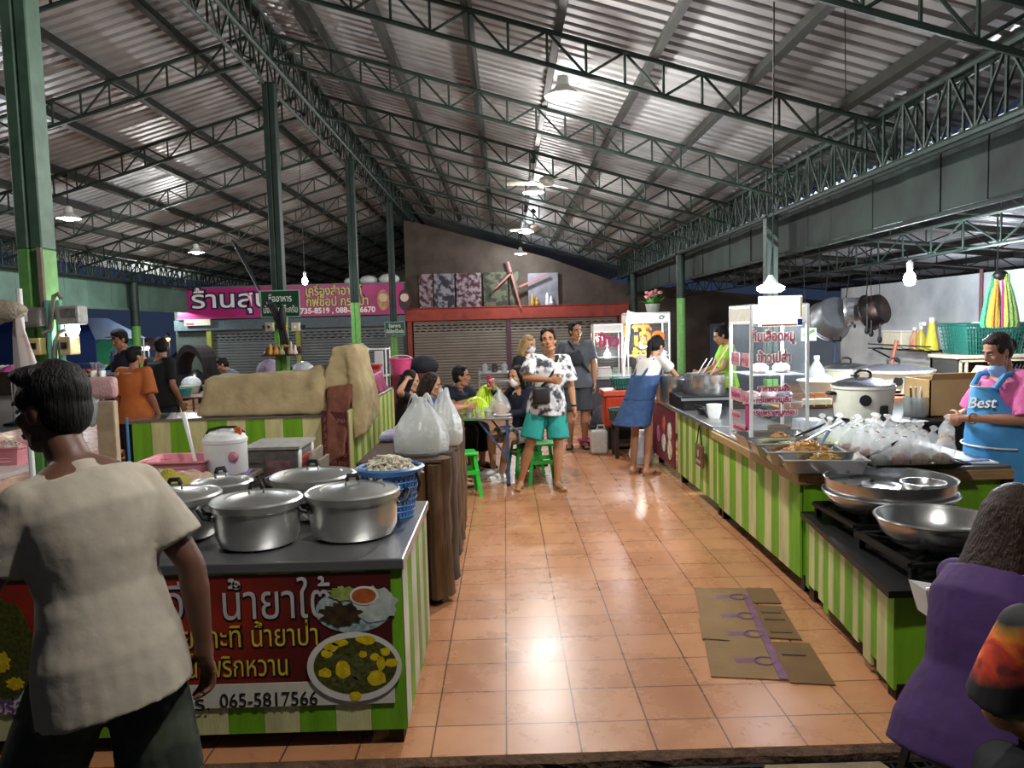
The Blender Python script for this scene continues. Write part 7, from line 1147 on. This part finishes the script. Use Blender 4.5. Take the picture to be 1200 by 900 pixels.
# metal rack between seated people
t = thing('steel_trolley', 'low steel trolley shelf by the shutters behind the diners', 'trolley', (.0, 13.4, 0)); a = PY(562, 445, 13.4); b = PY(612, 445, 13.4); mb = MB()
for x in (a.x, b.x):
    for y in (13.2, 13.7): mb.tube([(x, y, 0), (x, y, .95)], .015, 6)
for z in (.45, .72, .88): mb.box(a.x, b.x, 13.2, 13.7, z, z+.02)
mb.build('trolley_frame', SSB, t)
for k in range(4): mb = MB(); x = a.x+.1+.17*k; mb.lathe([(0, .9), (.05, .9), (.06, 1.0), (.02, 1.05), (0, 1.05)], (x, 13.45, 0), 14); o = mb.build('jar', M('jar%d' % (k % 2), ['8a8e90', '303238'][k % 2], .3), None, True); tag(o, 'small jar on the steel trolley, number %s from the left' % ['one', 'two', 'three', 'four'][k], 'jar', 'jars on the steel trolley')
# ================================================================== far right: cooler corner and lit stalls
t = thing('cooler_box', 'red cooler box with pale lid near the far stalls', 'cooler', (1.55, 10.4, 0)); mb = MB(); mb.bbox(1.32, 1.85, 10.2, 10.65, .3, .72, .03, 2); mb.build('box', M('cooler_red', 'b8361c', .4), t); mb = MB(); mb.bbox(1.29, 1.88, 10.17, 10.68, .72, .8, .02, 2); mb.build('lid', M('cooler_lid_red', 'c8503a', .4), t); mb = MB(); mb.box(1.36, 1.81, 10.24, 10.6, 0, .3); mb.build('crate_base', BIRON, t); mb = MB(); mb.tube([(1.88, 10.3, .6), (1.93, 10.3, .66), (1.93, 10.55, .66), (1.88, 10.55, .6)], .012, 6); mb.build('handle', WHITEP, t)
t = thing('dark_stool', 'dark wooden stool carrying the teal basket and water bottle', 'stool', (1.55, 9.7, 0)); DW = M('dark_brown_wood', '32241a', .6, var=.3); mb = MB(); mb.bbox(1.33, 1.78, 9.5, 9.9, .41, .45, .008); mb.build('seat', DW, t)
for x in (1.37, 1.74):
    for y in (9.54, 9.86): mb = MB(); mb.box(x-.022, x+.022, y-.022, y+.022, 0, .41); mb.build('leg', DW, t)
mb = MB(); mb.box(1.37, 1.74, 9.53, 9.55, .15, .19); mb.box(1.37, 1.74, 9.85, 9.87, .15, .19); mb.build('stretcher', DW, t)
basket('teal_basket', 1.5, 9.72, .45, .36, .3, .14, TEAL, 'small teal lattice basket on the dark wooden stool', 10, 8, 4); basket('teal_crate', 1.62, 10.4, .82, .36, .3, .12, M('dark_teal', '14584c', .4), 'dark teal crate on top of the red cooler box', 10, 8, 4)
t = thing('water_bottle', 'clear plastic water bottle standing on the dark wooden stool', 'bottle', (1.72, 9.62, .45)); mb = MB(); mb.lathe([(0, 0), (.038, 0), (.04, .08), (.037, .1), (.04, .12), (.04, .18), (.014, .24), (.014, .26)], n=18, cap=False); mb.build('bottle_body', M('bottle_clear', 'b8c8d4', .1, alpha=.5), t, True, True); mb = MB(); mb.lathe([(.016, .255), (.016, .28), (0, .28)], n=12); mb.build('cap', WHITEP, t, True, True); mb = MB(); mb.lathe([(.041, .09), (.041, .15)], n=18, cap=False); mb.build('label', M('pale_blue_label', '9ab0c8', .4), t, True, True)
t = thing('jerrycan', 'white plastic jerrycan on the floor beside the dark stool', 'jerrycan', (1.17, 9.95, 0)); mb = MB(); mb.bbox(1.08, 1.3, 9.85, 10.05, 0, .32, .04, 3); mb.build('can_body', M('milky_plastic', 'b8b4ac', .5), t, True); mb = MB(); mb.lathe([(.03, .32), (.03, .36), (0, .36)], (1.12, 9.95, 0), 14); mb.build('cap', BLK, t); mb = MB(); mb.tube([(1.17, 9.95, .32), (1.18, 9.95, .37), (1.26, 9.95, .37), (1.27, 9.95, .32)], .012, 8); mb.build('handle', M('milky_plastic'), t, True)
t = thing('magenta_basin', 'small magenta basin on the floor by the grey-shirted man', 'basin', (1.13, 10.55, 0)); mb = MB(); mb.lathe([(0, 0), (.12, 0), (.16, .09), (.17, .095), (.155, .09), (.11, .01), (0, .01)], n=28, cap=False); mb.build('basin_wall', M('magenta_plastic', '9a2468', .4), t, 40, True); mb = MB(); mb.tube([(cos(a)*.165, sin(a)*.165, .094) for a in [2*pi*k/28 for k in range(28)]], .007, 6, closed=True); mb.build('rim', M('magenta_plastic'), t, True, True)
mb = MB(); mb.lathe([(0, 0), (.12, 0), (.16, .1), (.13, .22), (.05, .34), (.06, .4)], (1.62, 9.2, 0), 20); tag(mb.build('trash_bag', M('white_bag_film'), None, True), 'pale plastic bag on the floor beside the woman in overalls', 'bag'); mb = MB(); mb.lathe([(0, 0), (.16, 0), (.2, .2), (.12, .42), (.03, .5)], (1.38, 11.1, 0), 20); tag(mb.build('dark_sack', M('dark_sack', '1c1e26', .6, bump=.6), None, True), 'dark sack on the floor behind the grey-shirted man', 'sack')
def stall(x0, x1, y0, y1, h, label, m):
    t = thing('far_stall', label, 'stall', ((x0+x1)/2, (y0+y1)/2, 0), 0, 'far food stalls'); mb = MB(); boards(mb, (x0, y0), (x1, y0), .1, h-.05, 6, 0, .02, 0, 3) if not m else mb.use(m).box(x0, x1, y0, y0+.02, .1, h-.05); mb.build('front', GRN, t); mb = MB(); mb.box(x0, x0+.02, y0, y1, .1, h-.05); mb.build('side', M('maroon_vinyl') if m else CRM, t); mb = MB(); mb.bbox(x0-.03, x1+.03, y0-.03, y1, h-.05, h, .006, 1); mb.build('counter_top', SSB, t)
    for x in (x0+.03, x1-.03):
        for y in (y0+.05, y1-.05): mb = MB(); mb.box(x-.025, x+.025, y-.025, y+.025, 0, h-.05); mb.build('leg', BIRON, t)
    return t
stall(1.72, 3.0, 10.9, 12.4, .8, 'far stall carrying the yellow-lettered display case', None); stall(1.5, 3.0, 13.6, 15.2, .75, 'farthest stall carrying the pink-lettered display case', M('grey_cloth', '4a4a52', .8))
ORT = M('amber_letter', 'e8a01c', .5, emit=.0); ORT2 = M('orange_letter', 'e0701c', .5)
c2 = showcase(1.76, 2.36, 11.0, 11.5, .8, 1.83, 'lit display case with orange Thai lettering behind the woman in overalls', .14, (.4,)); text('โจ๊ก', .34, ORT2, (2.06, 10.99, 1.37), Xd, Zd, c2, width=.46, ext=.002, off=.012); text('ข้าวต้ม', .16, ORT, (2.02, 10.99, 1.2), Xd, Zd, c2, width=.4, ext=.002, off=.006); text('โจ๊ก', .2, ORT, (1.75, 11.25, 1.5), (0, -1, 0), Zd, c2, width=.3, ext=.002, off=.008); text('ข้าวต้ม', .2, ORT, (1.75, 11.25, 1.25), (0, -1, 0), Zd, c2, width=.36, ext=.002, off=.008)
for dx in (-.06, .1): mb = MB(); mb.tube([(2.1+dx*1.4+cos(a)*.03, 10.99, 1.76+sin(a)*.025) for a in [2*pi*k/14 for k in range(14)]], .005, 5, closed=True); mb.build('emblem', BLK, c2)
c3 = showcase(1.6, 2.1, 13.8, 14.2, .75, 1.68, 'smaller lit display case with pink lettering at the farthest stall', .14, (.35,)); text('ข้าว', .3, MAG, (1.86, 13.79, 1.28), Xd, Zd, c3, width=.38, ext=.002, off=.012); text('ข้าว', .25, MAG, (1.59, 14.0, 1.25), (0, -1, 0), Zd, c3, width=.3, ext=.002, off=.01)
def incase(x, y, z, w, label, cool): 
    t = thing('case_lamp', label, 'lamp', (x, y, z), 0, 'lamps in the far cases'); mb = MB(); mb.ell((0, 0, 0), (.06, .05, .055), 16, 10); mb.build('bulb', BULBC if cool else BULB, t, True, True); mb = MB(); mb.lathe([(.025, .05), (.025, .1), (.01, .12)], n=12); mb.tube([(0, 0, .1), (0, 0, .3)], .005, 5); mb.build('socket', WHITEP, t, False, True); lamp(x, y-.1, z, w, COOL if cool else WARM, .06)
incase(2.02, 11.25, 1.37, 22, 'glowing lamp inside the orange-lettered case', False); incase(1.86, 14.0, 1.12, 16, 'glowing lamp inside the pink-lettered case', True)
p = PY(737, 374, 10.8); t = thing('tube_lamp', 'white lamp on the slanted pole left of the orange-lettered case', 'lamp', p); mb = MB(); mb.tube([(0, 0, 0), (-.05, 0, -.45)], .025, 10); mb.build('tube', BULBC, t, True, True); mb = MB(); mb.tube([(.0, .04, .12), (-.16, .04, -1.72)], .016, 8); mb.tube([(0, .04, .1), (.3, .04, .04)], .012, 8); mb.build('pole', WHITEP, t, False, True); lamp(p.x-.02, p.y-.08, p.z-.2, 18, COOL, .08)
t = thing('potted_flowers', 'small pot of green leaves and pink flowers on top of the orange-lettered case', 'plant', (2.16, 11.2, 1.84)); mb = MB(); mb.lathe([(0, 0), (.08, 0), (.11, .12), (.1, .12), (0, .1)], n=20); mb.build('pot', M('grey_pot', '8a8a80', .5), t, True, True); rd = random.Random(2); mb = MB()
for k in range(40): a = rd.uniform(0, 6.28); e = rd.uniform(.3, 1.3); d = Vector((cos(a)*cos(e), sin(a)*cos(e), sin(e))); p = Vector((0, 0, .1)); q = p+d*rd.uniform(.12, .24); s = d.cross(Vector((0, 0, 1))).normalized()*.025; mid = p.lerp(q, .6); f = [mb.V(p), mb.V(mid+s), mb.V(q), mb.V(mid-s)]; mb.face(f)
mb.build('leaves', M('leaf_green', '4a8a34', .5, var=.3), t, False, True)
for k in range(12): mb = MB(); mb.ell((rd.uniform(-.14, .12), rd.uniform(-.1, .1), rd.uniform(.22, .32)), (.03, .03, .025), 8, 6); mb.build('flower', M('pink_flower', 'b06a70', .6), t, True, True)
rd = random.Random(21); names = ['white', 'brown', 'grey', 'orange', 'dark', 'pale green', 'cream', 'reddish']; cols = ['c8c4bc', '7a5a44', '8a8c8c', 'b86a3a', '2c2a2a', '9aa88a', 'c9b890', '9a4a3a']
k = 0
for (x0, x1, y, z, st) in ((1.78, 2.9, 11.75, .8, 'on the far stall right of the orange-lettered case'), (1.55, 2.9, 14.5, .75, 'on the farthest stall beside the pink-lettered case')):
    for i in range(6):
        x = x0+(x1-x0)*(i+.5)/6; c = (i+k) % 8; r = rd.uniform(.06, .1); h = rd.uniform(.09, .2); mb = MB(); mb.lathe([(0, 0), (r*.85, 0), (r, h*.5), (r*.8, h*.8), (r*.85, h), (0, h)], (x, y+rd.uniform(-.15, .15)+(.35 if st[7] == 't' and i < 3 else 0), z), 18); tag(mb.build('container', M('ctn'+cols[c], cols[c], .5, sc=20, var=.3), None, 40), '%s container standing %s' % (names[c], st), 'container', 'containers on the far stalls')
    k += 3
t = thing('stacked_papers', 'pile of white foam trays at the farthest stall front', 'foam trays', (1.62, 13.75, .75))
t.location = (1.75, 13.66, .75); mb = MB()
for i in range(7): mb.bbox(-.13+.01*(i % 3), .13+.01*(i % 2), -.05, .05, .02*i, .02*i+.016, .004, 1)
mb.build('tray_stack', WHITEP, t, False, True); mb = MB(); mb.bbox(-.11, .12, -.05, .05, .142, .17, .006, 1); mb.build('top_pack', M('pale_pink_pack', 'c8a8b0', .5), t, False, True)
mb = MB(); p = PY(697, 418, 13.4); mb.lathe([(0, 0), (.06, 0), (.1, .1), (.07, .3), (.03, .38), (0, .38)], (p.x, 13.7, .75), 16); tag(mb.build('yellow_bag', M('ochre_film', 'b0a060', .4, bump=.6), None, True), 'ochre plastic bag standing left of the pink-lettered case', 'bag')
# flattened cardboard on the floor
t = thing('cardboard_sheet', 'flattened cardboard carton with faded purple print lying on the tiles', 'cardboard', (1.3, 4.1, 0)); A, B, C_, D_ = [PZ(*q, .003) for q in ((814, 689), (905, 690), (975, 803), (834, 796))]
def cq(u, v, z=.003): p = A.lerp(B, u).lerp(D_.lerp(C_, u), v); return Vector((p.x, p.y, z))
CB = M('floor_cardboard', '80643f', .85, var=.12, sc=5, bump=.2, bsc=30); CB2 = M('floor_cardboard_dark', '6a4f2c', .85, var=.15, sc=5); TAPE = M('brown_tape', '5c4a34', .35, var=.2); PRT = M('purple_print', '6c4a60', .8, sc=14, var=.3)
def patch(name, m, u0, u1, v0, v1, z, sk=0): mb = MB(); mb.hexa([cq(u0, v0, z), cq(u1, v0+sk, z), cq(u1, v1+sk, z), cq(u0, v1, z), cq(u0, v0, z+.004), cq(u1, v0+sk, z+.004), cq(u1, v1+sk, z+.004), cq(u0, v1, z+.004)]); return mb.build(name, m, t)
patch('sheet', CB, 0, .66, 0, .98, .002); patch('flap', CB2, .66, 1.0, .0, .2, .003); patch('flap', CB2, .66, .98, .23, .6, .004, .01); patch('flap', CB2, .66, 1.03, .64, 1.0, .003); patch('flap', CB, -.02, .25, .42, .64, .008, .01)
patch('print_band', PRT, .58, .655, .1, .98, .0065)
for v in (.06, .28, .5, .72): patch('tape_strip', TAPE, .7, .92, v+.33 if v < .1 else v+.02, (v+.35 if v < .1 else v+.05), .0085)
for v in (.08, .32, .52, .78):
    for u in (.3, .44): c = cq(u+.08, v+.05, .0066); mb = MB(); mb.tube([c+Vector((cos(a)*.05, sin(a)*.045, 0)) for a in [2*pi*k/20 for k in range(20)]], .006, 4, closed=True) if u > .4 else mb.box(c.x-.07, c.x+.05, c.y-.02, c.y+.03, .0062, .0068); mb.build('print_mark', PRT, t)
# gutter grate and plank in front of the floor edge
t = thing('drain_grate', 'black drain grating below the floor edge at the front', 'grate', (1.2, 2.72, -.12)); mb = MB(); x = .1
mb.box(.05, 2.6, 2.86, 2.885, -.12, -.04); mb.box(.05, 2.6, 2.5, 2.53, -.12, -.04)
while x < 2.58: mb.box(x, x+.012, 2.53, 2.86, -.07, -.042); x += .045
mb.build('grating', BIRON, t); mb = MB(); mb.box(.05, 2.6, 2.5, 2.89, -.1195, -.115); mb.build('gutter', M('gutter_black', '080808', .7), t)
a = PZ(868, 897, -.08); b = PZ(1012, 878, -.08); mb = MB(); mb.hexa([Vector(q) for q in ((a.x-.12, 2.42, -.04), (b.x+.12, 2.42, -.04), (b.x-.03, 2.83, -.04), (a.x+.06, 2.83, -.04), (a.x-.12, 2.42, -.015), (b.x+.12, 2.42, -.015), (b.x-.03, 2.83, -.015), (a.x+.06, 2.83, -.015))]); tag(mb.build('concrete_slab', M('worn_slab', '7a6a52', .85, var=.25, sc=9, bump=.5, bsc=25)), 'worn tan concrete slab bridging the drain grating', 'slab')
stool(1.5, 2.4, -.12, .4, .34, 'stool under the woman in purple', .2, M('dark_plastic', '1c1c22', .5)); stool(1.54, 1.86, -.12, .42, .34, 'stool under the person in the flame-print tee', .1, M('dark_plastic'))
p = PY(1098, 700, 2.75); t = thing('paper_bowl', 'white paper food box held between the stove stand and the woman in purple', 'food box', p); mb = MB(); mb.rings([[Vector(q) for q in ((-.05, -.04, -.06), (.05, -.04, -.06), (.05, .04, -.06), (-.05, .04, -.06))], [Vector(q) for q in ((-.075, -.06, .05), (.075, -.06, .02), (.075, .06, .02), (-.075, .06, .05))]], False); mb.build('box_wall', WHITEP, t, False, True); mb = MB(); mb.tube([(-.07, -.05, .05), (.0, 0, .04), (.07, .05, .03)], .005, 6); mb.build('rim', WHITEP, t, False, True)
# ================================================================== night market on the far left
t = thing('market_table', 'table of pots, bowls and vegetables beyond the person in orange', 'table', (-4.6, 12.2, 0)); mb = MB(); mb.bbox(-5.6, -4.0, 11.6, 12.9, .72, .75, .01, 1); mb.build('table_top', M('dark_red_board', '4a1a1c', .5), t)
for x in (-5.5, -4.1):
    for y in (11.7, 12.8): mb = MB(); mb.box(x-.03, x+.03, y-.03, y+.03, 0, .72); mb.build('leg', BIRON, t)
for i, (x, y, r, h, c, l) in enumerate(((-5.3, 11.9, .14, .1, '9aa890', 'pale green bowl on the market table, leftmost'), (-4.95, 11.8, .12, .12, '3a7a78', 'teal bowl at the front of the market table'), (-4.6, 11.9, .1, .16, '8a8c8a', 'grey pot in the middle of the market table'), (-4.3, 11.8, .09, .18, 'a0a2a2', 'steel cup at the front right of the market table'), (-5.1, 12.4, .16, .12, 'c0c8a8', 'pale vegetable tray on the market table'), (-4.75, 12.5, .15, .2, '7a2c28', 'dark red tub at the back of the market table'), (-4.4, 12.5, .15, .12, '222224', 'black pan on the market table'), (-4.15, 12.3, .1, .16, 'b8baba', 'steel tub at the right end of the market table'))):
    mb = MB(); mb.lathe([(0, 0), (r*.75, 0), (r, h), (r*.94, h), (r*.7, .015), (0, h*.5)], (x, y, .75), 22, cap=False); tag(mb.build('bowl', M('mkt'+c, c, .4, sc=20, var=.2), None, 40), l, 'bowl', 'vessels on the market table')
for i, (x, y, r) in enumerate(((-5.2, 12.7, .16), (-4.85, 12.75, .14))): mb = MB(); mb.ell((x, y, .75+r*.8), (r, r, r*.8), 14, 10); tag(mb.build('plastic_bag', M('white_bag_film'), None, True), ['white plastic bag at the back left of the market table', 'white plastic bag next to the red tub on the market table'][i], 'bag')
t = thing('covered_rack', 'rack under a black cloth arch to the left of the tan tarp', 'rack', (-5.4, 13.5, 0)); a = PY(212, 440, 13.5); b = PY(248, 440, 13.5); mb = MB(); R = []
for k in range(13): u = k/12; x = a.x+(b.x-a.x)*u; z = .9+.62*sin(pi*min(max(u, .0), 1))**.35; R.append([Vector((x, 13.2, z)), Vector((x, 13.9, z)), Vector((x, 13.9, z-.12)), Vector((x, 13.2, z-.12))])
mb.rings(R); mb.box(a.x-.02, a.x+.14, 13.2, 13.9, .55, 1.0); mb.box(b.x-.14, b.x+.02, 13.2, 13.9, .5, 1.0); mb.build('black_cloth', M('black_brown_cloth', '1e191a', .85, bump=.4), t)
mb = MB()
for x in (a.x+.05, b.x-.05):
    for y in (13.25, 13.85): mb.tube([(x, y, 0), (x, y, 1.0)], .02, 6)
mb.build('frame', SSB, t); mb = MB(); mb.box(a.x, b.x, 13.2, 13.9, .74, .76); mb.build('shelf', SSB, t); mb = MB(); mb.lathe([(.13, .76), (.15, .9), (.12, 1.0), (.04, 1.08), (0, 1.08)], ((a.x+b.x)/2, 13.5, 0), 18); mb.build('pot', SS, t, True)
def canopy(px0, px1, py, y, m, label, drop=.35):
    a = PY(px0, py, y); b = PY(px1, py, y); t = thing('market_canopy', label, 'canopy', ((a.x+b.x)/2, y, 0), 0, 'canopies of the night market'); mb = MB(); w = b.x-a.x; z = a.z; mb.hexa([Vector(q) for q in ((a.x, y, z), (b.x, y, z), (b.x, y+2.4, z), (a.x, y+2.4, z), (a.x+w*.2, y+.7, z+.5), (b.x-w*.2, y+.7, z+.5), (b.x-w*.2, y+1.7, z+.5), (a.x+w*.2, y+1.7, z+.5))]); mb.box(a.x, b.x, y, y+.02, z-drop, z); mb.build('cloth_roof', m, t)
    for x in (a.x+.05, b.x-.05):
        for yy in (y+.05, y+2.35): mb = MB(); mb.tube([(x, yy, -.1), (x, yy, z)], .03, 6); mb.build('pole', SSB, t)
    return t
canopy(-40, 112, 402, 17, M('blue_canopy', '1c3468', .7, var=.2), 'dark blue market canopy at the far left behind the large column', .5); canopy(100, 128, 418, 24, M('green_canopy', '3a9a70', .6), 'green and white canopy of a distant market stall', .3); canopy(200, 245, 418, 27.5, M('navy_canopy', '1c2848', .7), 'navy market awning near the left end of the magenta sign', .2); canopy(130, 165, 412, 31, M('maroon_canopy', '5a2420', .7), 'maroon market awning under the twin lamps', .2)
t = thing('lime_kiosk', 'lime green kiosk with orange side and small white sign at the night market', 'kiosk', (-6.8, 15.3, 0)); a = PY(169, 445, 15.3); b = PY(186, 445, 15.3); mb = MB(); mb.bbox(a.x, b.x, 15.1, 15.6, 0, 1.2, .02); mb.build('kiosk_body', M('lime_panel', '7ab83a', .5), t); mb = MB(); mb.bbox(a.x-.1, a.x-.002, 15.12, 15.6, 0, 1.25, .01); mb.build('side_panel', M('orange_panel', 'c85020', .5), t); mb = MB(); mb.box(a.x+.06, b.x+.05, 15.07, 15.1, .85, 1.08); mb.build('sign_plate', WHITEP, t)
for i, (px, py, y, r, c, l) in enumerate(((12, 431, 16, .22, 'd05a90', 'pink dome umbrella at the far left edge of the market'), (100, 424, 20, .5, '222c50', 'navy umbrella beyond the large column'), (148, 424, 18, .5, '1a2030', 'dark umbrella behind the people on the left'), (160, 416, 25, .3, 'c8b030', 'yellow umbrella under the twin market lamps'), (36, 455, 15, .3, '8aa070', 'pale green umbrella low at the far left'))):
    p = PY(px, py, y); t = thing('umbrella', l, 'umbrella', (p.x, y, -.1), 0, 'market umbrellas'); z = p.z+.1; mb = MB(); mb.lathe([(r, z-r*.35), (r*.8, z-r*.12), (r*.4, z+r*.12), (.01, z+r*.2)], n=8, cap=False); mb.build('canopy', M('umb'+c, c, .6), t, False, True); mb = MB(); mb.tube([(0, 0, 0), (0, 0, z+r*.25)], .015, 6); mb.build('pole', SSB, t, False, True); mb = MB(); mb.lathe([(.2, 0), (.2, .05), (.05, .08)], n=16); mb.build('base', BIRON, t, False, True)
rd = random.Random(31)
for i in range(14):
    px = [104, 120, 136, 152, 168, 190, 205, 220, 235, 243, 10, 24, 38, 112][i]; y = [21.5, 23, 21, 23.5, 21.5, 22, 24, 22.5, 25, 34, 25, 33, 28, 35][i]; p = PY(px, 440, y); w = rd.uniform(.5, 1.1); c = ['b8503a', 'c8b84a', '4a7ab0', 'c8c4bc', '5aa070', 'b86a90', 'd0a060'][i % 7]; t = thing('market_stall', '%s goods on a distant market stall, %s' % (['red', 'yellow', 'blue', 'white', 'green', 'pink', 'orange'][i % 7], 'in the nearer rows' if i < 7 else 'in the farther rows'), 'market stall', (p.x, y, -.1), 0, 'distant market stalls'); mb = MB(); mb.bbox(-w/2, w/2, -.3, .3, 0, .8, .02, 1); mb.build('table', M('stall_cloth%d' % (i % 3), ['3a3a40', '5a4a3a', '2c3a50'][i % 3], .8), t, False, True); mb = MB()
    for k in range(5): mb.ell((-w/2+w*(k+.5)/5, 0, .86), (w*.09, .2, .1), 10, 6)
    mb.build('goods', M('goods'+c, c, .6, sc=8, var=.3), t, True, True)
    if i % 2 == 0: lamp(p.x, y-.3, 2.0, 18, (1, .85, .7) if i % 4 else COOL, .15)
